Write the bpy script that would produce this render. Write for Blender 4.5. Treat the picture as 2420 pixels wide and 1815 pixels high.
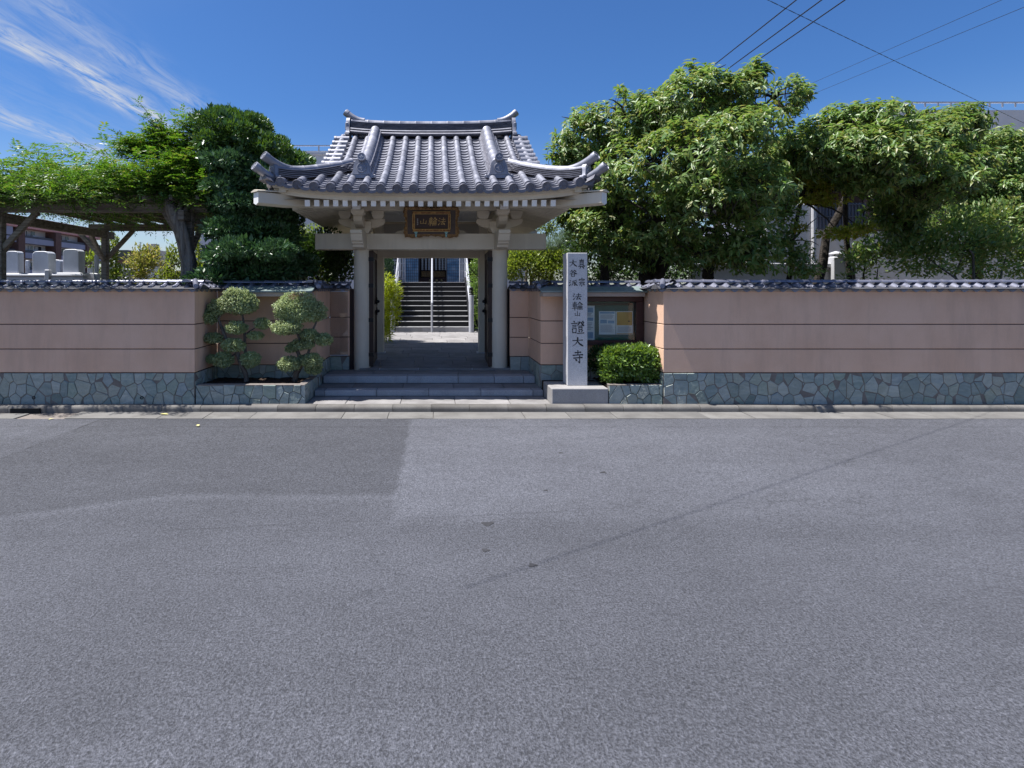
import bpy, bmesh, math, random
import numpy as np
from mathutils import Vector, Matrix

for o in list(bpy.data.objects):
    bpy.data.objects.remove(o)
sc = bpy.context.scene
col = sc.collection
R = random.Random(11)
NR = np.random.default_rng(5)

# ------------------------------------------------------------------ camera
cam_d = bpy.data.cameras.new('camera')
cam = bpy.data.objects.new('camera', cam_d)
col.objects.link(cam)
cam.location = (0, 0, 1.6)
cam.rotation_euler = (math.radians(90), 0, 0)
cam_d.sensor_fit = 'HORIZONTAL'
cam_d.sensor_width = 36.0
cam_d.lens = 36.0 * 1365.0 / 2420.0
cam_d.shift_x = (1210.0 - 1024.0) / 2420.0
cam_d.shift_y = -(907.5 - 682.5) / 2420.0
cam_d.clip_start = 0.05
cam_d.clip_end = 6000
sc.camera = cam

# ------------------------------------------------------------------ light
SUN = Vector((-0.437, -0.012, 1.0)).normalized()          # towards the sun
SUN_EL = math.asin(SUN.z)
world = bpy.data.worlds.new('World')
sc.world = world
world.use_nodes = True
wn = world.node_tree.nodes
wl = world.node_tree.links
wn.clear()


def wnode(t, **kw):
    n = wn.new(t)
    for k, v in kw.items():
        setattr(n, k, v)
    return n


def wmath(op, a, b=None, clamp=False):
    n = wn.new('ShaderNodeMath')
    n.operation = op
    n.use_clamp = clamp
    for i, x in enumerate((a, b)):
        if x is None:
            continue
        if isinstance(x, (int, float)):
            n.inputs[i].default_value = x
        else:
            wl.new(x, n.inputs[i])
    return n.outputs[0]


sky = wnode('ShaderNodeTexSky', sky_type='NISHITA', sun_disc=False)
sky.sun_elevation = SUN_EL
sky.sun_rotation = math.atan2(SUN.x, SUN.y)
sky.altitude = 0
sky.air_density = 1.0
sky.dust_density = 1.0
sky.ozone_density = 3.0
hsv = wnode('ShaderNodeHueSaturation')
hsv.inputs['Hue'].default_value = 0.5
hsv.inputs['Saturation'].default_value = 1.0
hsv.inputs['Value'].default_value = 1.0
wl.new(sky.outputs[0], hsv.inputs['Color'])
tint = wnode('ShaderNodeMix', data_type='RGBA', blend_type='MULTIPLY')
tint.inputs['Factor'].default_value = 1.0
wl.new(hsv.outputs[0], tint.inputs[6])
tr = wnode('ShaderNodeValToRGB')                          # clear deep blue above, milky towards the horizon all round
tr.color_ramp.interpolation = 'EASE'
tr.color_ramp.elements[0].position = 0.0
tr.color_ramp.elements[0].color = (0.72, 0.74, 0.78, 1)
tr.color_ramp.elements[1].position = 0.30
tr.color_ramp.elements[1].color = (0.285, 0.485, 0.745, 1)
tint2 = wnode('ShaderNodeVectorMath', operation='SCALE')
tint2.inputs['Scale'].default_value = 2.0
# high cirrus: the view direction is projected on a cloud sheet, streaks run along one wind direction
tc = wnode('ShaderNodeTexCoord')
wl.new(tr.outputs[0], tint2.inputs[0])
sdot = wnode('ShaderNodeVectorMath', operation='DOT_PRODUCT')   # sky whitened further round the unseen sun, added to fill the shade
wl.new(tc.outputs['Generated'], sdot.inputs[0])
sdot.inputs[1].default_value = SUN
fill_glow = wmath('MULTIPLY', wmath('SUBTRACT', sdot.outputs['Value'], 0.50), 2.0, True)
tmix = wnode('ShaderNodeMix', data_type='RGBA')
wl.new(fill_glow, tmix.inputs['Factor'])
wl.new(tint2.outputs[0], tmix.inputs[6])
tmix.inputs[7].default_value = (1.4, 1.4, 1.5, 1)
wl.new(tmix.outputs[2], tint.inputs[7])
sep = wnode('ShaderNodeSeparateXYZ')
wl.new(tc.outputs['Generated'], sep.inputs[0])
wl.new(sep.outputs[2], tr.inputs[0])
zz = wmath('MAXIMUM', sep.outputs[2], 0.03)
U = wmath('DIVIDE', sep.outputs[0], zz)
V = wmath('DIVIDE', sep.outputs[1], zz)


def wnoise(su, sv, off, detail, rough=0.6, dist=0.0):
    c = wnode('ShaderNodeCombineXYZ')
    wl.new(wmath('MULTIPLY', U, su), c.inputs[0])
    wl.new(wmath('MULTIPLY', V, sv), c.inputs[1])
    c.inputs[2].default_value = off
    n = wnode('ShaderNodeTexNoise')
    n.inputs['Scale'].default_value = 1.0
    n.inputs['Detail'].default_value = detail
    n.inputs['Roughness'].default_value = rough
    n.inputs['Distortion'].default_value = dist
    wl.new(c.outputs[0], n.inputs['Vector'])
    return n.outputs[0]


wob = wmath('MULTIPLY', wmath('SUBTRACT', wnoise(1.1, 0.8, 3.0, 3), 0.5), 0.42)
Uw = wmath('ADD', U, wob)


def band(centre, width, gain, slant=0.0):
    d = wmath('SUBTRACT', wmath('ADD', Uw, wmath('MULTIPLY', V, slant)), centre)
    d = wmath('DIVIDE', d, width)
    g = wmath('POWER', 2.718, wmath('MULTIPLY', wmath('MULTIPLY', d, d), -1.0))
    return wmath('MULTIPLY', g, gain)


fil = wnoise(11.0, 2.2, 1.0, 8, 0.68, 1.2)
fil = wmath('MULTIPLY', wmath('SUBTRACT', fil, 0.36), 3.0, True)
cl = band(-1.66, 0.10, 1.5, 0.0)
cl = wmath('ADD', cl, band(-1.36, 0.12, 0.55))
cl = wmath('ADD', cl, band(-2.5, 0.13, 0.95))
cl = wmath('ADD', cl, band(-2.1, 0.2, 0.14))
cl = wmath('ADD', cl, band(-4.6, 0.7, 1.1))
cl = wmath('ADD', cl, band(-7.5, 1.2, 0.8))
cl = wmath('ADD', cl, band(-11.5, 1.6, 0.8))
fade = wmath('MULTIPLY', wmath('SUBTRACT', wnoise(0.35, 0.42, 9.0, 2), 0.22), 3.4, True)
cl = wmath('MULTIPLY', wmath('MULTIPLY', cl, fil), fade, True)
cl = wmath('MULTIPLY', cl, 1.1, True)
up = wmath('GREATER_THAN', sep.outputs[2], 0.0)
cl = wmath('MULTIPLY', cl, up)
mixc = wnode('ShaderNodeMix', data_type='RGBA')
wl.new(cl, mixc.inputs['Factor'])
wl.new(tint.outputs[2], mixc.inputs[6])
mixc.inputs[7].default_value = (6.2, 6.8, 8.0, 1)
bg = wnode('ShaderNodeBackground')
bg.inputs['Strength'].default_value = 0.05
wl.new(mixc.outputs[2], bg.inputs['Color'])
wo = wnode('ShaderNodeOutputWorld')
wl.new(bg.outputs[0], wo.inputs[0])

sun_d = bpy.data.lights.new('sun', 'SUN')
sun_d.energy = 5.0
sun_d.angle = math.radians(0.5)
sun_d.color = (1.0, 0.97, 0.93)
sun = bpy.data.objects.new('sun', sun_d)
col.objects.link(sun)
sun.location = (-12, 4, 30)
sun.rotation_euler = SUN.to_track_quat('Z', 'Y').to_euler()

vs = sc.view_settings
vs.view_transform = 'Standard'
vs.look = 'None'
vs.gamma = 1
vs.use_curve_mapping = False
vs.exposure = 0.9
sc.cycles.use_denoising = True
sc.cycles.max_bounces = 8
sc.cycles.transparent_max_bounces = 12

# ------------------------------------------------------------------ helpers
WM = {}          # world matrix of every object built, by name


def thing(name, loc, label, cat, group=None, kind=None):
    o = bpy.data.objects.new(name, None)
    o.empty_display_size = 0.2
    col.objects.link(o)
    o.location = loc
    WM[o.name] = Matrix.Translation(Vector(loc))
    tag(o, label, cat, group, kind)
    return o


def tag(o, label=None, cat=None, group=None, kind=None):
    if label: o['label'] = label
    if cat: o['category'] = cat
    if group: o['group'] = group
    if kind: o['kind'] = kind
    return o


def place(me, name, parent=None, M=None, m=None):
    """link a mesh as an object; M is its world matrix"""
    o = bpy.data.objects.new(name, me)
    col.objects.link(o)
    M = M if M is not None else Matrix.Identity(4)
    if parent is not None:
        o.parent = parent
        o.matrix_parent_inverse = WM[parent.name].inverted()
    o.matrix_basis = M
    WM[o.name] = M
    if m is not None and not me.materials:
        me.materials.append(m)
    return o


class MB:
    def __init__(s):
        s.v = []
        s.f = []

    def add(s, vs_, fs):
        b = len(s.v)
        s.v.extend(tuple(p) for p in vs_)
        s.f.extend(tuple(i + b for i in f) for f in fs)
        return s

    def box(s, x0, x1, y0, y1, z0, z1):
        return s.add([(x0, y0, z0), (x1, y0, z0), (x1, y1, z0), (x0, y1, z0),
                      (x0, y0, z1), (x1, y0, z1), (x1, y1, z1), (x0, y1, z1)],
                     [(0, 3, 2, 1), (4, 5, 6, 7), (0, 1, 5, 4), (1, 2, 6, 5), (2, 3, 7, 6), (3, 0, 4, 7)])

    def bar(s, p, q, w, h, up=(0, 0, 1)):
        """a square bar from p to q, w wide and h high"""
        p = Vector(p); q = Vector(q)
        d = (q - p).normalized()
        u = Vector(up)
        sd = d.cross(u)
        if sd.length < 1e-4:
            sd = d.cross(Vector((0, 1, 0)))
        sd.normalize()
        u = sd.cross(d).normalized()
        c = [(-w / 2, -h / 2), (w / 2, -h / 2), (w / 2, h / 2), (-w / 2, h / 2)]
        vs_ = [p + sd * a + u * b for a, b in c] + [q + sd * a + u * b for a, b in c]
        return s.add(vs_, [(0, 1, 2, 3), (7, 6, 5, 4), (0, 4, 5, 1), (1, 5, 6, 2), (2, 6, 7, 3), (3, 7, 4, 0)])

    def tube(s, pts, rad, n=8, cap=True, jit=0.0):
        pts = [Vector(p) for p in pts]
        if not hasattr(rad, '__len__'):
            rad = [rad] * len(pts)
        b = len(s.v)
        prev = None
        for i, p in enumerate(pts):
            d = (pts[min(i + 1, len(pts) - 1)] - pts[max(i - 1, 0)]).normalized()
            if prev is None:
                a = d.cross(Vector((0.13, 0.2, 1)))
                if a.length < 1e-3:
                    a = d.cross(Vector((1, 0, 0)))
            else:
                a = prev - d * prev.dot(d)
            a.normalize()
            prev = a
            c = d.cross(a)
            for k in range(n):
                t = 2 * math.pi * k / n
                r = rad[i] * (1 + (R.uniform(-jit, jit) if jit else 0))
                s.v.append(tuple(p + (a * math.cos(t) + c * math.sin(t)) * r))
        for i in range(len(pts) - 1):
            for k in range(n):
                k2 = (k + 1) % n
                s.f.append((b + i * n + k, b + i * n + k2, b + (i + 1) * n + k2, b + (i + 1) * n + k))
        if cap:
            s.f.append(tuple(b + k for k in range(n))[::-1])
            s.f.append(tuple(b + (len(pts) - 1) * n + k for k in range(n)))
        return s

    def lathe(s, prof, M=None, n=16, cap=True):
        """prof: (radius, height) pairs round local z"""
        M = M or Matrix.Identity(4)
        b = len(s.v)
        for r, z in prof:
            for k in range(n):
                t = 2 * math.pi * k / n
                s.v.append(tuple(M @ Vector((r * math.cos(t), r * math.sin(t), z))))
        for i in range(len(prof) - 1):
            for k in range(n):
                k2 = (k + 1) % n
                s.f.append((b + i * n + k, b + i * n + k2, b + (i + 1) * n + k2, b + (i + 1) * n + k))
        if cap:
            s.f.append(tuple(b + k for k in range(n))[::-1])
            s.f.append(tuple(b + (len(prof) - 1) * n + k for k in range(n)))
        return s

    def prism(s, poly, d0, d1, M=None):
        """polygon in local xy pushed out from z=d0 to z=d1"""
        M = M or Matrix.Identity(4)
        n = len(poly)
        vs_ = [M @ Vector((x, y, d0)) for x, y in poly] + [M @ Vector((x, y, d1)) for x, y in poly]
        fs = [tuple(range(n))[::-1], tuple(range(n, 2 * n))]
        fs += [(k, (k + 1) % n, n + (k + 1) % n, n + k) for k in range(n)]
        return s.add(vs_, fs)

    def sweep(s, sec, path, sides, ups=None, cap=True, closed=True):
        """section (side, up) carried along a path; sides/ups: per point vectors"""
        n = len(sec)
        b = len(s.v)
        for i, p in enumerate(path):
            p = Vector(p)
            sd = Vector(sides[i] if isinstance(sides, list) else sides)
            u = Vector(ups[i] if isinstance(ups, list) else (ups or (0, 0, 1)))
            for a, c in sec:
                s.v.append(tuple(p + sd * a + u * c))
        m = n if closed else n - 1
        for i in range(len(path) - 1):
            for k in range(m):
                k2 = (k + 1) % n
                s.f.append((b + i * n + k, b + i * n + k2, b + (i + 1) * n + k2, b + (i + 1) * n + k))
        if cap and closed:
            s.f.append(tuple(b + k for k in range(n))[::-1])
            s.f.append(tuple(b + (len(path) - 1) * n + k for k in range(n)))
        return s

    def mesh(s, name, m=None, smooth=False, bevel=0.0, sharp=40, fix=True, seg=1):
        me = bpy.data.meshes.new(name)
        me.from_pydata(s.v, [], s.f)
        if fix or bevel:
            bm = bmesh.new()
            bm.from_mesh(me)
            bmesh.ops.recalc_face_normals(bm, faces=bm.faces)
            if bevel:
                es = [e for e in bm.edges if len(e.link_faces) == 2 and e.calc_face_angle(0) > 0.5]
                bmesh.ops.bevel(bm, geom=es, offset=bevel, segments=seg, affect='EDGES', clamp_overlap=True)
            bm.to_mesh(me)
            bm.free()
        if smooth:
            me.shade_smooth()
            me.set_sharp_from_angle(angle=math.radians(sharp))
        if m is not None:
            me.materials.append(m)
        return me

    def obj(s, name, m, parent=None, **kw):
        return place(s.mesh(name, m, **kw), name, parent)


def at(px, py, Y):
    """a point of the survey sheet (2048 wide) at distance Y from the kerb-side tripod"""
    return Vector(((px - 1024.0) * Y / 1365.0, Y, 1.6 + (682.5 - py) * Y / 1365.0))


# ------------------------------------------------------------------ materials
def nodes_of(name):
    m = bpy.data.materials.new(name)
    m.use_nodes = True
    nt = m.node_tree
    nt.nodes.clear()
    return m, nt


def MAT(name, cols, scale=6.0, rough=0.7, bump=0.0, bscale=60.0, spec=0.4, metal=0.0, rand=0.0,
        detail=6, stretch=(1, 1, 1), lo=0.35, hi=0.65, speck=None, speck_scale=400, speck_amt=0.5, coat=0.0,
        distort=0.0, rcols=None, bdist=0.01, stain=None):
    """noise between colours, random value per object, fine speckle, bump"""
    m, nt = nodes_of(name)
    N = nt.nodes
    L = nt.links
    out = N.new('ShaderNodeOutputMaterial')
    p = N.new('ShaderNodeBsdfPrincipled')
    L.new(p.outputs[0], out.inputs[0])
    tcn = N.new('ShaderNodeTexCoord')
    oi = N.new('ShaderNodeObjectInfo')
    off = N.new('ShaderNodeVectorMath'); off.operation = 'MULTIPLY_ADD'
    cmb = N.new('ShaderNodeCombineXYZ')
    for i in range(3):
        L.new(oi.outputs['Random'], cmb.inputs[i])
    L.new(cmb.outputs[0], off.inputs[0])
    off.inputs[1].default_value = (37.0, 53.0, 71.0) if rand or rcols else (0, 0, 0)
    L.new(tcn.outputs['Object'], off.inputs[2])
    st = N.new('ShaderNodeVectorMath'); st.operation = 'MULTIPLY'
    L.new(off.outputs[0], st.inputs[0])
    st.inputs[1].default_value = stretch
    nz = N.new('ShaderNodeTexNoise')
    nz.inputs['Scale'].default_value = scale
    nz.inputs['Detail'].default_value = detail
    nz.inputs['Roughness'].default_value = 0.62
    nz.inputs['Distortion'].default_value = distort
    L.new(st.outputs[0], nz.inputs['Vector'])
    rp = N.new('ShaderNodeValToRGB')
    e = rp.color_ramp.elements
    n = len(cols)
    while len(e) < n:
        e.new(0.5)
    for i, c in enumerate(cols):
        e[i].position = lo + (hi - lo) * i / max(1, n - 1)
        e[i].color = (*c, 1)
    L.new(nz.outputs[0], rp.inputs[0])
    c = rp.outputs[0]

    def mixrgb(a, b, f, mode='MIX'):
        x = N.new('ShaderNodeMix'); x.data_type = 'RGBA'; x.blend_type = mode
        for sock, v in ((x.inputs[6], a), (x.inputs[7], b), (x.inputs['Factor'], f)):
            if isinstance(v, (int, float)):
                sock.default_value = v
            elif isinstance(v, tuple):
                sock.default_value = (*v, 1)
            else:
                L.new(v, sock)
        return x.outputs[2]
    if rcols:
        rr = N.new('ShaderNodeValToRGB')
        el = rr.color_ramp.elements
        while len(el) < len(rcols):
            el.new(0.5)
        for i, cc in enumerate(rcols):
            el[i].position = i / max(1, len(rcols) - 1)
            el[i].color = (*cc, 1)
        L.new(oi.outputs['Random'], rr.inputs[0])
        c = mixrgb(c, rr.outputs[0], 0.6)
    if speck:
        sn = N.new('ShaderNodeTexNoise')
        sn.inputs['Scale'].default_value = speck_scale
        sn.inputs['Detail'].default_value = 2
        L.new(off.outputs[0], sn.inputs['Vector'])
        sr = N.new('ShaderNodeValToRGB')
        sr.color_ramp.elements[0].position = 0.42
        sr.color_ramp.elements[1].position = 0.62
        L.new(sn.outputs[0], sr.inputs[0])
        mm = N.new('ShaderNodeMath'); mm.operation = 'MULTIPLY'
        L.new(sr.outputs[0], mm.inputs[0]); mm.inputs[1].default_value = speck_amt
        c = mixrgb(c, tuple(speck), mm.outputs[0])
    if stain:
        # weather stains with a shape of their own, drawn out along z
        sv = N.new('ShaderNodeVectorMath'); sv.operation = 'MULTIPLY'
        L.new(off.outputs[0], sv.inputs[0]); sv.inputs[1].default_value = (2.2, 2.2, 0.35)
        s2 = N.new('ShaderNodeTexNoise'); s2.inputs['Scale'].default_value = 1.3
        s2.inputs['Detail'].default_value = 7; s2.inputs['Roughness'].default_value = 0.7
        L.new(sv.outputs[0], s2.inputs['Vector'])
        s3 = N.new('ShaderNodeValToRGB')
        s3.color_ramp.elements[0].position = 0.48; s3.color_ramp.elements[1].position = 0.75
        L.new(s2.outputs[0], s3.inputs[0])
        mm = N.new('ShaderNodeMath'); mm.operation = 'MULTIPLY'
        L.new(s3.outputs[0], mm.inputs[0]); mm.inputs[1].default_value = 0.75
        c = mixrgb(c, tuple(stain), mm.outputs[0])
    if rand:
        h = N.new('ShaderNodeHueSaturation')
        mr = N.new('ShaderNodeMapRange')
        mr.inputs['To Min'].default_value = 1 - rand
        mr.inputs['To Max'].default_value = 1 + rand
        L.new(oi.outputs['Random'], mr.inputs[0])
        L.new(mr.outputs[0], h.inputs['Value'])
        L.new(c, h.inputs['Color'])
        c = h.outputs[0]
    L.new(c, p.inputs['Base Color'])
    rm = N.new('ShaderNodeMapRange')
    rm.inputs['To Min'].default_value = max(0.02, rough - 0.1)
    rm.inputs['To Max'].default_value = min(1, rough + 0.1)
    L.new(nz.outputs[0], rm.inputs[0])
    L.new(rm.outputs[0], p.inputs['Roughness'])
    p.inputs['Metallic'].default_value = metal
    p.inputs['Specular IOR Level'].default_value = spec
    if coat:
        p.inputs['Coat Weight'].default_value = coat
        p.inputs['Coat Roughness'].default_value = 0.15
    if bump:
        bn = N.new('ShaderNodeTexNoise')
        bn.inputs['Scale'].default_value = bscale
        bn.inputs['Detail'].default_value = 5
        L.new(off.outputs[0], bn.inputs['Vector'])
        bp = N.new('ShaderNodeBump')
        bp.inputs['Strength'].default_value = bump
        bp.inputs['Distance'].default_value = bdist
        L.new(bn.outputs[0], bp.inputs['Height'])
        L.new(bp.outputs[0], p.inputs['Normal'])
    return m


def LEAF(name, cols, rough=0.42, trans=0.3, spec=0.5, tcol=None):
    """leaf: every leaf (mesh island) takes its own tint, light comes through the blade"""
    m, nt = nodes_of(name)
    N = nt.nodes; L = nt.links
    out = N.new('ShaderNodeOutputMaterial')
    p = N.new('ShaderNodeBsdfPrincipled')
    tr = N.new('ShaderNodeBsdfTranslucent')
    mx = N.new('ShaderNodeMixShader')
    mx.inputs[0].default_value = trans
    g = N.new('ShaderNodeNewGeometry')
    rp = N.new('ShaderNodeValToRGB')
    e = rp.color_ramp.elements
    while len(e) < len(cols):
        e.new(0.5)
    for i, c in enumerate(cols):
        e[i].position = i / max(1, len(cols) - 1)
        e[i].color = (*c, 1)
    L.new(g.outputs['Random Per Island'], rp.inputs[0])
    tcn = N.new('ShaderNodeTexCoord')
    nz = N.new('ShaderNodeTexNoise')
    nz.inputs['Scale'].default_value = 2.3
    nz.inputs['Detail'].default_value = 3
    L.new(tcn.outputs['Object'], nz.inputs['Vector'])
    mr = N.new('ShaderNodeMapRange')
    mr.inputs['From Min'].default_value = 0.3
    mr.inputs['From Max'].default_value = 0.7
    mr.inputs['To Min'].default_value = 0.75
    mr.inputs['To Max'].default_value = 1.25
    L.new(nz.outputs[0], mr.inputs[0])
    h = N.new('ShaderNodeHueSaturation')
    L.new(mr.outputs[0], h.inputs['Value'])
    L.new(rp.outputs[0], h.inputs['Color'])
    L.new(h.outputs[0], p.inputs['Base Color'])
    p.inputs['Roughness'].default_value = rough
    p.inputs['Specular IOR Level'].default_value = spec
    h2 = N.new('ShaderNodeHueSaturation')
    h2.inputs['Hue'].default_value = 0.485
    h2.inputs['Saturation'].default_value = 1.15
    h2.inputs['Value'].default_value = 1.6
    L.new(h.outputs[0], h2.inputs['Color'])
    L.new(h2.outputs[0], tr.inputs['Color'])
    L.new(p.outputs[0], mx.inputs[1])
    L.new(tr.outputs[0], mx.inputs[2])
    L.new(mx.outputs[0], out.inputs[0])
    return m


def GLASS(name, tint=(1, 1, 1), clear=0.8, rough=0.02):
    m, nt = nodes_of(name)
    N = nt.nodes; L = nt.links
    out = N.new('ShaderNodeOutputMaterial')
    t = N.new('ShaderNodeBsdfTransparent')
    t.inputs[0].default_value = (*tint, 1)
    g = N.new('ShaderNodeBsdfGlossy')
    g.inputs['Roughness'].default_value = rough
    lw = N.new('ShaderNodeFresnel'); lw.inputs[0].default_value = 1.5
    mr = N.new('ShaderNodeMath'); mr.operation = 'MULTIPLY_ADD'
    mr.inputs[1].default_value = 0.7
    mr.inputs[2].default_value = max(0.0, 1 - clear - 0.04)
    L.new(lw.outputs[0], mr.inputs[0])
    mx = N.new('ShaderNodeMixShader')
    L.new(mr.outputs[0], mx.inputs[0])
    L.new(t.outputs[0], mx.inputs[1])
    L.new(g.outputs[0], mx.inputs[2])
    L.new(mx.outputs[0], out.inputs[0])
    return m


K = {}
K['plaster'] = MAT('pink plaster', [(.665, .425, .30), (.705, .46, .33), (.73, .485, .355)], 1.6, .9, .35, 90, .2,
                   stain=(.52, .345, .255), bdist=.006)
K['groove'] = MAT('groove brown', [(.05, .03, .028), (.07, .045, .04)], 8, .8)
K['mould'] = MAT('beige moulding', [(.36, .29, .24), (.42, .34, .29)], 5, .8, .2)
K['stone'] = MAT('green cladding stone', [(.15, .19, .175), (.29, .325, .295), (.47, .49, .45)], 3.6, .62, .6, 22, .35,
                 rand=.2, stretch=(1, 1, 2.6), distort=1.6, lo=.3, hi=.72,
                 rcols=[(.17, .235, .225), (.26, .31, .285), (.19, .26, .275), (.36, .36, .30), (.22, .285, .235), (.20, .245, .275), (.31, .33, .305), (.16, .21, .20)],
                 bdist=.02)
K['mortar'] = MAT('mortar', [(.15, .13, .115), (.20, .175, .16)], 12, .9, .3)
K['tile'] = MAT('smoked roof tile', [(.175, .18, .22), (.24, .245, .285), (.305, .31, .35)], 5, .52, .12, 40, .45, metal=.5, rand=.13,
                lo=.3, hi=.72)
K['tile_end'] = MAT('shade-toned eave tile', [(.10, .10, .125), (.15, .15, .18), (.20, .20, .23)], 9, .5, .15, 40, .5, metal=.45, rand=.15, lo=.3, hi=.72)  # darker tile copy: shade on eave ends and ridge courses put into colour
K['tile_dark'] = MAT('roof bedding', [(.05, .05, .06), (.08, .08, .09)], 9, .8)
K['coping'] = MAT('blue grey coping tile', [(.14, .145, .19), (.20, .205, .26)], 6, .34, .15, 30, .55, metal=.35, rand=.18)
K['base_granite'] = MAT('darker base granite', [(.30, .29, .29), (.37, .36, .355)], 5, .6, .08, 120, .4, speck=(.18, .17, .17), speck_scale=170, speck_amt=.7, stain=(.24, .23, .22))
K['pale_granite'] = MAT('pale grave granite', [(.42, .43, .47), (.52, .53, .57)], 4, .5, .05, 100, .4, speck=(.36, .37, .40), speck_scale=150, speck_amt=.5, stain=(.32, .33, .35))
K['paint'] = MAT('beige gate paint', [(.60, .535, .435), (.645, .58, .475), (.665, .60, .495)], 1.4, .62, .10, 60, .35, rand=.04, stain=(.50, .44, .35))
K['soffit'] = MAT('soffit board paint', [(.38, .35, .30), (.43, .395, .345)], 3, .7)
K['white'] = MAT('white paint', [(.78, .78, .78), (.82, .82, .82)], 4, .5, rand=.03)
K['ceiling'] = MAT('pale ceiling board', [(.60, .60, .60), (.66, .66, .66)], 4, .6, rand=.05)
K['granite'] = MAT('grey granite', [(.50, .50, .52), (.58, .58, .60)], 5, .55, .05, 120, .4,
                   speck=(.30, .30, .32), speck_scale=170, speck_amt=.7)
K['paving'] = MAT('granite paving', [(.19, .18, .178), (.245, .235, .23), (.285, .275, .27)], 3, .75, .12, 120, .3, rand=.12,
                  speck=(.20, .19, .20), speck_scale=120, speck_amt=.5, stain=(.14, .135, .13))
K['riser'] = MAT('grey granite step', [(.34, .34, .36), (.41, .41, .43)], 3, .75, .12, 120, .3, rand=.1,
                 speck=(.18, .18, .20), speck_scale=120, speck_amt=.5, stain=(.22, .215, .21))
K['curb'] = MAT('concrete kerb', [(.115, .107, .10), (.155, .147, .138), (.185, .177, .166)], 2.4, .9, .4, 110, .2, rand=.12,
                speck=(.10, .095, .09), speck_scale=150, speck_amt=.5, bdist=.008, stain=(.08, .075, .07))
K['gutter'] = MAT('gutter concrete', [(.125, .122, .118), (.165, .16, .153), (.19, .186, .178)], 1.7, .9, .3, 120, .2, rand=.06,
                  speck=(.14, .135, .13), speck_scale=130, speck_amt=.4, bdist=.006, stain=(.10, .095, .088))
K['soil'] = MAT('dark soil', [(.03, .022, .018), (.07, .05, .04)], 20, .95, .8, 40, .1, bdist=.03)
K['earth'] = MAT('garden earth', [(.09, .075, .06), (.16, .14, .11)], 3, .95, .6, 30, .1, bdist=.03)
K['wood'] = MAT('weathered timber', [(.12, .102, .088), (.20, .175, .155), (.28, .255, .225)], 3, .85, .5, 30, .2, rand=.18,
                stretch=(.5, 4, 9), distort=.6)
K['wood_dark'] = MAT('dark brown door timber', [(.035, .022, .018), (.06, .038, .03)], 4, .6, .2, 50, .3, stretch=(8, 8, .6), rand=.15)
K['iron'] = MAT('black ironwork', [(.012, .012, .014), (.02, .02, .022)], 9, .45, metal=.5)
K['bark'] = MAT('bark', [(.06, .05, .043), (.11, .095, .08), (.17, .15, .13)], 9, .9, .8, 26, .15, stretch=(1.6, 1.6, .4), bdist=.03)
K['bark_dark'] = MAT('dark bark', [(.028, .024, .022), (.055, .047, .04)], 9, .9, .8, 26, .15, stretch=(1.6, 1.6, .4), bdist=.03)
K['vine'] = MAT('vine trunk bark', [(.11, .095, .085), (.19, .17, .155), (.27, .245, .225)], 7, .9, .8, 22, .15,
                stretch=(3, 3, .35), distort=.8, bdist=.03)
K['copper'] = MAT('verdigris copper sheet', [(.12, .165, .165), (.16, .21, .205), (.21, .255, .245)], 2.5, .5, .05, 30, .5)
K['redwood'] = MAT('dark red frame', [(.045, .016, .016), (.065, .024, .022)], 5, .4, .1, 40, .4, stretch=(1, 1, 6))
K['felt'] = MAT('teal notice felt', [(.035, .11, .108), (.045, .135, .13)], 40, .95)
K['paper'] = MAT('white paper', [(.74, .77, .83), (.80, .82, .87)], 4, .7)
K['ink'] = MAT('grey print', [(.22, .26, .36), (.30, .34, .44)], 30, .8)
K['paper_blue'] = MAT('blue print', [(.16, .30, .50), (.26, .42, .60)], 14, .8)
K['paper_orange'] = MAT('orange print', [(.50, .27, .06), (.62, .38, .10)], 6, .7)
K['gold'] = MAT('gilded carving', [(.10, .05, .022), (.22, .12, .045), (.36, .23, .08)], 26, .5, .5, 60, .5, metal=.2, lo=.3, hi=.7, bdist=.02)
K['gilt'] = MAT('gold leaf lettering', [(.42, .27, .09), (.54, .37, .14)], 20, .45, metal=.15)
K['slate'] = MAT('plaque dark lacquer', [(.05, .036, .032), (.075, .055, .048)], 12, .5, .1)
K['lacquer'] = MAT('plaque brown lacquer', [(.030, .015, .013), (.045, .022, .018)], 10, .45)
K['redgold'] = MAT('red and gold border', [(.10, .03, .018), (.22, .09, .03), (.45, .27, .08)], 30, .5, .3, 70, metal=.2)
K['teal'] = MAT('teal patina bracket', [(.20, .40, .42), (.28, .48, .50)], 30, .6)
K['ink_black'] = MAT('black engraving paint', [(.008, .008, .009), (.014, .014, .015)], 20, .6)
K['lilac'] = MAT('lilac grey render', [(.26, .27, .36), (.31, .32, .41)], .5, .8)
K['apt_white'] = MAT('white tile wall', [(.50, .50, .52), (.58, .58, .60)], .6, .8)
K['redroof'] = MAT('pinkish red metal roof', [(.42, .19, .17), (.50, .24, .22)], .8, .6)
K['brick'] = MAT('dark red brick pier', [(.10, .055, .047), (.14, .078, .066)], 2, .85, rand=.08)
K['pane'] = MAT('dark window pane', [(.02, .026, .034), (.05, .06, .075)], .7, .12, spec=.6, rand=.5)
K['curtain'] = MAT('pale curtain', [(.42, .44, .47), (.52, .53, .55)], 3, .8, rand=.1)
K['rail'] = MAT('dark balcony rail', [(.05, .055, .07), (.07, .075, .09)], 3, .6)
K['hallwhite'] = MAT('pale hall wall', [(.46, .47, .52), (.52, .53, .58)], .8, .7)
K['steel'] = MAT('white enamelled steel', [(.38, .39, .43), (.45, .46, .50)], 3, .35, spec=.5)
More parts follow.
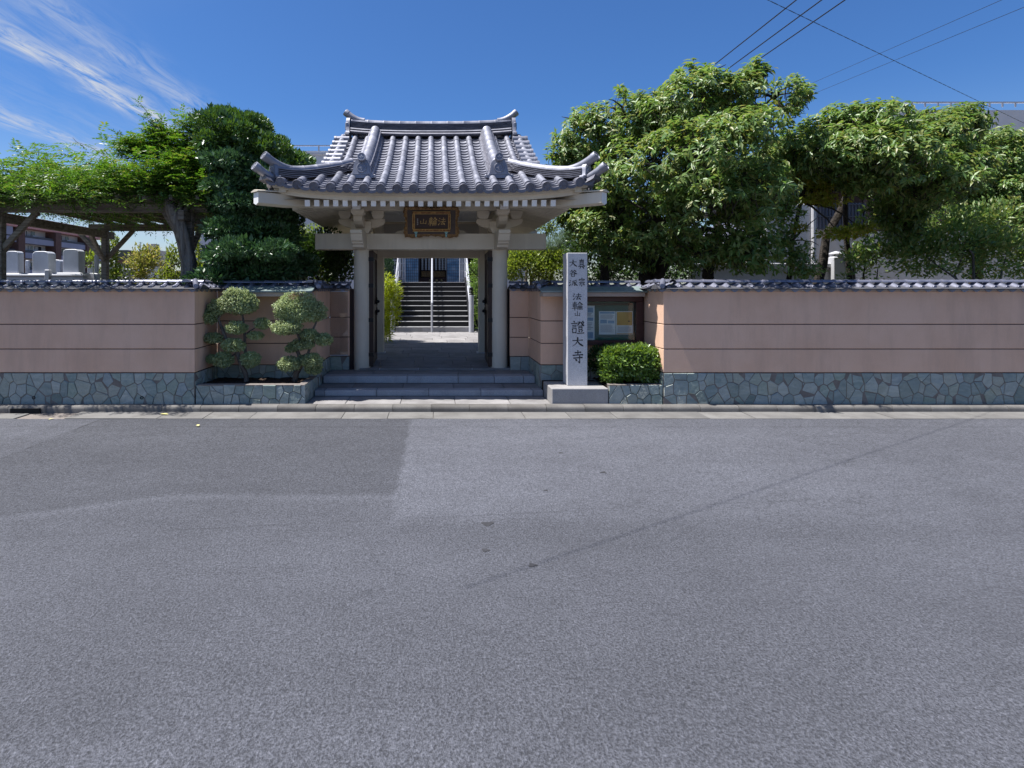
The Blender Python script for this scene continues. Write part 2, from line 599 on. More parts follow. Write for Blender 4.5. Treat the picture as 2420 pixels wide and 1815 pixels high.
K['black_granite'] = MAT('polished black granite', [(.008, .008, .009), (.018, .018, .021)], 30, .35, spec=.25, rand=.2)
K['tread'] = MAT('sun-paled tread granite', [(.26, .26, .27), (.34, .34, .35)], 6, .5)  # grey instead of black: sun sheen on the treads put into the colour
K['blueglass'] = MAT('reflection-tinted glass', [(.10, .24, .40), (.18, .36, .54), (.42, .56, .68)], 1.6, .12, spec=.7, distort=2.0, lo=.35, hi=.7)  # sky and tree reflections put into the pane colour as pale blotches
K['strand'] = MAT('white hanging cord', [(.50, .49, .47), (.62, .61, .59)], 30, .8)
K['tar'] = MAT('tar drop', [(.03, .03, .033), (.045, .045, .05)], 20, .6)
K['cable'] = MAT('black cable', [(.012, .012, .013), (.02, .02, .021)], 5, .5)
K['cream'] = MAT('cream small tile wall', [(.50, .45, .40), (.58, .53, .47)], 3, .7)
K['greyconcrete'] = MAT('grey fair concrete', [(.30, .30, .31), (.37, .37, .38)], 2, .8, .1)
K['dirt_hole'] = MAT('dark drain hole', [(.006, .006, .006), (.01, .01, .01)], 5, .9)
K['yleaf'] = MAT('yellow fallen leaf', [(.55, .50, .18), (.62, .58, .28)], 20, .6)
K['glass'] = GLASS('clear glass', (.93, .97, .96), .96)
K['acryl'] = GLASS('clear acrylic sheet', (.90, .905, .91), .94, .05)

K['l_wis'] = LEAF('wisteria leaf', [(.045, .12, .02), (.07, .165, .027), (.105, .215, .038), (.085, .18, .03), (.21, .235, .06)], .42, .34, .5)
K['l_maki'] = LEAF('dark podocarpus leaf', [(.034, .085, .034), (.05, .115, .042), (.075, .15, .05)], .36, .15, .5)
K['l_maki_top'] = LEAF('sun-tinted podocarpus leaf', [(.05, .115, .02), (.075, .15, .026), (.11, .19, .034)], .36, .22, .5)  # lighter copy of the podocarpus leaf, sunlight on the upper domes in its colour
K['l_camph'] = LEAF('broad evergreen leaf', [(.085, .165, .045), (.115, .205, .055), (.15, .24, .066), (.185, .25, .072), (.235, .24, .075)], .42, .36, .55)
K['l_maple'] = LEAF('yellow green leaf', [(.15, .20, .02), (.20, .25, .028), (.26, .28, .04), (.31, .25, .06)], .45, .45)
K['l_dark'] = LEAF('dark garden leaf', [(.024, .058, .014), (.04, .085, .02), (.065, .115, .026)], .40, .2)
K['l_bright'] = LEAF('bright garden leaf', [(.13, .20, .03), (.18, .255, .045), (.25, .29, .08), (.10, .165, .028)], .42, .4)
K['l_yellow'] = LEAF('variegated yellow leaf', [(.18, .22, .05), (.28, .27, .08), (.12, .17, .03), (.36, .30, .12)], .45, .4)
K['l_pine'] = LEAF('pale pine needle', [(.10, .15, .085), (.14, .20, .12), (.18, .24, .15)], .5, .25)
K['l_box'] = LEAF('grey green clipped leaf', [(.23, .295, .135), (.295, .36, .17), (.37, .42, .23)], .5, .25)
K['l_azalea'] = LEAF('glossy shrub leaf', [(.09, .17, .03), (.125, .215, .04), (.18, .265, .06)], .32, .3, .7)
K['l_bamboo'] = LEAF('lime bamboo leaf', [(.20, .28, .025), (.28, .35, .04), (.36, .40, .07)], .5, .45)
# ------------------------------------------------------------------ ground, road, kerb
def asphalt():
    m, nt = nodes_of('asphalt')
    N = nt.nodes; L = nt.links
    out = N.new('ShaderNodeOutputMaterial')
    p = N.new('ShaderNodeBsdfPrincipled')
    L.new(p.outputs[0], out.inputs[0])
    t = N.new('ShaderNodeTexCoord')

    def noise(scale, detail=4, rough=.6, stretch=None, off=0):
        n = N.new('ShaderNodeTexNoise')
        n.inputs['Scale'].default_value = scale
        n.inputs['Detail'].default_value = detail
        n.inputs['Roughness'].default_value = rough
        mp = N.new('ShaderNodeMapping')
        mp.inputs['Location'].default_value = (off, off * .7, 0)
        mp.inputs['Scale'].default_value = stretch or (1, 1, 1)
        L.new(t.outputs['Object'], mp.inputs[0])
        L.new(mp.outputs[0], n.inputs['Vector'])
        return n.outputs[0]

    def ma(op, a, b=None, c=None, clamp=False):
        n = N.new('ShaderNodeMath'); n.operation = op; n.use_clamp = clamp
        for i, x in enumerate((a, b, c)):
            if x is None: continue
            if isinstance(x, (int, float)): n.inputs[i].default_value = x
            else: L.new(x, n.inputs[i])
        return n.outputs[0]

    def ramp(x, a, b):
        r = N.new('ShaderNodeMapRange'); r.clamp = True
        r.inputs['From Min'].default_value = a; r.inputs['From Max'].default_value = b
        L.new(x, r.inputs[0])
        return r.outputs[0]
    sp = N.new('ShaderNodeSeparateXYZ'); L.new(t.outputs['Object'], sp.inputs[0])
    X, Y = sp.outputs[0], sp.outputs[1]
    wob = ma('MULTIPLY', ma('SUBTRACT', noise(3.5, 6, .7), .5), .20)
    wob2 = ma('MULTIPLY', ma('SUBTRACT', noise(1.2, 4, .6, off=9), .5), .5)
    Xw = ma('ADD', X, wob)
    Yw = ma('ADD', Y, ma('MULTIPLY', wob, .8))
    # worn stone grains
    gr = noise(82, 3, .78)
    gr = ramp(gr, .34, .68)
    gr2 = noise(30, 4, .75, off=4)
    gr2 = ramp(gr2, .32, .68)
    base = ma('MULTIPLY_ADD', gr, .112, .040)
    base = ma('MULTIPLY', base, ma('MULTIPLY_ADD', gr2, .50, .75))
    # faint polished wheel tracks along the street, oil stains and hairline cracks
    trk = ma('MULTIPLY_ADD', ma('SINE', ma('MULTIPLY_ADD', Yw, 3.9, .6)), .035, 1.0)
    base = ma('MULTIPLY', base, trk)
    oil = ramp(noise(.9, 6, .7, (.6, 1.6, 1), off=31), .60, .74)
    base = ma('MULTIPLY', base, ma('MULTIPLY_ADD', oil, -.16, 1.0))
    vc = N.new('ShaderNodeTexVoronoi'); vc.feature = 'DISTANCE_TO_EDGE'; vc.inputs['Scale'].default_value = .55
    dv = N.new('ShaderNodeVectorMath'); dv.operation = 'ADD'
    nv = N.new('ShaderNodeTexNoise'); nv.inputs['Scale'].default_value = 1.7; nv.inputs['Detail'].default_value = 6
    L.new(t.outputs['Object'], nv.inputs['Vector']); L.new(t.outputs['Object'], dv.inputs[0]); L.new(nv.outputs['Color'], dv.inputs[1])
    L.new(dv.outputs[0], vc.inputs['Vector'])
    crk = ma('MULTIPLY', ramp(vc.outputs['Distance'], .0075, .002), ramp(noise(.5, 3, .6, off=41), .50, .58))
    base = ma('MULTIPLY', base, ma('MULTIPLY_ADD', crk, -.16, 1.0))
    big = ramp(noise(.55, 5, .6, off=3), .3, .7)
    base = ma('MULTIPLY', base, ma('MULTIPLY_ADD', big, .20, .90))
    mott = ramp(noise(2.6, 5, .65, (1, 1.8, 1), off=7), .3, .7)
    base = ma('MULTIPLY', base, ma('MULTIPLY_ADD', mott, .16, .92))
    # resurfaced strips: the smoother dark one by the kerb, the rough pale one beside it
    left = ramp(Xw, -.28, -.33)
    inner = ma('MULTIPLY', left, ramp(Xw, -4.36, -4.28))
    Yc = ma('ADD', Y, ma('MULTIPLY', ramp(X, -2.2, -4.2), .9))
    far = ramp(ma('ADD', Yc, ma('MULTIPLY', wob, .5)), 4.68, 4.80)
    dark = ma('MULTIPLY', inner, far)
    base = ma('MULTIPLY', base, ma('MULTIPLY_ADD', dark, -.16, 1.0))
    pale = ma('MULTIPLY', ramp(Xw, -.33, -.28), ramp(ma('ADD', Yw, wob2), 4.05, 4.35))
    pale = ma('MULTIPLY', pale, ma('MULTIPLY_ADD', ramp(X, 5.5, .5), .7, .3))
    base = ma('MULTIPLY', base, ma('MULTIPLY_ADD', pale, .30, 1.0))
    # pale seam along the lower edge of the dark strip, cracked dark seams
    d = ma('ABSOLUTE', ma('SUBTRACT', ma('ADD', Yc, ma('MULTIPLY', wob, .5)), 4.70))
    base = ma('MULTIPLY', base, ma('MULTIPLY_ADD', ma('MULTIPLY', ramp(d, .10, .0), inner), .20, 1.0))

    def seam(coord, pos, w, depth, off):
        dd = ma('ABSOLUTE', ma('SUBTRACT', ma('ADD', coord, ma('MULTIPLY', wob, .25)), pos))
        brk = ramp(noise(2.0, 3, .6, off=off), .42, .55)
        return ma('MULTIPLY_ADD', ma('MULTIPLY', ramp(dd, w, w * .3), brk), -depth, 1.0)
    base = ma('MULTIPLY', base, seam(Y, 7.07, .014, .5, 21))
    base = ma('MULTIPLY', base, seam(X, -4.30, .016, .55, 25))
    base = ma('MULTIPLY', base, seam(ma('ADD', Y, ma('MULTIPLY', X, -.12)), 4.28, .02, .18, 29))
    base = ma('MULTIPLY', base, ma('MULTIPLY_ADD', ramp(Xw, -4.70, -4.76), .12, 1.0))
    # pale chips
    vo = N.new('ShaderNodeTexVoronoi'); vo.inputs['Scale'].default_value = 34
    L.new(t.outputs['Object'], vo.inputs['Vector'])
    chip = ramp(vo.outputs['Distance'], .13, .05)
    ctint = N.new('ShaderNodeSeparateColor'); L.new(vo.outputs['Color'], ctint.inputs[0])
    chip = ma('MULTIPLY', chip, ramp(ctint.outputs[0], .72, .95))
    base = ma('ADD', base, ma('MULTIPLY', chip, .10))
    cr = N.new('ShaderNodeCombineColor')
    L.new(ma('MULTIPLY', base, .97), cr.inputs[0])
    L.new(ma('MULTIPLY', base, 1.005), cr.inputs[1])
    L.new(ma('MULTIPLY', base, 1.18), cr.inputs[2])
    L.new(cr.outputs[0], p.inputs['Base Color'])
    p.inputs['Roughness'].default_value = .82
    p.inputs['Specular IOR Level'].default_value = .35
    bp = N.new('ShaderNodeBump'); bp.inputs['Strength'].default_value = .75
    bp.inputs['Distance'].default_value = .012
    L.new(ma('ADD', gr, ma('MULTIPLY', gr2, .6)), bp.inputs['Height'])
    L.new(bp.outputs[0], p.inputs['Normal'])
    return m


K['asphalt'] = asphalt()
g = MB(); g.add([(-2500, -2500, -.20), (2500, -2500, -.20), (2500, 2500, -.20), (-2500, 2500, -.20)], [(0, 1, 2, 3)])
tag(g.obj('ground', K['earth']), kind='structure')
g = MB()
xs = [-60, -20, -10, -5, 0, 5, 10, 20, 60]
ys = [-6, -2, 0, 2, 4, 6, 7.5]
g.add([(x, y, -.09 - .006 * (7.5 - y) * .3) for y in ys for x in xs],
      [(j * 9 + i, j * 9 + i + 1, (j + 1) * 9 + i + 1, (j + 1) * 9 + i) for j in range(6) for i in range(8)])
road = tag(g.obj('road', K['asphalt'], smooth=True), kind='structure')
# dried tar drops on the road
for k, (px, py, w) in enumerate(((1152, 1238, .075), (1147, 1301, .045), (1259, 1335, .045), (1325, 1071, .04), (1426, 1117, .05), (1290, 1159, .03))):
    d = 1365 * 1.695 / (py - 682.5)
    c = ((px - 1024) * d / 1365, d)
    g = MB()
    pr = []
    for i in range(14):
        a = 2 * math.pi * i / 14
        r = w * (1 + .35 * math.sin(3 * a + k) + R.uniform(-.15, .15)) * .46
        pr.append((c[0] + r * 1.2 * math.cos(a), c[1] + r * math.sin(a)))
    zb = -.09 - .0018 * (7.5 - d)
    g.prism(pr, zb - .001, zb + .003)
    g.obj('tar_drop', K['tar'], road)

# gutter slabs
gut = tag(MB().box(-22, 22, 7.5, 7.885, -.16, -.098).obj('gutter', K['mortar']), kind='structure')
x = -21.6
k = 0
while x < 21.6:
    L_ = .6 if k % 3 else 1.2
    if not (-7.3 < x < -5.4):
        g = MB()
        dz = R.uniform(-.002, .002)
        g.add([(x + .004, 7.502 + R.uniform(-.012, .012), -.12), (x + L_ - .004, 7.502 + R.uniform(-.012, .012), -.12), (x + L_ - .004, 7.878, -.12), (x + .004, 7.878, -.12),
               (x + .004, 7.502 + R.uniform(-.012, .012), -.086 + dz), (x + L_ - .004, 7.502 + R.uniform(-.012, .012), -.086 + dz), (x + L_ - .004, 7.878, -.079 + dz), (x + .004, 7.878, -.079 + dz)],
              [(0, 3, 2, 1), (4, 5, 6, 7), (0, 1, 5, 4), (1, 2, 6, 5), (2, 3, 7, 6), (3, 0, 4, 7)])
        g.obj('gutter_slab', K['gutter'], gut)
    x += L_
    k += 1
# road-drain slabs with the dark inlet under the kerb
for x0, x1 in ((-7.2, -6.6), (-6.59, -6.0), (-5.99, -5.45)):
    MB().box(x0, x1, 7.50, 7.80, -.12, -.082).obj('drain_cover', K['gutter'], gut, bevel=.006)
MB().box(-5.75, -5.35, 7.845, 7.90, -.13, -.03).obj('drain_inlet', K['dirt_hole'], gut)

# kerb stones, rounded front edge
kerb = tag(MB().box(-22, 22, 7.90, 8.02, -.16, -.012).obj('kerb', K['mortar']), kind='structure')
sec = [(7.878, -.14), (7.874, -.045), (7.880, -.022), (7.893, -.008), (7.915, 0.0), (8.022, .002), (8.022, -.14)]
curb_me = []
for q in range(4):
    g = MB()
    n = len(sec)
    o_ = [R.uniform(-.003, .003) for _ in range(4)]
    vs_ = [(.003, y + o_[0], z + o_[1]) for y, z in sec] + [(.522, y + o_[2], z + o_[3]) for y, z in sec]
    fs = [tuple(range(n)), tuple(range(2 * n - 1, n - 1, -1))] + [(i, (i + 1) % n, n + (i + 1) % n, n + i) for i in range(n)]
    g.add(vs_, fs)
    curb_me.append(g.mesh('kerb_stone', K['curb'], smooth=True, sharp=50))
for i in range(-40, 41):
    place(curb_me[i % 4], 'kerb_stone', kerb, Matrix.Translation((i * .525 - .03, 0, 0)))
MB().box(-22, -1.79, 8.0, 8.06, -.1, -.006).obj('kerb_joint', K['mortar'], kerb)

# ------------------------------------------------------------------ entrance steps and paving
steps = tag(MB().box(-1.77, 1.64, 8.03, 10.0, -.14, -.02).obj('entrance_steps', K['mortar']), kind='structure')
MB().box(-1.765, 1.635, 8.63, 10.0, -.10, .072).obj('step_core', K['mortar'], steps)
MB().box(-1.76, 1.63, 9.27, 10.1, 0, .185).obj('step_core', K['mortar'], steps)


def slab(x0, x1, y0, y1, z, t, m, parent, name='paving_slab', bev=.006, tilt=0):
    g = MB().box(x0 + .003, x1 - .003, y0 + .003, y1 - .003, z - t, z)
    return g.obj(name, m, parent, bevel=bev)


XL, XR = -1.778, 1.643
# bottom landing
xs = [XL, -1.23, -.46, .31, 1.08, XR]
for a, b in zip(xs, xs[1:]):
    slab(a, b, 8.025, 8.60, R.uniform(-.001, .001), .05, K['paving'], steps)
# first step: riser stones then treads
xs1 = [XL + .005, -1.625, -.847, -.069, .71, 1.485, XR]
for a, b in zip(xs1, xs1[1:]):
    slab(a, b, 8.60, 8.80, .087, .086, K['riser'], steps, 'step_stone', .008)
xs1b = [XL, -1.25, -.47, .31, 1.09, XR]
for a, b in zip(xs1b, xs1b[1:]):
    slab(a, b, 8.803, 9.245, .086, .05, K['paving'], steps)
xs2 = [XL + .012, -.42, .40, .98, 1.45, XR - .01]
for a, b in zip(xs2, xs2[1:]):
    slab(a, b, 9.245, 9.50, .20, .112, K['riser'], steps, 'step_stone', .008)
xs2b = [XL + .01, -1.0, -.30, .42, 1.05, XR - .01]
for a, b in zip(xs2b, xs2b[1:]):
    slab(a, b, 9.503, 9.97, .199, .05, K['paving'], steps)

path = tag(MB().add([(-1.3, 9.98, .205), (1.6, 9.98, .205), (1.6, 17.2, .34), (-1.3, 17.2, .34)], [(0, 1, 2, 3)]).obj('courtyard_path', K['mortar']), kind='structure')
zf = lambda y: .227 + (y - 9.98) * .0185
y = 9.975
row = 0
while y < 16.9:
    h = [.42, .5, .45, .6, .55][row % 5]
    x = -1.28 - R.uniform(0, .4)
    while x < 1.55:
        w = R.uniform(.62, 1.0)
        a, b = max(x, -1.28), min(x + w, 1.58)
        if b - a > .1:
            g = MB()
            z0, z1 = zf(y + .004), zf(y + h - .004)
            dz = R.uniform(-.002, .002)
            c = [(a + .004, y + .004, z0), (b - .004, y + .004, z0), (b - .004, y + h - .004, z1), (a + .004, y + h - .004, z1)]
            g.add([(p[0], p[1], p[2] - .05) for p in c] + [(p[0], p[1], p[2] + dz) for p in c],
                  [(0, 3, 2, 1), (4, 5, 6, 7), (0, 1, 5, 4), (1, 2, 6, 5), (2, 3, 7, 6), (3, 0, 4, 7)])
            g.obj('paving_slab', K['paving'], path, bevel=.004)
        x += w
    y += h
    row += 1

# garden ground behind the walls
g = MB()
g.add([(-60, 9.15, .16), (-1.9, 9.15, .16), (-1.9, 60, .3), (-60, 60, .3)], [(0, 1, 2, 3)])
g.add([(-1.9, 10.25, .165), (-1.3, 10.25, .165), (-1.3, 60, .3), (-1.9, 60, .3)], [(0, 1, 2, 3)])
g.add([(1.75, 9.15, .16), (60, 9.15, .16), (60, 60, .3), (1.75, 60, .3)], [(0, 1, 2, 3)])
g.add([(1.6, 10.25, .165), (1.75, 10.25, .165), (1.75, 60, .3), (1.6, 60, .3)], [(0, 1, 2, 3)])
g.add([(-1.3, 17.2, .3), (1.6, 17.2, .3), (1.6, 60, .3), (-1.3, 60, .3)], [(0, 1, 2, 3)])
tag(g.obj('garden_ground', K['earth']), kind='structure')

# a yellow leaf in the gutter, a few more litter leaves
for k, (px, py, s_, c) in enumerate(((388, 980, .07, 'pale yellow fallen leaf lying in the gutter by the planter'),
                                     (468, 1005, .05, 'small yellow leaf lying on the asphalt below the gutter'),
                                     (121, 990, .035, 'tiny yellow leaf in the gutter near the drain inlet'))):
    d = 1365 * 1.68 / (py - 682.5)
    zb = -.078 if d > 7.55 else -.088
    c0 = Vector(((px - 1024) * d / 1365, d, zb))
    g = MB()
    a = R.uniform(0, 3)
    pts = [(-1, 0), (-.5, .35), (.1, .42), (.6, .2), (1, 0), (.6, -.22), (.1, -.4), (-.5, -.3)]
    g.add([(c0.x + s_ * (u * math.cos(a) - v * math.sin(a)), c0.y + s_ * (u * math.sin(a) + v * math.cos(a)), c0.z + .008 + .012 * abs(v)) for u, v in pts],
          [tuple(range(8))])
    tag(g.obj('fallen_leaf', K['yleaf']), c, 'leaf', 'fallen leaves on the street')
# ------------------------------------------------------------------ garden walls
def clip(poly, nx, ny, d):
    """keep nx*x+ny*y <= d"""
    out = []
    for i in range(len(poly)):
        a, b = poly[i], poly[(i + 1) % len(poly)]
        da, db = nx * a[0] + ny * a[1] - d, nx * b[0] + ny * b[1] - d
        if da <= 0: out.append(a)
        if da * db < 0:
            t = da / (da - db)
            out.append((a[0] + (b[0] - a[0]) * t, a[1] + (b[1] - a[1]) * t))
    return out


def voronoi(w, h, cell, seed, shear=.6):
    rr = random.Random(seed)
    nx, ny = max(1, round(w / cell)), max(1, round(h / (cell * .95)))
    pts = []
    for j in range(ny):
        for i in range(nx):
            pts.append(((i + .5 + (.5 if j % 2 else 0) * .8 + rr.uniform(-.42, .42)) * w / nx, (j + .5 + rr.uniform(-.42, .42)) * h / ny))
    cells = []
    ws_ = [rr.uniform(-.22, .22) * cell * cell for _ in pts]
    for i, p in enumerate(pts):
        poly = [(0, 0), (w, 0), (w, h), (0, h)]
        for k, q in enumerate(pts):
            if k == i or abs(q[0] - p[0]) > cell * 3: continue
            n = (q[0] - p[0], q[1] - p[1])
            poly = clip(poly, n[0], n[1], (q[0] ** 2 + q[1] ** 2 - p[0] ** 2 - p[1] ** 2 + ws_[i] - ws_[k]) / 2)
            if len(poly) < 3: break
        if len(poly) >= 3: cells.append(poly)
    return cells


def shrink(poly, g):
    n = len(poly)
    ar = sum(poly[i][0] * poly[(i + 1) % n][1] - poly[(i + 1) % n][0] * poly[i][1] for i in range(n))
    out = list(poly)
    for i in range(n):
        a, b = poly[i], poly[(i + 1) % n]
        dx, dy = b[0] - a[0], b[1] - a[1]
        l = math.hypot(dx, dy)
        if l < 1e-6: continue
        nx, ny = (dy / l, -dx / l) if ar > 0 else (-dy / l, dx / l)
        out = clip(out, nx, ny, nx * a[0] + ny * a[1] - g)
        if len(out) < 3: return None
    return out


def stones(origin, udir, length, z0, z1, parent, cell=.17, seed=1, gap=.0034, back=True):
    """crazy paving of green stone on a vertical face; udir along the face, outward = right-hand side of it seen from the street"""
    o_ = Vector(origin); u = Vector(udir).normalized()
    n = u.cross(Vector((0, 0, 1))).normalized()
    M = Matrix(((u.x, 0, n.x, o_.x), (u.y, 0, n.y, o_.y), (0, 1, 0, z0), (0, 0, 0, 1)))
    rr = random.Random(seed * 7 + 3)
    tl = random.Random(seed).uniform(.05, .25)
    for poly in [[(x / 1.22, y) for x, y in c] for c in voronoi(length * 1.22, z1 - z0, cell, seed)]:
        q = shrink(poly, gap)
        if not q: continue
        cx_ = sum(a for a, _ in q) / len(q); cy_ = sum(b for _, b in q) / len(q)
        ra_ = max(.02, sum(math.hypot(a - cx_, b - cy_) for a, b in q) / len(q))
        q2 = [(cx_ + (a - cx_) * (1 - .008 / ra_), cy_ + (b - cy_) * (1 - .008 / ra_)) for a, b in q]
        d = rr.uniform(.004, .016)
        g = MB()
        k = len(q)
        if q2 and len(q2) == k:
            tx, ty = rr.uniform(-.05, .05), rr.uniform(-.05, .05)
            cx = sum(p[0] for p in q) / k; cy = sum(p[1] for p in q) / k
            g.add([M @ Vector((x, y, -.02)) for x, y in q] + [M @ Vector((x, y, d - .006)) for x, y in q] +
                  [M @ Vector((x, y, d + (x - cx) * tx + (y - cy) * ty)) for x, y in q2],
                  [(i, (i + 1) % k, k + (i + 1) % k, k + i) for i in range(k)] +
                  [(k + i, k + (i + 1) % k, 2 * k + (i + 1) % k, 2 * k + i) for i in range(k)] + [tuple(range(2 * k, 3 * k))])
        else:
            g.prism(q, -.02, d, M)
        g.obj('stone', K['stone'], parent)


ZT, Z1, Z2, ZS = 1.585, 1.106, .762, .430


def wall_face(p0, p1, parent, thick=.22, zs=ZS, seed=1, stone_z0=-.02, cell=.17, do_stone=True, cap0=0.0, cap1=0.0):
    """one straight run of wall from p0 to p1 (street side to the right of the direction), all bands"""
    a = Vector((p0[0], p0[1], 0)); b = Vector((p1[0], p1[1], 0))
    u = (b - a).normalized(); L_ = (b - a).length
    n = u.cross(Vector((0, 0, 1)))
    M = Matrix(((u.x, 0, -n.x, a.x), (u.y, 0, -n.y, a.y), (0, 1, 0, 0), (0, 0, 0, 1)))

    def slab_(x0, x1, z0, z1, d0, d1, m, name, bev=0):
        g = MB().prism([(x0, z0), (x1, z0), (x1, z1), (x0, z1)], d0, d1, M)
        return g.obj(name, m, parent, bevel=bev)
    slab_(.012, L_ - .012, -.05, ZT - .01, .016, thick, K['groove'], 'wall_core')
    for z0, z1 in ((zs + .008, Z2 - .006), (Z2 + .006, Z1 - .006), (Z1 + .006, ZT - .02)):
        slab_(-cap0, L_ + cap1, z0, z1, 0, .05, K['plaster'], 'plaster_band', .004)
    slab_(-cap0 - .0, L_ + cap1, ZT - .019, ZT + .012, -.022, .05, K['mould'], 'eaves_moulding', .003)
    if do_stone:
        slab_(.0, L_, stone_z0 - .05, zs - .002, -.004, .015, K['mortar'], 'mortar_bed')
        stones((a.x, a.y, 0), (u.x, u.y, 0), L_, stone_z0, zs, parent, cell, seed)


# --- wall coping tiles: one S-shaped tile and one rounded cap tile, shared
def coping_meshes():
    W = .168
    g = MB()
    prof = []
    for i in range(13):
        t = i / 12
        x = t * (W + .012)
        if t < .62:
            z = -.018 * math.sin(math.pi * t / .62)
        else:
            z = .026 * math.sin(math.pi * (t - .62) / .38 * .92)
        prof.append((x, z))
    rows = [(-.135, -.058), (-.07, -.030), (0.0, 0.0)]
    n = len(prof)
    for y, z in rows:
        for x, h in prof:
            g.v.append((x, y, z + h))
    for j in range(2):
        for i in range(n - 1):
            g.f.append((j * n + i, j * n + i + 1, (j + 1) * n + i + 1, (j + 1) * n + i))
    b = len(g.v)                                   # hanging front apron
    for i, (x, h) in enumerate(prof):
        t = i / 12
        dip = .030 + .020 * math.sin(math.pi * min(1, t / .7)) if t < .7 else .030
        g.v.append((x, -.139, -.058 + h - dip))
    for i in range(n - 1):
        g.f.append((i, b + i, b + i + 1, i + 1))
    for i, (x, h) in enumerate(prof):              # apron thickness
        g.v.append((x, -.125, g.v[b + i][2]))
    for i in range(n - 1):
        g.f.append((b + i, b + n + i, b + n + i + 1, b + i + 1))
    M = Matrix.Translation((W * .86, -.139, -.063)) @ Matrix.Rotation(math.radians(90), 4, 'X')
    g.lathe([(.027, -.01), (.029, .010), (.025, .014), (.021, .010), (.012, .010), (.004, .014)], M, 12)
    tile = g.mesh('coping_tile', K['coping'], smooth=True, sharp=50)
    g = MB()                                       # cap: half round with a raised lip at one end
    secs = [(0.0, .050), (.02, .052), (.022, .046), (.158, .042), (.172, .042)]
    m = 8
    for x, r in secs:
        for k in range(m + 1):
            t = math.pi * k / m
            g.v.append((x, -r * 1.15 * math.cos(t), r * math.sin(t) * .85 - .004))
    for j in range(len(secs) - 1):
        for k in range(m):
            a = j * (m + 1) + k
            g.f.append((a, a + 1, a + m + 2, a + m + 1))
    g.f.append(tuple(range(m + 1)))
    cap_ = g.mesh('cap_tile', K['coping'], smooth=True, sharp=50)
    return tile, cap_


COP, CAPT = coping_meshes()


def coping(p0, p1, parent, both=True, ztop=1.70, inset=.105, trim0=0, trim1=0):
    """tiles along a run; the ridge lies inset behind the face"""
    a = Vector((p0[0], p0[1], 0)); b = Vector((p1[0], p1[1], 0))
    u = (b - a).normalized(); L_ = (b - a).length
    n = -u.cross(Vector((0, 0, 1)))                   # inward
    rot = Matrix(((u.x, n.x, 0, 0), (u.y, n.y, 0, 0), (0, 0, 1, 0), (0, 0, 0, 1)))
    N_ = max(1, int(round((L_ - trim0 - trim1) / .168)))
    st = (L_ - trim0 - trim1) / N_
    for i in range(N_):
        q = a + u * (trim0 + i * st) + n * inset + Vector((0, 0, ztop - .018 + R.uniform(-.002, .002)))
        j = Matrix.Rotation(R.uniform(-.012, .012), 4, 'Z')
        place(COP, 'coping_tile', parent, Matrix.Translation(q) @ rot @ j @ Matrix.Diagonal((st / .168, 1, 1, 1)))
        place(CAPT, 'cap_tile', parent, Matrix.Translation(q + Vector((0, 0, .014))) @ rot @ j @ Matrix.Diagonal((st / .168, 1, 1, 1)))
    # bedding under the tiles and the hidden far side
    M = Matrix(((u.x, 0, n.x, a.x), (u.y, 0, n.y, a.y), (0, 1, 0, 0), (0, 0, 0, 1)))
    g = MB().sweep([(-.10, 1.602), (inset, ztop - .04), (inset + .02, ztop - .04), (inset + .23, 1.602)], [a, b], n)
    g.obj('tile_bedding', K['tile_dark'], parent)


# the five corner points of each wall, street side
YF, YN, YG = 8.03, 8.87, 10.02
wl_ = thing('garden_wall', (-7.0, 8.03, 0), 'pink rendered wall with tiled coping and green stone base beneath the wisteria pergola', 'garden wall', 'pink tile capped garden walls')
LX0, LX1, LX2, LX3 = -15.0, -3.318, -1.79, -1.455
wall_face((LX0, YF), (LX1, YF), wl_, seed=1)
wall_face((LX1, YF), (LX1, YN), wl_, seed=2, stone_z0=.18, cap0=-.05)
wall_face((LX1, YN), (LX2, YN), wl_, seed=3, stone_z0=.18)
wall_face((LX2, YN), (LX2, YG), wl_, seed=4, stone_z0=.0, cell=.2, cap0=-.05)
wall_face((LX2, YG), (LX3, YG), wl_, seed=5, stone_z0=.19, cell=.22)
coping((LX0, YF), (LX1 + .09, YF), wl_)
coping((LX1, YF), (LX1, YN), wl_, trim0=-.06)
coping((LX1, YN), (LX2 + .06, YN), wl_, trim0=.0)
coping((LX2, YN), (LX2, YG), wl_, trim0=-.06)
coping((LX2, YG), (LX3, YG), wl_)
# corner hip tile at the free corners
def hip(x, y, dx, parent):
    g = MB()
    g.tube([(x, y - .10 - .02, 1.64), (x - dx * .06, y + .0, 1.685), (x - dx * .1, y + .10, 1.715)], [.034, .036, .036], 10)
    M = Matrix.Translation((x, y - .125, 1.638)) @ Matrix.Rotation(math.radians(90), 4, 'X')
    g.lathe([(.034, 0), (.036, .008), (.028, .012), (.022, .008), (.006, .012)], M, 12)
    g.obj('hip_tile', K['coping'], parent, smooth=True)
hip(LX1 + .07, YF, 1, wl_)
hip(LX2 + .05, YN, 1, wl_)
# weep holes
for px in (81, 336):
    c = at(px, 939.5, 8.03)
    M = Matrix.Translation((c.x, 8.035, c.z)) @ Matrix.Rotation(math.radians(90), 4, 'X')
    MB().lathe([(.021, 0), (.021, .024), (.017, .024), (.0165, .006), (.001, .005)], M, 12, cap=False).obj('weep_hole', K['dirt_hole'], wl_)

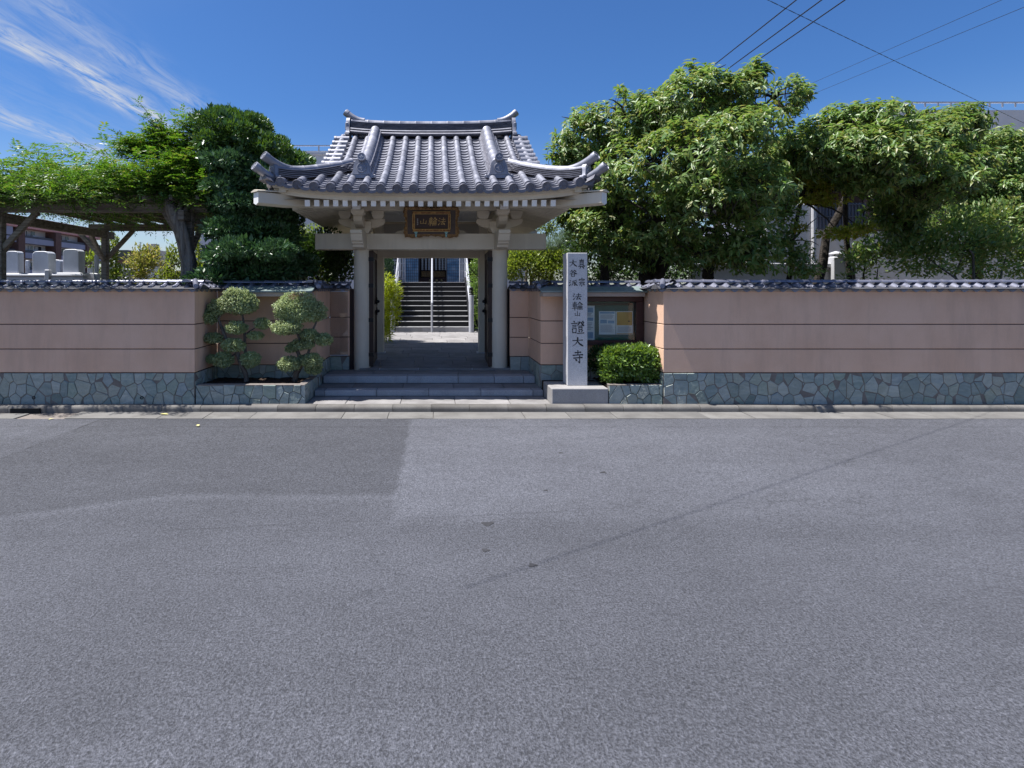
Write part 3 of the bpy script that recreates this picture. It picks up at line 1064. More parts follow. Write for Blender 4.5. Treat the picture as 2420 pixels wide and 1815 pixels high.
wr = thing('garden_wall', (8.0, 8.03, 0), 'pink rendered wall with tiled coping beneath the broadleaf trees beside the clipped shrub', 'garden wall', 'pink tile capped garden walls')
RX0, RX1, RX2, RX3 = 1.322, 1.65, 3.20, 15.0
wall_face((RX0, YG - .05), (RX1, YG - .05), wr, seed=11, stone_z0=.19, cell=.22)
wall_face((RX1, YG - .05), (RX1, YN), wr, seed=12, stone_z0=.0, cell=.2, cap1=-.05)
wall_face((RX1, YN), (RX2, YN), wr, seed=13, stone_z0=.0, cell=.22)
wall_face((RX2, YN), (RX2, YF), wr, seed=14, stone_z0=.18, cap1=-.05)
wall_face((RX2, YF), (RX3, YF), wr, seed=15)
coping((RX0, YG - .05), (RX1, YG - .05), wr)
coping((RX1, YG - .05), (RX1, YN), wr, trim1=-.06)
coping((RX1 - .06, YN), (RX2, YN), wr)
coping((RX2, YN), (RX2, YF), wr, trim1=-.06)
coping((RX2 - .09, YF), (RX3, YF), wr)
hip(RX2 - .07, YF, -1, wr)
hip(RX1 - .05, YN, -1, wr)


# --- lean-to copper canopies over the two niches
def canopy(x0, x1, parent, label, skew0, skew1):
    t = thing('copper_canopy', ((x0 + x1) / 2, YN, 1.5), label, 'canopy', 'copper canopies over the wall niches')
    g = MB()
    for k in range(5):                              # sheets with standing edges
        a = x0 + (x1 - x0) * k / 5 + .002; b = x0 + (x1 - x0) * (k + 1) / 5 - .002
        zf_, zb = 1.568, 1.640
        g = MB()
        g.add([(a, 8.575, zf_), (b, 8.575, zf_), (b, 8.86, zb), (a, 8.86, zb),
               (a, 8.575, zf_ - .022), (b, 8.575, zf_ - .022), (b, 8.86, zb - .02), (a, 8.86, zb - .02)],
              [(0, 1, 2, 3), (7, 6, 5, 4), (0, 4, 5, 1), (1, 5, 6, 2), (2, 6, 7, 3), (3, 7, 4, 0)])
        g.obj('copper_sheet', K['copper'], t)
    MB().box(x0 + .03, x1 - .03, 8.60, 8.865, 1.484, 1.545).obj('fascia', K['mould'], t, bevel=.004)
    MB().box(x0 + .015, x1 - .015, 8.585, 8.86, 1.5455, 1.5475).obj('soffit', K['mould'], t)
    return t


canopy(-3.10, -1.80, wl_, 'teal copper lean-to canopy above the two clipped cloud trees', 0, 0)
canopy(1.60, 3.19, wr, 'teal copper lean-to canopy above the glazed notice board', 0, 0)

# --- planters
pl = thing('planter', (-2.5, 8.03, 0), 'low green stone planter holding the two cloud pruned trees', 'planter', 'green stone planters')
MB().box(LX1 + .03, -1.80, 8.05, 8.15, -.05, .245).obj('planter_wall', K['mortar'], pl)
MB().box(-1.90, -1.80, 8.15, 8.86, -.05, .245).obj('planter_wall', K['mortar'], pl)
stones((LX1 + .01, 8.045, 0), (1, 0, 0), 1.525, -.02, .262, pl, .155, 21)
stones((-1.795, 8.04, 0), (0, 1, 0), .83, -.02, .262, pl, .16, 22)
MB().box(LX1 + .03, -1.79, 8.036, 8.15, .246, .266).obj('planter_rim', K['mortar'], pl, bevel=.005)
MB().box(-1.89, -1.785, 8.151, 8.86, .246, .266).obj('planter_rim', K['mortar'], pl, bevel=.005)


def soil(x0, x1, y0, y1, z, parent):
    g = MB(); nx, ny = 24, 12
    for j in range(ny + 1):
        for i in range(nx + 1):
            g.v.append((x0 + (x1 - x0) * i / nx, y0 + (y1 - y0) * j / ny, z + R.uniform(-.012, .018)))
    for j in range(ny):
        for i in range(nx):
            a = j * (nx + 1) + i
            g.f.append((a, a + 1, a + nx + 2, a + nx + 1))
    g.obj('soil', K['soil'], parent, smooth=True)


soil(LX1 + .02, -1.885, 8.14, 8.86, .235, pl)
pr_ = thing('planter', (2.9, 8.03, 0), 'low green stone planter under the notice board holding one rounded shrub', 'planter', 'green stone planters')
MB().box(2.452, 3.19, 8.05, 8.15, -.05, .245).obj('planter_wall', K['mortar'], pr_)
stones((2.447, 8.045, 0), (1, 0, 0), .745, -.02, .262, pr_, .15, 23)
MB().box(2.447, 3.19, 8.036, 8.15, .246, .266).obj('planter_rim', K['mortar'], pr_, bevel=.005)
soil(2.44, 3.19, 8.14, 8.86, .235, pr_)
# fill behind the sign stone
MB().box(1.66, 2.45, 8.66, 8.86, -.05, .20).obj('planter_fill', K['soil'], pr_)

# --- clear acrylic sheet screwed to the wall beside the gate
ac = thing('acrylic_sheet', (-1.62, 10.0, .6), 'clear scratched acrylic sheet fixed on the pink wall beside the gate column', 'acrylic sheet')
MB().box(-1.785, -1.475, 9.975, 9.985, .45, 1.545).obj('sheet', K['acryl'], ac)
for z in (.445, 1.545):
    MB().box(-1.785, -1.475, 9.965, 9.99, z, z + .014).obj('edge_strip', K['steel'], ac)

# dark strips added in the open slots by the columns so they read dark
sb_ = thing('gap_filler', (-1.43, 10.1, .2), 'added dark strip filling the gap between the acrylic covered wall end and the gate column', 'board', 'added dark strips beside the gate columns')
MB().box(-1.475, -1.345, 10.16, 10.19, .19, 1.60).obj('board', K['groove'], sb_)
sb_ = thing('gap_filler', (1.31, 10.1, .2), 'added dark strip filling the gap between the gate column and the wall nearest the stone pillar', 'board', 'added dark strips beside the gate columns')
MB().box(1.255, 1.345, 10.20, 10.23, .19, 1.60).obj('board', K['groove'], sb_)
# ------------------------------------------------------------------ temple gate
XC = -.045
gate = thing('temple_gate', (XC, 11.1, .2), 'tiled hip and gable temple gate with beige columns standing at the top of the steps', 'temple gate')
P_, W_ = K['paint'], K['white']
CX = (XC - 1.20, XC + 1.195)

# columns
for cx in CX:
    g = MB()
    g.lathe([(.150, .17), (.150, .9), (.149, 1.7), (.146, 2.30)], Matrix.Translation((cx, 10.14, 0)), 28)
    g.obj('column', P_, gate, smooth=True, sharp=60)
for s in (-1, 1):
    a = XC + s * .985; b = XC + s * 1.185
    MB().box(min(a, b), max(a, b), 11.97, 12.17, .2, 2.95).obj('rear_pillar', P_, gate, bevel=.02)
    c = XC + s * 1.085
    MB().box(c - .13, c + .13, 11.94, 12.20, .20, .285).obj('pillar_base', K['granite'], gate, bevel=.01)
# front beam, rear beam, threshold
MB().box(-2.05, 1.955, 10.0, 10.26, 2.283, 2.558).obj('crossbeam', P_, gate, bevel=.008)
MB().box(XC - 1.6, XC + 1.6, 11.98, 12.16, 2.243, 2.46).obj('rear_beam', P_, gate, bevel=.006)
MB().box(XC - 1.05, XC + 1.05, 9.985, 10.05, .19, .226).obj('threshold', K['granite'], gate, bevel=.004)
# longitudinal beams with the carved nose stepping back under the front end
for cx in CX:
    nose = [(9.30, 2.556), (9.30, 2.50), (9.335, 2.485), (9.355, 2.45), (9.40, 2.385), (9.45, 2.372), (9.47, 2.345), (9.53, 2.33),
            (9.56, 2.29), (9.66, 2.278), (9.998, 2.278), (9.998, 2.556)]
    M = Matrix(((0, 0, 1, cx), (1, 0, 0, 0), (0, 1, 0, 0), (0, 0, 0, 1)))
    MB().prism(nose, -.096, .096, M).obj('beam_nose', P_, gate, bevel=.005)
    MB().box(cx - .09, cx + .09, 10.26, 11.98, 2.29, 2.53).obj('side_beam', P_, gate, bevel=.006)


# bracket sets over the columns
def masu(cx, cy, z0, w, h, name='bearing_block'):
    g = MB()
    a, b = w * .34, w / 2
    g.add([(cx - a, cy - a, z0), (cx + a, cy - a, z0), (cx + a, cy + a, z0), (cx - a, cy + a, z0),
           (cx - b, cy - b, z0 + h * .45), (cx + b, cy - b, z0 + h * .45), (cx + b, cy + b, z0 + h * .45), (cx - b, cy + b, z0 + h * .45),
           (cx - b, cy - b, z0 + h), (cx + b, cy - b, z0 + h), (cx + b, cy + b, z0 + h), (cx - b, cy + b, z0 + h)],
          [(0, 3, 2, 1), (8, 9, 10, 11)] + [(i, (i + 1) % 4, 4 + (i + 1) % 4, 4 + i) for i in range(4)] +
          [(4 + i, 4 + (i + 1) % 4, 8 + (i + 1) % 4, 8 + i) for i in range(4)])
    return g.obj(name, P_, gate, bevel=.004)


for cx in CX:
    masu(cx, 10.10, 2.560, .36, .20, 'base_block')
    arm = [(-.40, .0), (-.40, -.055), (-.36, -.095), (-.29, -.125), (-.20, -.15), (.20, -.15), (.29, -.125), (.36, -.095), (.40, -.055), (.40, 0)]
    M = Matrix(((1, 0, 0, cx), (0, 0, -1, 10.10), (0, 1, 0, 2.81), (0, 0, 0, 1)))
    MB().prism(arm, -.07, .07, M).obj('bracket_arm', P_, gate, bevel=.005)
    for s in (-1, 1):
        masu(cx + s * .285, 10.08, 2.812, .21, .135)
    # forward arm and its block
    armf = [(10.02, 2.81), (10.02, 2.64), (9.75, 2.64), (9.60, 2.675), (9.52, 2.72), (9.49, 2.765), (9.49, 2.81)]
    M = Matrix(((0, 0, 1, cx), (1, 0, 0, 0), (0, 1, 0, 0), (0, 0, 0, 1)))
    MB().prism(armf, -.073, .073, M).obj('forward_arm', P_, gate, bevel=.005)
    masu(cx, 9.58, 2.812, .22, .10)
    # projecting beam end, painted white on its face
    MB().box(cx - .068, cx + .068, 9.345, 12.4, 2.884, 3.02).obj('tie_beam', P_, gate, bevel=.004)
    MB().box(cx - .066, cx + .066, 9.340, 9.346, 2.887, 3.018).obj('beam_end', W_, gate)

# wall plates (purlins)
for y in (9.98, 12.16):
    MB().box(XC - 1.78, XC + 1.78, y - .08, y + .08, 2.948, 3.13).obj('purlin', P_, gate, bevel=.006)
for cx in CX:
    MB().box(cx - .08, cx + .08, 9.2, 13.1, 3.022, 3.14).obj('side_purlin', P_, gate, bevel=.006)

# boarded ceiling between the columns and the shaded rear panel
y = 10.2
while y < 11.85:
    MB().box(CX[0] + .09, CX[1] - .09, y, y + .262, 3.00, 3.018).obj('ceiling_board', K['ceiling'], gate)
    y += .27
for x in (XC - .62, XC + .62):
    MB().box(x - .02, x + .02, 10.2, 11.85, 2.985, 3.0).obj('ceiling_batten', K['ceiling'], gate)
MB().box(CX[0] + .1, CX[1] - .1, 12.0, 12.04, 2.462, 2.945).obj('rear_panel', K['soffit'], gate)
MB().box(XC - .75, XC - .42, 11.94, 12.0, 2.462, 2.72).obj('strut_block', P_, gate)
MB().box(XC + .42, XC + .75, 11.94, 12.0, 2.462, 2.72).obj('strut_block', P_, gate)
# frog-leg strut standing on the front beam behind the plaque
fl = [(-.64, 0), (-.58, .05), (-.50, .06), (-.30, .24), (-.10, .30), (.10, .30), (.30, .24), (.50, .06), (.58, .05), (.64, 0)]
M = Matrix(((1, 0, 0, XC), (0, 0, -1, 10.13), (0, 1, 0, 2.560), (0, 0, 0, 1)))
MB().prism(fl, -.045, .045, M).obj('frog_leg_strut', P_, gate, bevel=.006)

# doors, folded back inwards
for s in (-1, 1):
    x0 = XC + s * 1.045
    d = MB()
    tilt = s * .028
    def dp(off, y): return x0 + off + tilt * (y - 10.06) / 1.0
    def dbox(o0, o1, y0, y1, z0, z1):
        a0, a1 = sorted((o0, o1))
        return MB().add([(dp(a0, y0), y0, z0), (dp(a1, y0), y0, z0), (dp(a1, y1), y1, z0), (dp(a0, y1), y1, z0),
                         (dp(a0, y0), y0, z1), (dp(a1, y0), y0, z1), (dp(a1, y1), y1, z1), (dp(a0, y1), y1, z1)],
                        [(0, 3, 2, 1), (4, 5, 6, 7), (0, 1, 5, 4), (1, 2, 6, 5), (2, 3, 7, 6), (3, 0, 4, 7)])
    door = dbox(-.045, .045, 10.06, 10.17, .245, 2.265).obj('door', K['wood_dark'], gate, bevel=.006)
    dbox(-.045, .045, 10.95, 11.06, .265, 2.265).obj('stile', K['wood_dark'], door, bevel=.006)
    for z0, z1 in ((.262, .40), (1.20, 1.32), (2.14, 2.265)):
        dbox(-.04, .04, 10.171, 10.949, z0, z1).obj('rail', K['wood_dark'], door, bevel=.004)
    for k in range(6):
        dbox(-.018, .018, 10.172 + k * .1295, 10.172 + k * .1295 + .127, .41, 2.13).obj('plank', K['wood_dark'], door, bevel=.003)
    for z in (.42, 1.02, 1.62, 2.08):                      # iron straps on the edge
        dbox(-.052, .052, 10.05, 10.20, z, z + .07).obj('strap', K['iron'], door)
    for z in (1.18, 1.36):                                 # spiky pull plates near the free edge
        g = MB()
        star = []
        for k in range(16):
            a = 2 * math.pi * k / 16
            r = .075 if k % 2 == 0 else .038
            star.append((r * math.cos(a), r * math.sin(a)))
        M = Matrix(((0, 0, -s, dp(-s * .046, 10.93)), (1, 0, 0, 10.93), (0, 1, 0, z), (0, 0, 0, 1)))
        g.prism(star, 0, .012, M)
        g.lathe([(.035, .012), (.028, .04), (.012, .055)], M, 10)
        g.obj('door_pull', K['iron'], door, smooth=True)

# ------------------------------------------------------------------ gate roof
AW, Y0, YR, Y1 = 2.36, 8.35, 11.15, 13.95          # half width at the eaves, front eave, ridge, rear eave
HR = YR - Y0
GX = 1.62                                           # gable wall, verge a little beyond


def prof(s):
    t = max(0.0, s) / HR
    return 3.035 + 1.50 * (.70 * t + .30 * t * t)


def lift(u):
    return .128 * abs(u) ** 4.2


def zfront(x, y):
    s = (y - Y0) if y <= YR else (Y1 - y)
    return prof(s) + lift((x - XC) / 2.33) * max(0, 1 - s / 1.3)


def zside(x, y):
    s = AW - abs(x - XC)
    return prof(s) + lift((y - YR) / HR) * max(0, 1 - s / 1.3)


roof = MB()
# bedding surface of the two main slopes and the two hipped ends
for back in (0, 1):
    ny, nx = 26, 40
    b = len(roof.v)
    for j in range(ny + 1):
        s = HR * j / ny
        hw = AW - s if s < AW - GX - .10 else GX + .10
        if s < AW - GX - .10: hw = AW - s
        for i in range(nx + 1):
            x = XC + hw * (2 * i / nx - 1)
            y = Y0 + s if not back else Y1 - s
            roof.v.append((x, y, zfront(x, y) - .012))
    for j in range(ny):
        for i in range(nx):
            a = b + j * (nx + 1) + i
            roof.f.append((a, a + 1, a + nx + 2, a + nx + 1))
for sgn in (-1, 1):
    ns, ny = 10, 36
    b = len(roof.v)
    for j in range(ns + 1):
        s = (AW - GX) * j / ns
        for i in range(ny + 1):
            y = YR + (HR - s) * (2 * i / ny - 1)
            x = XC + sgn * (AW - s)
            roof.v.append((x, y, zside(x, y) - .012))
    for j in range(ns):
        for i in range(ny):
            a = b + j * (ny + 1) + i
            roof.f.append((a, a + 1, a + ny + 2, a + ny + 1))
roof_o = roof.obj('roof', K['tile_dark'], gate, smooth=True)


# tile meshes -------------------------------------------------------
def cover_mesh():
    g = MB(); m = 8
    secs = [(-.150, .057), (-.138, .059), (-.130, .057), (.0, .055), (.150, .053)]
    for y, r in secs:
        for k in range(m + 1):
            t = -.5 + (math.pi + 1.0) * k / m
            g.v.append((-r * math.cos(t), y, r * math.sin(t) * 1.05 + .026))
    for j in range(len(secs) - 1):
        for k in range(m):
            a = j * (m + 1) + k
            g.f.append((a, a + 1, a + m + 2, a + m + 1))
    g.f.append(tuple(range(m + 1)))
    return g.mesh('cover_tile', K['tile'], smooth=True, sharp=50)


def pan_mesh(Lp=.155, half=.088):
    g = MB(); m = 6
    top = []
    for j, (y, zr) in enumerate(((-Lp / 2, .020), (Lp / 2, 0.0))):
        for k in range(m + 1):
            x = -half + 2 * half * k / m
            sag = .024 * (1 - (x / half) ** 2)
            g.v.append((x, y, zr * 1.25 - sag + .006))
    for k in range(m):
        g.f.append((k, k + 1, m + 2 + k, m + 1 + k))
    b = len(g.v)
    for k in range(m + 1):
        x, y, z = g.v[k]
        g.v.append((x, y, z - .022))
    for k in range(m):
        g.f.append((k, b + k, b + k + 1, k + 1))
    return g.mesh('pan_tile', K['tile'], smooth=True, sharp=40)


def emblem(g, M, r=.070, d=.0):
    """round tile end: raised rim and a four-pointed lozenge"""
    g.lathe([(r, d - .06), (r, d), (r * .94, d + .008), (r * .80, d + .008), (r * .76, d), (.001, d)], M, 20, cap=False)
    n = 16
    st = []
    for k in range(n):
        a = 2 * math.pi * k / n
        c = k % 4
        rr = {0: .64, 1: .36, 2: .27, 3: .36}[c] * r
        st.append((rr * math.cos(a), rr * math.sin(a)))
    g.prism(st, d, d + .006, M)
    g.lathe([(r * .16, d), (r * .14, d + .010), (.001, d + .011)], M, 10, cap=False)


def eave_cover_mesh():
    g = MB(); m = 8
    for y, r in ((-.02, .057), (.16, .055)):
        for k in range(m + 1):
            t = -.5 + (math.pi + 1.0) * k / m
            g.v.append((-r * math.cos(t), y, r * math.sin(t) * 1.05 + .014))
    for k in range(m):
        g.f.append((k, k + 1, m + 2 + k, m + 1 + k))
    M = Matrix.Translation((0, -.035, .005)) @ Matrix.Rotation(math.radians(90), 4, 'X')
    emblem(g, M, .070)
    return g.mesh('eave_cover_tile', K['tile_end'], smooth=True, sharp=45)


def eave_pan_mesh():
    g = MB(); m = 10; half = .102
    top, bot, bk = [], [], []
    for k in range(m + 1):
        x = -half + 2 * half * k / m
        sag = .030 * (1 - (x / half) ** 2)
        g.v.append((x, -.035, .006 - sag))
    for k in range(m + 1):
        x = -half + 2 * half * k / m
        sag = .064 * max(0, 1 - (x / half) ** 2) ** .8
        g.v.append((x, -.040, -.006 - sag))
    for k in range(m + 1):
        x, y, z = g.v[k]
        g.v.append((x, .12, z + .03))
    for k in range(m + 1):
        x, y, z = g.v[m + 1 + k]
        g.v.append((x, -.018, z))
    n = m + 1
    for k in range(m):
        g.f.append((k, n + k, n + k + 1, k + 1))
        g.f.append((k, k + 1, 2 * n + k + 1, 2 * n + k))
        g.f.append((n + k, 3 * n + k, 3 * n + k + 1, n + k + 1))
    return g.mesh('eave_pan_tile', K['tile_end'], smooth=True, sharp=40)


CV, PN, EC, EP = cover_mesh(), pan_mesh(), eave_cover_mesh(), eave_pan_mesh()


def slope_matrix(x, y, z, slope, lat=0.0, rotz=0.0):
    """tile frame: local y runs up the slope"""
    return Matrix.Translation((x, y, z)) @ Matrix.Rotation(rotz, 4, 'Z') @ Matrix.Rotation(slope, 4, 'X') @ Matrix.Rotation(lat, 4, 'Y')


KD = 1.06                                           # descending ridges
SP = .24
front_pans = []
for k in range(-9, 10):
    x = XC + k * SP
    ax = abs(k * SP)
    s_end = HR - .06 if ax < GX + .1 else AW - ax
    # eave end tile
    e = .05
    sl = math.atan2(zfront(x, Y0 + .2) - zfront(x, Y0), .2)
    lat = -math.atan((zfront(x + .05, Y0) - zfront(x - .05, Y0)) / .1)
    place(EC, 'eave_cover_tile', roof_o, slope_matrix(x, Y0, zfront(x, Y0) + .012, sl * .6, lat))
    s = .29
    while s < s_end - .02:
        if not (abs(ax - KD) < .09 and s > .55):
            y = Y0 + s
            sl = math.atan2(zfront(x, y + .1) - zfront(x, y - .1), .2)
            place(CV, 'cover_tile', roof_o, slope_matrix(x + R.uniform(-.002, .002), y, zfront(x, y) + R.uniform(-.001, .002), sl, R.uniform(-.02, .02)))
        s += .258
n_pan = 0
for k in range(-10, 10):
    x = XC + (k + .5) * SP
    ax = abs((k + .5) * SP)
    s_end = HR - .05 if ax < GX + .1 else AW - ax - .05
    if ax < AW - .05:
        sl = math.atan2(zfront(x, Y0 + .2) - zfront(x, Y0), .2)
        lat = -math.atan((zfront(x + .05, Y0) - zfront(x - .05, Y0)) / .1)
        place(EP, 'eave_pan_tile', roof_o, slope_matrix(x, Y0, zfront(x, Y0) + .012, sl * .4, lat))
    s = .10
    while s < s_end:
        y = Y0 + s
        sl = math.atan2(zfront(x, y + .05) - zfront(x, y - .05), .1)
        front_pans.append((s_end < 1.0, slope_matrix(x, y, zfront(x, y) + .012, sl)))
        s += .128
pm = MB()
for i, (short, Mx) in enumerate(sorted(front_pans, key=lambda q: q[0])):
    if i < 296:
        place(PN, 'pan_tile', roof_o, Mx)
    else:
        pm.add([Mx @ v.co for v in PN.vertices], [tuple(p.vertices) for p in PN.polygons])
if pm.v:
    o = pm.obj('short_row_tiles', K['tile'], roof_o, smooth=True, fix=False)
    o['kind'] = 'stuff'

# rear slope and hipped ends: the same rows, joined
bk = MB()
for k in range(-9, 10):
    x = XC + k * SP
    ax = abs(k * SP)
    s_end = HR if ax < GX + .1 else AW - ax
    pts = [(x, Y1 - HR * j / 14, zfront(x, Y1 - HR * j / 14) + .012) for j in range(15) if HR * j / 14 <= s_end + .1]
    if len(pts) > 1: bk.tube(pts, .066, 8)
for sgn in (-1, 1):
    for k in range(-11, 12):
        y = YR + k * SP
        s_end = min(AW - GX, HR - abs(k * SP))
        if s_end < .12: continue
        pts = [(XC + sgn * (AW - s_end * j / 5), y, zside(XC + sgn * (AW - s_end * j / 5), y) + .012) for j in range(6)]
        bk.tube(pts, .066, 8)
        M = Matrix.Translation((XC + sgn * (AW + .03), y, zside(XC + sgn * AW, y) + .02)) @ Matrix.Rotation(math.radians(90) * sgn, 4, 'Y')
        bk.lathe([(.071, -.06), (.071, 0), (.066, .008), (.055, .008), (.052, 0), (.001, 0)], M, 14, cap=False)
    for k in range(-12, 12):
        y = YR + (k + .5) * SP
        if abs(y - YR) > HR - .05: continue
        x = XC + sgn * (AW + .035)
        bk.box(min(x, x - sgn * .02), max(x, x - sgn * .02), y - .10, y + .10, zside(XC + sgn * AW, y) - .055, zside(XC + sgn * AW, y) + .01)
o = bk.obj('rear_and_side_tiles', K['tile'], roof_o, smooth=True, sharp=45)
o['kind'] = 'stuff'


# ridges -------------------------------------------------------------
def half_round_sec(r, h=1.0, n=8):
    return [(-r * math.cos(math.pi * k / n), r * h * math.sin(math.pi * k / n)) for k in range(n + 1)]


def ridge(path, sides, courses, cap_r, cap_len, name, ups=(0, 0, 1), base=0.0, w0=.24, w1=.17, course_h=.03, tail_drop=0):
    """stacked noshi courses topped by rounded cap tiles along a path"""
    part = None
    z = base
    for c in range(courses):
        w = w0 + (w1 - w0) * c / max(1, courses - 1)
        h = course_h
        sec = [(-w / 2, z), (-w / 2 - .012, z + .004), (-w / 2 - .012, z + h - .012), (-w / 2 + .004, z + h - .008), (w / 2 - .004, z + h - .008), (w / 2 + .012, z + h - .012), (w / 2 + .012, z + .004), (w / 2, z)]
        g = MB().sweep(sec, path, sides, ups)
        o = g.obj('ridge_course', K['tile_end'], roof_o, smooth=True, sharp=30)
        z += h
    # cap tiles
    P = [Vector(p) for p in path]
    Ls = [0]
    for a, b in zip(P, P[1:]): Ls.append(Ls[-1] + (b - a).length)
    tot = Ls[-1]

    def pt(d):
        d = max(0, min(tot, d))
        for i in range(len(P) - 1):
            if d <= Ls[i + 1] + 1e-9:
                t = (d - Ls[i]) / (Ls[i + 1] - Ls[i])
                sd = Vector(sides[i]).lerp(Vector(sides[i + 1]), t) if isinstance(sides, list) else Vector(sides)
                return P[i].lerp(P[i + 1], t), sd
        return P[-1], Vector(sides[-1] if isinstance(sides, list) else sides)
    n = max(1, round(tot / cap_len))
    u = Vector((0, 0, 1))
    for i in range(n):
        g = MB()
        pa = []
        for q, r in ((0, 1.0), (.06, 1.05), (.09, 1.0), (.5, .985), (1.0, .97)):
            p, sd = pt((i + q) * tot / n)
            pa.append((p, sd, r))
        sec0 = half_round_sec(cap_r, 1.1)
        b = len(g.v)
        for p, sd, r in pa:
            for a, c in sec0:
                g.v.append(tuple(p + sd * a * r + u * (c * r + z - .01)))
        m = len(sec0)
        for j in range(len(pa) - 1):
            for k in range(m - 1):
                g.f.append((b + j * m + k, b + j * m + k + 1, b + (j + 1) * m + k + 1, b + (j + 1) * m + k))
        g.f.append(tuple(range(b, b + m)))
        g.obj('ridge_cap', K['tile'], roof_o, smooth=True, sharp=50)
    return z


def horn(p0, d, length, rise, r0=.05, r1=.072, name='horn_tile'):
    """upswept tubular tile with a round emblem on its end"""
    p0 = Vector(p0); d = Vector(d).normalized()
    pts, rad = [], []
    for i in range(9):
        t = i / 8
        pts.append(p0 + d * length * t + Vector((0, 0, rise * t ** 1.9)))
        rad.append(r0 + (r1 - r0) * t ** 1.6)
    g = MB().tube(pts, rad, 14)
    dv = (pts[-1] - pts[-2]).normalized()
    M = Matrix.Translation(pts[-1]) @ dv.to_track_quat('Z', 'Y').to_matrix().to_4x4()
    emblem(g, M, r1 * 1.04, .01)
    return g.obj(name, K['tile'], roof_o, smooth=True, sharp=45)


def oni(M, w, h, name='ridge_end_tile'):
    """bell-shaped ridge-end tile with curled feet and a round crest; local xy is its face"""
    pr = [(-.50, 0), (-.53, .06), (-.50, .13), (-.44, .12), (-.40, .15), (-.34, .28), (-.31, .55), (-.29, .75), (-.22, .90), (-.10, .98)]
    out = [(x * w, y * h) for x, y in pr] + [(-x * w, y * h) for x, y in pr[::-1]]
    g = MB()
    g.prism(out, -.035, .03, M)
    inner = [(x * w * .84, .06 * h + y * h * .86) for x, y in pr[4:]] + [(-x * w * .84, .06 * h + y * h * .86) for x, y in pr[4:][::-1]]
    g.prism(inner, .03, .038, M)
    emblem(g, M @ Matrix.Translation((0, h * .52, .0)), w * .19, .042)
    for s in (-1, 1):
        g.lathe([(.028, -.03), (.028, .035), (.018, .045), (.004, .045)], M @ Matrix.Translation((s * w * .47, h * .10, 0)), 10, cap=False)
    return g.obj(name, K['tile'], roof_o, smooth=True, sharp=35)


# main ridge
rp = []
for i in range(25):
    u = -1 + 2 * i / 24
    rp.append((XC + 1.53 * u, YR, 4.515 + .055 * abs(u) ** 3))
sd = (0, 1, 0)
for w, z, h in ((.36, .0, .05), (.32, .055, .045)):           # two rounded lower courses
    sec = [(-w / 2, z), (-w / 2 - .02, z + h / 2), (-w / 2, z + h), (w / 2, z + h), (w / 2 + .02, z + h / 2), (w / 2, z)]
    MB().sweep(sec, rp, sd).obj('ridge_course', K['tile'], roof_o, smooth=True, sharp=60)
ridge([(p[0], p[1], p[2] + .10) for p in rp], sd, 6, .072, .30, 'main', w0=.26, w1=.20, course_h=.025)
for s in (-1, 1):
    M = Matrix(((0, 0, s, XC + s * 1.585), (s, 0, 0, YR), (0, 1, 0, 4.50), (0, 0, 0, 1)))
    oni(M, .50, .40)
    horn((XC + s * 1.28, YR, 4.835), (s, 0, 0), .36, .165, .060, .066)
    MB().box(XC + s * 1.60 - .035, XC + s * 1.60 + .035, YR - .16, YR - .10, 4.62, 4.78).obj('ridge_boss', K['tile'], roof_o, bevel=.02)

# descending ridges
for s in (-1, 1):
    x = XC + s * KD
    ys = [10.98 - i * (10.98 - 9.00) / 14 for i in range(15)]
    dpth = [(x, y, zfront(x, y) + .03) for y in ys]
    ridge(dpth, (1, 0, 0), 5, .088, .27, 'descending', w0=.27, w1=.20, course_h=.033)
    # rear twin
    dpr = [(x, 2 * YR - y, zfront(x, y) + .03) for y in ys]
    MB().sweep([(-.12, 0), (-.09, .15), (0, .235), (.09, .15), (.12, 0)], dpr, (1, 0, 0)).obj('rear_ridge', K['tile'], roof_o, smooth=True)
    zb = zfront(x, 8.92)
    M = Matrix(((1, 0, 0, x), (0, 0, -1, 8.93), (0, 1, 0, zb + .035), (0, 0, 0, 1))) @ Matrix.Rotation(math.radians(-6), 4, 'X')
    oni(M, .42, .31)
    horn((x, 9.08, zb + .345), (0, -1, 0), .20, .015, .055, .062)

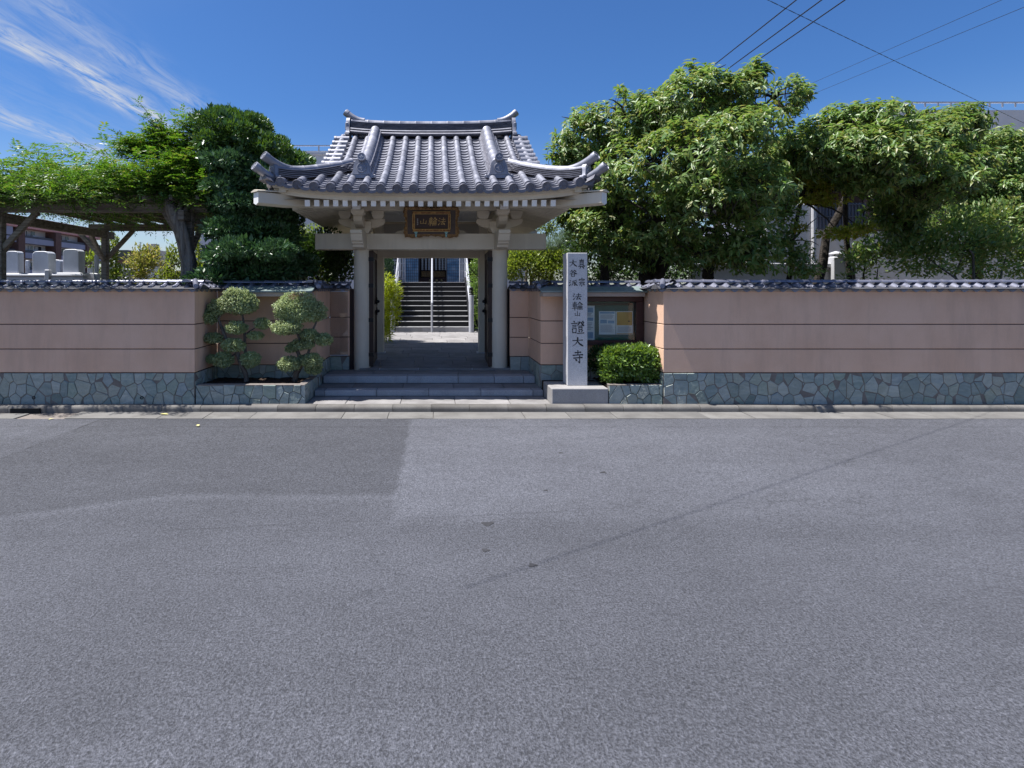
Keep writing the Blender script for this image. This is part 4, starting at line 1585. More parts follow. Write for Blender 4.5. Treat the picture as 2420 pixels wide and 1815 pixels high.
# corner ridges sweeping out to the four corners
for s in (-1, 1):
    for f in (1, -1):
        base = [(1.30, 9.46, .0), (1.45, 9.28, .0), (1.62, 9.12, .0), (1.80, 8.94, 0), (1.98, 8.77, .0), (2.13, 8.62, .012), (2.27, 8.48, .03)]
        pth = []
        for ax, y, dz in base:
            yy = y if f == 1 else 2 * YR - y
            z = zfront(XC + s * ax, y)
            pth.append((XC + s * ax, yy, z + .02 + dz))
        dgl = Vector((s, -f, 0)).normalized()
        sdv = Vector((f, s, 0)).normalized()
        zz_ = ridge(pth, tuple(sdv), 5, .068, .25, 'corner', w0=.22, w1=.16, course_h=.027)
        e = Vector(pth[-1])
        # end tile facing out along the diagonal
        nrm = dgl
        rt = Vector((0, 0, 1)).cross(nrm).normalized()
        M = Matrix(((rt.x, 0, nrm.x, e.x + nrm.x * .03), (rt.y, 0, nrm.y, e.y + nrm.y * .03), (0, 1, 0, e.z - .04), (0, 0, 0, 1)))
        oni(M, .27, .24)
        horn(e - dgl * .26 + Vector((0, 0, .150)), dgl, .44, .135, .060, .068)
        # lower corner horn on the eave tip
        tip = (XC + s * 2.16, (8.56 if f == 1 else 2 * YR - 8.56), prof(0) + .155)
        horn(tip, dgl, .47, .155, .050, .068)
        g = MB()
        q0 = Vector(tip) + dgl * .05
        g.sweep([(-.12, -.09), (.12, -.09), (.06, -.02), (-.06, -.02)], [q0, q0 + dgl * .18 + Vector((0, 0, .03)), q0 + dgl * .30 + Vector((0, 0, .075))], tuple(sdv))
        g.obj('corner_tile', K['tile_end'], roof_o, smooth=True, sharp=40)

# verge tiles: short cover tiles laid sideways along each gable edge
for s in (-1, 1):
    for f in (1, -1):
        for i in range(9):
            y = 10.92 - i * .205
            yy = y if f == 1 else 2 * YR - y
            z = zfront(XC + s * 1.6, y) + .045 if y > 9.2 else 0
            if not z: continue
            sl = math.atan2(zfront(XC, y + .1) - zfront(XC, y - .1), .2)
            g = MB()
            xa, xb = XC + s * 1.54, XC + s * 1.82
            g.tube([(xa, yy, z), (xb - s * .05, yy, z - .005), (xb - s * .045, yy, z - .005), (xb, yy, z - .006)], [.064, .066, .072, .072], 12)
            g.add([(xb, yy - .1, z - .02), (xb, yy + .1, z - .02), (xb, yy + .1, z - .12), (xb, yy - .1, z - .12),
                   (xb - s * .02, yy - .1, z - .02), (xb - s * .02, yy + .1, z - .02), (xb - s * .02, yy + .1, z - .12), (xb - s * .02, yy - .1, z - .12)],
                  [(0, 1, 2, 3), (7, 6, 5, 4), (0, 4, 5, 1), (1, 5, 6, 2), (2, 6, 7, 3), (3, 7, 4, 0)])
            g.obj('verge_tile', K['tile'], roof_o, smooth=True, sharp=40)
    # gable wall with its bargeboards
    gp = [(YR - (HR - .78), prof(.75) - .02), (YR + (HR - .78), prof(.75) - .02), (YR, prof(HR) - .05)]
    M = Matrix(((0, 0, s, XC + s * (GX - .05)), (1, 0, 0, 0), (0, 1, 0, 0), (0, 0, 0, 1)))
    MB().prism(gp, 0, .04, M).obj('gable_wall', K['white'], gate)
    for f in (1, -1):
        pth = [(XC + s * 1.70, YR - f * (HR - q), prof(q) - .13) for q in (.75, 1.3, 1.9, 2.4, HR)]
        MB().sweep([(-.03, -.07), (.03, -.07), (.03, .07), (-.03, .07)], pth, (1, 0, 0)).obj('bargeboard', P_, gate)


# ------------------------------------------------------------------ eaves carpentry
def eave_curve(n=48):
    return [-1 + 2 * i / n for i in range(n + 1)]


# curved eave boards, front and rear
for f in (1, -1):
    for (yo, z0, z1, th, nm) in ((8.415, -.105, -.022, .12, 'eave_board'), (8.50, -.170, -.1055, .10, 'under_eave_board')):
        pth = []
        for u in eave_curve():
            x = XC + u * 2.30
            yy = yo if f == 1 else 2 * YR - yo
            pth.append((x, yy, prof(0) + lift((x - XC) / 2.33) * 1.0 + .035))
        sec = [(0, z0), (f * th, z0), (f * th, z1), (0, z1)]
        MB().sweep(sec, pth, (0, 1, 0)).obj(nm, P_, gate, smooth=True, sharp=40)
for s in (-1, 1):
    for (ao, z0, z1, th, nm) in ((2.295, -.105, -.022, .12, 'eave_board'), (2.21, -.170, -.1055, .10, 'under_eave_board')):
        pth = []
        for u in eave_curve():
            y = YR + u * 2.72
            pth.append((XC + s * ao, y, prof(0) + lift((y - YR) / HR) + .035))
        sec = [(0, z0), (-s * th, z0), (-s * th, z1), (0, z1)]
        MB().sweep(sec, pth, (1, 0, 0)).obj(nm, P_, gate, smooth=True, sharp=40)

RS = .245                                            # rafter slope
for f in (1, -1):
    for i in range(27):
        x = XC + (i - 13) * .14
        ye = 8.55 if f == 1 else 2 * YR - 8.55
        yi = 10.9 if f == 1 else 2 * YR - 10.9
        a = Vector((x, ye, 2.868)); b = Vector((x, yi, 2.868 + RS * 2.35))
        r = MB().bar(a, b, .076, .096).obj('rafter', P_, gate)
        d = (a - b).normalized()
        if f == 1:
            M = Matrix.Translation(a + d * .002) @ d.to_track_quat('Z', 'Y').to_matrix().to_4x4()
            q = MB()
            u = Vector((1, 0, 0)); v = d.cross(u)
            c = [a + u * sx * .037 + v * sz * .047 + d * k for k in (-.004, .003) for sx, sz in ((-1, -1), (1, -1), (1, 1), (-1, 1))]
            q.add(c, [(0, 1, 2, 3), (7, 6, 5, 4), (0, 4, 5, 1), (1, 5, 6, 2), (2, 6, 7, 3), (3, 7, 4, 0)])
            q.obj('rafter_end', W_, r)
for s in (-1, 1):
    for i in range(31):
        y = YR + (i - 15) * .14
        xe = XC + s * 2.16
        reach = min(1.05, 2.16 - .35)
        lim = HR - .25 - abs(y - YR)
        x_in = XC + s * (2.16 - reach)
        MB().bar((xe, y, 2.868), (x_in, y, 2.868 + RS * reach), .076, .096).obj('side_rafter', P_, gate)
# soffit boards lying on the rafters
g = MB()
for f in (1, -1):
    y = lambda q: q if f == 1 else 2 * YR - q
    g.add([(XC - 2.2, y(8.52), 2.917), (XC + 2.2, y(8.52), 2.917), (XC + 1.3, y(9.42), 3.137), (XC - 1.3, y(9.42), 3.137)], [(0, 1, 2, 3)])
    g.add([(XC - 1.3, y(9.42), 3.137), (XC + 1.3, y(9.42), 3.137), (XC + 1.3, YR, 3.56), (XC - 1.3, YR, 3.56)], [(0, 1, 2, 3)])
for s in (-1, 1):
    g.add([(XC + s * 2.2, 8.52, 2.917), (XC + s * 2.2, 2 * YR - 8.52, 2.917), (XC + s * 1.15, 2 * YR - 9.57, 3.174), (XC + s * 1.15, 9.57, 3.174)], [(0, 1, 2, 3)])
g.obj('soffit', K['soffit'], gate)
# corner beams with white painted, capped ends
for s in (-1, 1):
    for f in (1, -1):
        y = lambda q: q if f == 1 else 2 * YR - q
        a = Vector((XC + s * 2.50, y(8.30), 2.905)); b = Vector((XC + s * 1.15, y(9.60), 3.045))
        d = (a - b).normalized()
        up = Vector((0, 0, 1)); sdv = d.cross(up).normalized()
        sec = [(-.075, -.075), (0, -.105), (.075, -.075), (.075, .085), (-.075, .085)]
        path_ = [a, a.lerp(b, .25) + Vector((0, 0, -.028)), a.lerp(b, .6) + Vector((0, 0, -.02)), b]
        cb = MB().sweep(sec, path_, tuple(sdv), tuple(up)).obj('corner_beam', P_, gate, bevel=.004)
        e = a + d * .004
        MB().sweep([(x * .94, z * .94) for x, z in sec], [a + d * .001, e], tuple(sdv), tuple(up)).obj('beam_end', W_, cb)
        sec2 = [(-.10, .087), (.10, .087), (.10, .100), (0, .122), (-.10, .100)]
        MB().sweep(sec2, [a + d * .03, a.lerp(b, .28)], tuple(sdv), tuple(up)).obj('beam_cap', P_, cb)

# ------------------------------------------------------------------ brush lettering
def smooth_pts(pts, n=7):
    P = [Vector((p[0], p[1], 0)) for p in pts]
    if len(P) == 2:
        return [P[0].lerp(P[1], i / n) for i in range(n + 1)]
    out = []
    for i in range(len(P) - 1):
        p0 = P[max(0, i - 1)]; p1 = P[i]; p2 = P[i + 1]; p3 = P[min(len(P) - 1, i + 2)]
        for k in range(n):
            t = k / n
            out.append(.5 * ((2 * p1) + (p2 - p0) * t + (2 * p0 - 5 * p1 + 4 * p2 - p3) * t * t + (3 * p1 - 3 * p2 + p3 - p0) * t ** 3))
    out.append(P[-1])
    return out


def wfun(kind, t):
    if kind == 'h': return .78 + .35 * max(0, 1 - t / .18) * .8 + .55 * max(0, (t - .78) / .22)
    if kind == 'v': return .92 + .30 * max(0, 1 - t / .15) - .18 * math.sin(math.pi * t)
    if kind == 'p': return 1.25 * (1 - t) ** .7 + .12
    if kind == 'n': return .45 + 1.15 * math.sin(math.pi * min(1, t * .62)) * (1 if t < .8 else (1 - t) / .2 * .9 + .1)
    if kind == 'd': return .45 + 1.0 * math.sin(math.pi * min(1, .15 + t * .75))
    if kind == 'r': return 1.3 * (1 - t) + .2
    if kind == 'f': return .95
    return 1


GLYPH = {
 '大': [('h', [(8, 38), (50, 33), (92, 31)]), ('p', [(50, 3), (49, 38), (34, 70), (4, 96)]), ('n', [(50, 40), (66, 68), (97, 93)])],
 '寺': [('h', [(24, 17), (78, 13)]), ('v', [(50, 0), (50, 34)]), ('h', [(6, 37), (94, 32)]), ('h', [(12, 58), (90, 53)]), ('v', [(66, 42), (66, 92)]), ('r', [(66, 94), (50, 82)]), ('d', [(30, 66), (42, 80)])],
 '山': [('v', [(50, 4), (50, 84)]), ('v', [(14, 38), (15, 86)]), ('h', [(15, 86), (84, 82)]), ('v', [(86, 34), (85, 94)])],
 '法': [('d', [(10, 8), (22, 20)]), ('d', [(3, 36), (16, 47)]), ('r', [(6, 92), (28, 58)]), ('h', [(40, 25), (88, 22)]), ('v', [(64, 2), (63, 50)]), ('h', [(30, 51), (98, 46)]), ('p', [(60, 52), (50, 70), (38, 84)]), ('h', [(40, 84), (82, 79)]), ('d', [(72, 64), (90, 92)])],
 '輪': [('h', [(6, 15), (44, 13)]), ('v', [(9, 29), (10, 62)]), ('h', [(9, 29), (40, 28)]), ('v', [(40, 28), (40, 62)]), ('h', [(10, 45), (40, 44)]), ('h', [(10, 61), (40, 60)]), ('h', [(0, 78), (48, 74)]), ('v', [(25, 0), (25, 100)]),
        ('p', [(73, 1), (62, 22), (46, 38)]), ('n', [(73, 4), (84, 20), (100, 34)]), ('h', [(62, 38), (86, 37)]), ('v', [(55, 52), (54, 98)]), ('h', [(55, 52), (94, 51)]), ('v', [(94, 51), (94, 94)]), ('v', [(68, 52), (68, 94)]), ('v', [(81, 52), (81, 94)]), ('h', [(55, 71), (94, 70)])],
 '真': [('h', [(20, 14), (80, 12)]), ('v', [(50, 0), (50, 22)]), ('v', [(27, 25), (28, 74)]), ('h', [(27, 25), (74, 24)]), ('v', [(74, 24), (74, 74)]), ('h', [(28, 41), (73, 40)]), ('h', [(28, 57), (73, 56)]), ('h', [(6, 76), (96, 73)]), ('p', [(38, 82), (32, 92), (20, 100)]), ('d', [(62, 82), (84, 98)])],
 '宗': [('d', [(50, 0), (54, 13)]), ('d', [(14, 15), (9, 34)]), ('h', [(14, 19), (88, 17)]), ('p', [(88, 17), (84, 26), (78, 33)]), ('h', [(30, 37), (72, 35)]), ('h', [(10, 56), (92, 53)]), ('v', [(51, 54), (51, 95)]), ('r', [(51, 97), (38, 88)]), ('p', [(32, 64), (25, 78), (12, 90)]), ('d', [(68, 65), (90, 86)])],
 '谷': [('p', [(36, 6), (28, 22), (12, 36)]), ('d', [(60, 6), (88, 30)]), ('p', [(50, 22), (36, 46), (4, 68)]), ('n', [(50, 24), (68, 46), (98, 64)]), ('v', [(30, 64), (33, 98)]), ('h', [(30, 64), (70, 62)]), ('v', [(70, 62), (67, 98)]), ('h', [(32, 96), (68, 94)])],
 '派': [('d', [(8, 10), (20, 21)]), ('d', [(2, 38), (14, 48)]), ('r', [(4, 94), (24, 60)]), ('p', [(88, 4), (66, 14), (44, 18)]), ('p', [(46, 18), (45, 58), (28, 96)]), ('v', [(64, 30), (62, 88)]), ('r', [(62, 90), (76, 78)]), ('p', [(92, 28), (80, 38), (66, 42)]), ('n', [(66, 42), (78, 68), (99, 92)])],
 '證': [('d', [(18, 0), (26, 10)]), ('h', [(0, 20), (44, 17)]), ('h', [(8, 34), (38, 32)]), ('h', [(8, 47), (38, 45)]), ('v', [(8, 61), (11, 95)]), ('h', [(8, 61), (38, 59)]), ('v', [(38, 59), (36, 95)]), ('h', [(11, 92), (37, 90)]),
        ('h', [(50, 9), (68, 7)]), ('p', [(68, 7), (58, 24), (44, 38)]), ('d', [(50, 20), (58, 27)]), ('p', [(92, 0), (86, 8), (78, 14)]), ('n', [(74, 6), (84, 24), (100, 38)]), ('p', [(98, 10), (92, 18), (85, 22)]),
        ('h', [(56, 40), (84, 38)]), ('v', [(58, 50), (60, 69)]), ('h', [(58, 50), (84, 49)]), ('v', [(84, 49), (82, 69)]), ('h', [(60, 68), (82, 67)]), ('d', [(58, 75), (65, 86)]), ('p', [(86, 72), (82, 80), (77, 88)]), ('h', [(46, 97), (99, 93)])],
}


def glyph(ch, M, w, h, m, parent, weight=9.0, name='character', lift_=.002, slant=0):
    """brush character; local x right, y up, box w by h centred on the origin"""
    g = MB()
    for si, (kind, pts) in enumerate(GLYPH[ch]):
        P = smooth_pts(pts, 8)
        n = len(P)
        L_, Rr = [], []
        for i, p in enumerate(P):
            t = i / (n - 1)
            d = (P[min(i + 1, n - 1)] - P[max(i - 1, 0)]).normalized()
            nn = Vector((-d.y, d.x, 0))
            hw = weight * .5 * wfun(kind, t)
            L_.append(p + nn * hw); Rr.append(p - nn * hw)
        d0 = (P[1] - P[0]).normalized() * weight * .28
        d1 = (P[-1] - P[-2]).normalized() * weight * .22
        ring = [P[0] - d0] + L_ + [P[-1] + d1] + Rr[::-1]
        b = len(g.v)

        def tr(q, z): 
            x = (q.x / 100 - .5) * w + slant * (.5 - q.y / 100) * h
            return tuple(M @ Vector((x, (.5 - q.y / 100) * h, z)))
        zt = lift_ + si * .00006
        for k in range(n):
            g.v.append(tr(L_[k], zt)); g.v.append(tr(Rr[k], zt))
        for k in range(n - 1):
            g.f.append((b + 2 * k, b + 2 * k + 1, b + 2 * k + 3, b + 2 * k + 2))
        e = len(g.v)
        g.v.append(tr(P[0] - d0, zt)); g.v.append(tr(P[-1] + d1, zt))
        g.f.append((b, e, b + 1)); g.f.append((b + 2 * n - 2, b + 2 * n - 1, e + 1))
    return g.obj(name, m, parent, fix=False)


# ------------------------------------------------------------------ name plaque over the passage
plq = thing('name_plaque', (XC, 9.8, 2.5), 'carved gilt framed dark plaque with golden characters hanging under the eaves', 'plaque')
# face frame: local x right, y up, z towards the street; leans forward at the top
TL = math.radians(-22)
PM = Matrix.Translation((-.032, 9.79, 2.735)) @ Matrix.Rotation(math.radians(90), 4, 'X') @ Matrix.Rotation(math.radians(19), 4, 'X')
wv = []
Wp, Hp = .455, .255
N_ = 90
def edge(t):
    # scalloped outline, walks round the rectangle
    per = [(-1, -1), (1, -1), (1, 1), (-1, 1)]
    k = int(t) % 4; f = t - int(t)
    a, b = per[k], per[(k + 1) % 4]
    x, y = a[0] + (b[0] - a[0]) * f, a[1] + (b[1] - a[1]) * f
    bulge = .045 * math.sin(f * math.pi * 3) + .025 * math.cos(f * math.pi * 14)
    nx, ny = {0: (0, -1), 1: (1, 0), 2: (0, 1), 3: (-1, 0)}[k]
    return (x * Wp + nx * bulge * .35, y * Hp + ny * bulge * .35)
out = [edge(4 * i / N_) for i in range(N_)]
MB().prism(out, -.03, .028, PM).obj('carved_border', K['gold'], plq, smooth=True, sharp=30)
# ripples of the carving
g = MB()
for i in range(N_):
    x, y = out[i]
    g.lathe([(.016, 0), (.013, .010), (.004, .014)], PM @ Matrix.Translation((x * .965, y * .95, .026)), 8, cap=False)
g.obj('carved_beads', K['gold'], plq, smooth=True)
MB().prism([(-.405, -.205), (.405, -.205), (.405, .205), (-.405, .205)], .028, .036, PM).obj('lacquer_field', K['slate'], plq)
for (x0, x1, y0, y1) in ((-.335, .300, .148, .185), (-.335, .300, -.150, -.113), (-.335, -.300, -.113, .148), (.268, .300, -.113, .148)):
    MB().prism([(x0 + .018, y0), (x1 + .018, y0), (x1 + .018, y1), (x0 + .018, y1)], .036, .060, PM).obj('inner_frame', K['redgold'], plq, bevel=.006)
    if y1 - y0 > .1:
        for xx in (x0 + .018, x1 + .018):
            MB().prism([(xx - .004, y0), (xx + .004, y0), (xx + .004, y1), (xx - .004, y1)], .058, .066, PM).obj('gold_fillet', K['gilt'], plq)
    else:
        for yy in (y0, y1):
            MB().prism([(x0 + .018, yy - .004), (x1 + .018, yy - .004), (x1 + .018, yy + .004), (x0 + .018, yy + .004)], .058, .066, PM).obj('gold_fillet', K['gilt'], plq)
MB().prism([(-.283, -.115), (.287, -.115), (.287, .149), (-.283, .149)], .036, .042, PM).obj('name_board', K['lacquer'], plq)
for ch, x, w, h in (('法', .180, .130, .140), ('輪', .022, .140, .150), ('山', -.135, .130, .095)):
    glyph(ch, PM @ Matrix.Translation((x, .015, .043)), w, h, K['gilt'], plq, 7.5, slant=.12)
for k in range(4):                                     # small pale signature column
    g = MB()
    for q in range(3):
        yy = .062 - k * .029 - q * .008
        g.prism([(-.245, yy), (-.222, yy + .001), (-.222, yy + .004), (-.245, yy + .003)], .042, .0435, PM)
    g.prism([(-.236, .066 - k * .029 - .022), (-.232, .066 - k * .029 - .022), (-.232, .066 - k * .029), (-.236, .066 - k * .029)], .042, .0437, PM)
    g.obj('signature_mark', K['granite'], plq)
for x in (-.262, .252):
    g = MB()
    g.prism([(-.028, .045), (.028, .045), (.026, .025), (.016, .015), (.014, -.045), (-.014, -.045), (-.016, .015), (-.026, .025)], .036, .052, PM @ Matrix.Translation((x, -.205, 0)))
    g.obj('hanger_bracket', K['teal'], plq, bevel=.003)
    MB().lathe([(.007, .052), (.006, .056)], PM @ Matrix.Translation((x, -.205, 0)), 8).obj('bolt', K['iron'], plq)

# ------------------------------------------------------------------ inscribed stone pillar
sp = thing('stone_pillar', (2.05, 8.3, 0), 'tall square granite name pillar with black brush characters on a low granite base', 'stone pillar')
MB().box(1.648, 2.440, 8.04, 8.655, -.06, .215).obj('base', K['base_granite'], sp, bevel=.012)
sh = MB().box(1.918, 2.203, 8.255, 8.545, .215, 2.114).obj('shaft', K['granite'], sp, bevel=.006)
SM = Matrix(((1, 0, 0, 0), (0, 0, -1, 8.2545), (0, 1, 0, 0), (0, 0, 0, 1)))
sc_ = 8.255 / 1365 * .25915
for ch, cx, cy, w, h, wt in (('真', 750, 245, 66, 88, 10), ('宗', 752, 412, 62, 78, 10), ('大', 672, 240, 76, 68, 10), ('谷', 673, 330, 74, 64, 10.5), ('派', 675, 420, 78, 58, 10),
                             ('法', 710, 545, 80, 66, 10), ('輪', 712, 630, 96, 78, 8), ('山', 712, 700, 58, 46, 12), ('證', 715, 825, 116, 116, 8), ('大', 714, 957, 108, 90, 10), ('寺', 716, 1095, 104, 120, 10)):
    p = at(1180 + cx * .25915, 560 + cy * .25915, 8.255)
    glyph(ch, SM @ Matrix.Translation((p.x, p.z, 0)), w * sc_, h * sc_, K['ink_black'], sp, wt)

# ------------------------------------------------------------------ notice board with its posters
nb = thing('notice_board', (2.6, 8.86, .75), 'dark red glazed notice board under the copper canopy behind the stone pillar', 'notice board')
bx0, bx1, bz0, bz1 = 2.0, 3.185, .745, 1.478
MB().box(bx0 + .02, bx1 - .02, 8.845, 8.865, bz0 + .02, bz1 - .02).obj('felt_back', K['felt'], nb)
MB().box(bx0, bx1, 8.74, 8.86, bz1 - .07, bz1).obj('frame', K['redwood'], nb, bevel=.004)
MB().box(bx0, bx1, 8.74, 8.86, bz0, bz0 + .075).obj('frame', K['redwood'], nb, bevel=.004)
MB().box(bx0, bx0 + .06, 8.74, 8.86, bz0 + .076, bz1 - .071).obj('frame', K['redwood'], nb, bevel=.004)
MB().box(bx1 - .115, bx1, 8.74, 8.86, bz0 + .076, bz1 - .071).obj('frame', K['redwood'], nb, bevel=.004)
MB().box(bx0 + .061, bx1 - .116, 8.752, 8.757, bz0 + .077, bz1 - .072).obj('glass', K['glass'], nb)
MB().box(bx0 + .09, bx1 - .15, 8.80, 8.84, bz1 - .13, bz1 - .10).obj('lamp_rail', K['iron'], nb)


def poster(x0, x1, y0, y1, label, blocks, base):
    a = at(x0, y1, 8.84); b = at(x1, y0, 8.84)
    t = thing('poster', ((a.x + b.x) / 2, 8.84, a.z), label, 'poster', 'posters in the notice board')
    MB().box(a.x, b.x, 8.838, 8.843, a.z, b.z).obj('sheet', base, t)
    W, H = b.x - a.x, b.z - a.z
    for (u0, u1, v0, v1, m) in blocks:
        MB().box(a.x + u0 * W, a.x + u1 * W, 8.8365, 8.838, b.z - v1 * H, b.z - v0 * H).obj('print', m, t)


ln = lambda v0, v1, n, m, u0=.08, u1=.92: [(u0, u1 - R.uniform(0, .2), v0 + (v1 - v0) * k / n, v0 + (v1 - v0) * (k + .45) / n, m) for k in range(n)]
poster(1372, 1405, 722, 806, 'narrow white leaflet strip with blue pictures beside the stone pillar',
       [(.5, .9, .06, .20, K['paper_blue']), (.1, .9, .34, .43, K['paper_blue']), (.5, .9, .75, .92, K['paper_blue'])] + ln(.22, .32, 3, K['ink']) + ln(.48, .70, 5, K['ink']), K['paper'])
poster(1415.3, 1454.7, 735.7, 790.6, 'pale blue printed notice with lines of text in the middle of the board',
       [(.06, .94, .03, .10, K['paper_blue']), (.08, .48, .36, .52, K['paper_blue']), (.54, .92, .40, .52, K['paper_blue'])] + ln(.14, .33, 5, K['ink']) + ln(.58, .92, 8, K['ink']), K['paper'])
poster(1456, 1495.7, 735.7, 790.6, 'orange topped notice with a white lower half nearest the dark frame post',
       [(.04, .96, .03, .60, K['paper_orange']), (.70, .84, .40, .45, K['slate']), (.04, .96, .95, .985, K['paper_orange'])] + ln(.66, .92, 6, K['ink']), K['paper'])
# ------------------------------------------------------------------ foliage tools
def leaf_mesh(name, P, D, Nn, length, width, m, fold=.18, mid=.42, droop=0.0):
    """P base points, D leaf directions, Nn blade normals (k x 3); kite blades folded on the midrib"""
    k = len(P)
    if not k: return None
    D = D / np.linalg.norm(D, axis=1, keepdims=True)
    S = np.cross(D, Nn)
    S /= np.maximum(np.linalg.norm(S, axis=1, keepdims=True), 1e-6)
    U = np.cross(S, D)
    Ls = (length * NR.uniform(.7, 1.2, k))[:, None]
    Ws = (width * NR.uniform(.75, 1.2, k))[:, None]
    v = np.empty((k, 4, 3), np.float32)
    v[:, 0] = P
    v[:, 1] = P + D * Ls * mid + S * Ws / 2 + U * Ws * fold
    v[:, 2] = P + D * Ls - U * Ls * droop
    v[:, 3] = P + D * Ls * mid - S * Ws / 2 + U * Ws * fold
    me = bpy.data.meshes.new(name)
    me.vertices.add(4 * k)
    me.vertices.foreach_set('co', v.reshape(-1))
    idx = np.arange(4 * k, dtype=np.int32).reshape(k, 4)
    tri = np.concatenate([idx[:, [0, 1, 2]], idx[:, [0, 2, 3]]], axis=1).reshape(-1)
    me.loops.add(6 * k)
    me.loops.foreach_set('vertex_index', tri)
    me.polygons.add(2 * k)
    me.polygons.foreach_set('loop_start', np.arange(0, 6 * k, 3, dtype=np.int32))
    me.update(calc_edges=True)
    me.materials.append(m)
    return me


def rnd_dir(k):
    v = NR.normal(size=(k, 3))
    return v / np.linalg.norm(v, axis=1, keepdims=True)


def blob_points(blobs, n, shell=.45, flat_bottom=0.0, weights=None, clump=0.0, clump_scale=3.0):
    """points near the skin of ellipsoids (cx,cy,cz,rx,ry,rz); returns points and outward normals"""
    B_ = np.array(blobs, float)
    w = (B_[:, 3] * B_[:, 4] + B_[:, 4] * B_[:, 5] + B_[:, 3] * B_[:, 5]) if weights is None else np.array(weights, float)
    w = w / w.sum()
    i = NR.choice(len(B_), n, p=w)
    d = rnd_dir(n)
    if flat_bottom:
        lowm = d[:, 2] < -flat_bottom
        d[lowm, 2] = -flat_bottom * NR.uniform(0, 1, lowm.sum())
    r = 1 - np.abs(NR.normal(0, shell, n))
    r = np.clip(r, .1, 1.12)
    bump = 1 + .10 * np.sin(d[:, 0] * 7 + i) * np.sin(d[:, 1] * 6 + 2 * i) + .08 * np.sin(d[:, 2] * 9 + i)
    P = B_[i, :3] + d * B_[i, 3:6] * (r * bump)[:, None]
    Nn = d / B_[i, 3:6]
    Nn /= np.linalg.norm(Nn, axis=1, keepdims=True)
    if clump:
        q = P * clump_scale
        f = (np.sin(q[:, 0] * 1.7 + 1.3 * np.sin(q[:, 2])) + np.sin(q[:, 1] * 1.9 + 1.1 * np.sin(q[:, 0] * 1.3)) + np.sin(q[:, 2] * 2.1 + np.sin(q[:, 1])))
        keep = f > NR.normal(-1.5 + clump, .6, n)
        P, Nn = P[keep], Nn[keep]
    return P, Nn


def cloud(name, blobs, n, length, width, m, parent, shell=.4, up=.35, wild=.6, flat_bottom=0, clump=0.0, clump_scale=3.0, lie=.5, ymin=None):
    P, Nn = blob_points(blobs, n, shell, flat_bottom, None, clump, clump_scale)
    if ymin is not None:
        k_ = P[:, 1] > ymin
        P, Nn = P[k_], Nn[k_]
    k = len(P)
    D = Nn * .7 + rnd_dir(k) * wild + np.array([0, 0, up])
    NB = Nn * lie + rnd_dir(k) * .6 + np.array([0, 0, .5])
    me = leaf_mesh(name, P, D, NB, length, width, m)
    return place(me, name, parent)


def whorls(name, blobs, n, per, length, width, m, parent, shell=.35, droop=.35, spread=1.0, clump=0.0, clump_scale=2.0, extra=None, flat_bottom=0, ymin=None):
    """clusters of leaves round shoot tips; every tip also gets a short twig"""
    P, Nn = blob_points(blobs, n, shell, flat_bottom, None, clump, clump_scale)
    if extra is not None:
        P = np.concatenate([P, extra[0]]); Nn = np.concatenate([Nn, extra[1]])
    if ymin is not None:
        k_ = P[:, 1] > ymin
        P, Nn = P[k_], Nn[k_]
    k = len(P)
    ax = Nn * .6 + rnd_dir(k) * .45 + np.array([0, 0, .35])
    ax /= np.linalg.norm(ax, axis=1, keepdims=True)
    Pp = np.repeat(P, per, 0)
    A = np.repeat(ax, per, 0)
    rd = rnd_dir(k * per)
    rd -= A * (rd * A).sum(1, keepdims=True)
    rd /= np.maximum(np.linalg.norm(rd, axis=1, keepdims=True), 1e-6)
    D = A * .35 + rd * spread + np.array([0, 0, -droop])
    Pp = Pp + A * NR.uniform(-.05, .05, (k * per, 1)) * (length / .1)
    NB = A * .6 + rnd_dir(k * per) * .35 + np.array([-.15, 0, .55])
    me = leaf_mesh(name, Pp, D, NB, length, width, m, droop=.12)
    return place(me, name, parent), P, ax


def limbs(g, root, targets, r0, r1, n=7, sag=.2, seg=6, wander=.06):
    """tapered limbs from root to each target, forking from a shared stem"""
    root = Vector(root)
    for t in targets:
        t = Vector(t)
        d = t - root
        pts, rad = [], []
        side = Vector((R.uniform(-1, 1), R.uniform(-1, 1), 0)) * d.length * .12
        for i in range(seg + 1):
            q = i / seg
            p = root + d * q + side * math.sin(math.pi * q) + Vector((0, 0, d.length * sag * math.sin(math.pi * q) * .5))
            if 0 < i < seg: p += Vector((R.uniform(-1, 1), R.uniform(-1, 1), R.uniform(-1, 1))) * wander * d.length * .4
            pts.append(p)
            rad.append(r0 * (1 - q) ** .8 + r1)
        g.tube(pts, rad, n, jit=.05)


def twigs(name, P, ax, m, parent, ln=.22, r=.006, every=2):
    g = MB()
    for i in range(0, len(P), every):
        p = Vector(P[i]); a = Vector(ax[i])
        q = p - a * ln - Vector((0, 0, ln * .4))
        g.tube([q, p.lerp(q, .45) + Vector((R.uniform(-.02, .02), R.uniform(-.02, .02), 0)), p], [r, r * .7, r * .4], 4, cap=False)
    if g.v:
        o = g.obj(name, m, parent, fix=False)
        return o


def bl(px, py, Y, rx, ry, rd=None):
    """crown lobe measured on the survey sheet at distance Y; rx, ry in sheet units"""
    c = at(px, py, Y)
    s = Y / 1365
    return (c.x, c.y, c.z, rx * s, (rd if rd is not None else min(rx, ry) * 1.0) * s, ry * s)


# ------------------------------------------------------------------ cloud pruned trees in the planter
def z2(u, v, Y=8.45):
    return at(440 + u * .223, 620 + v * .223, Y)


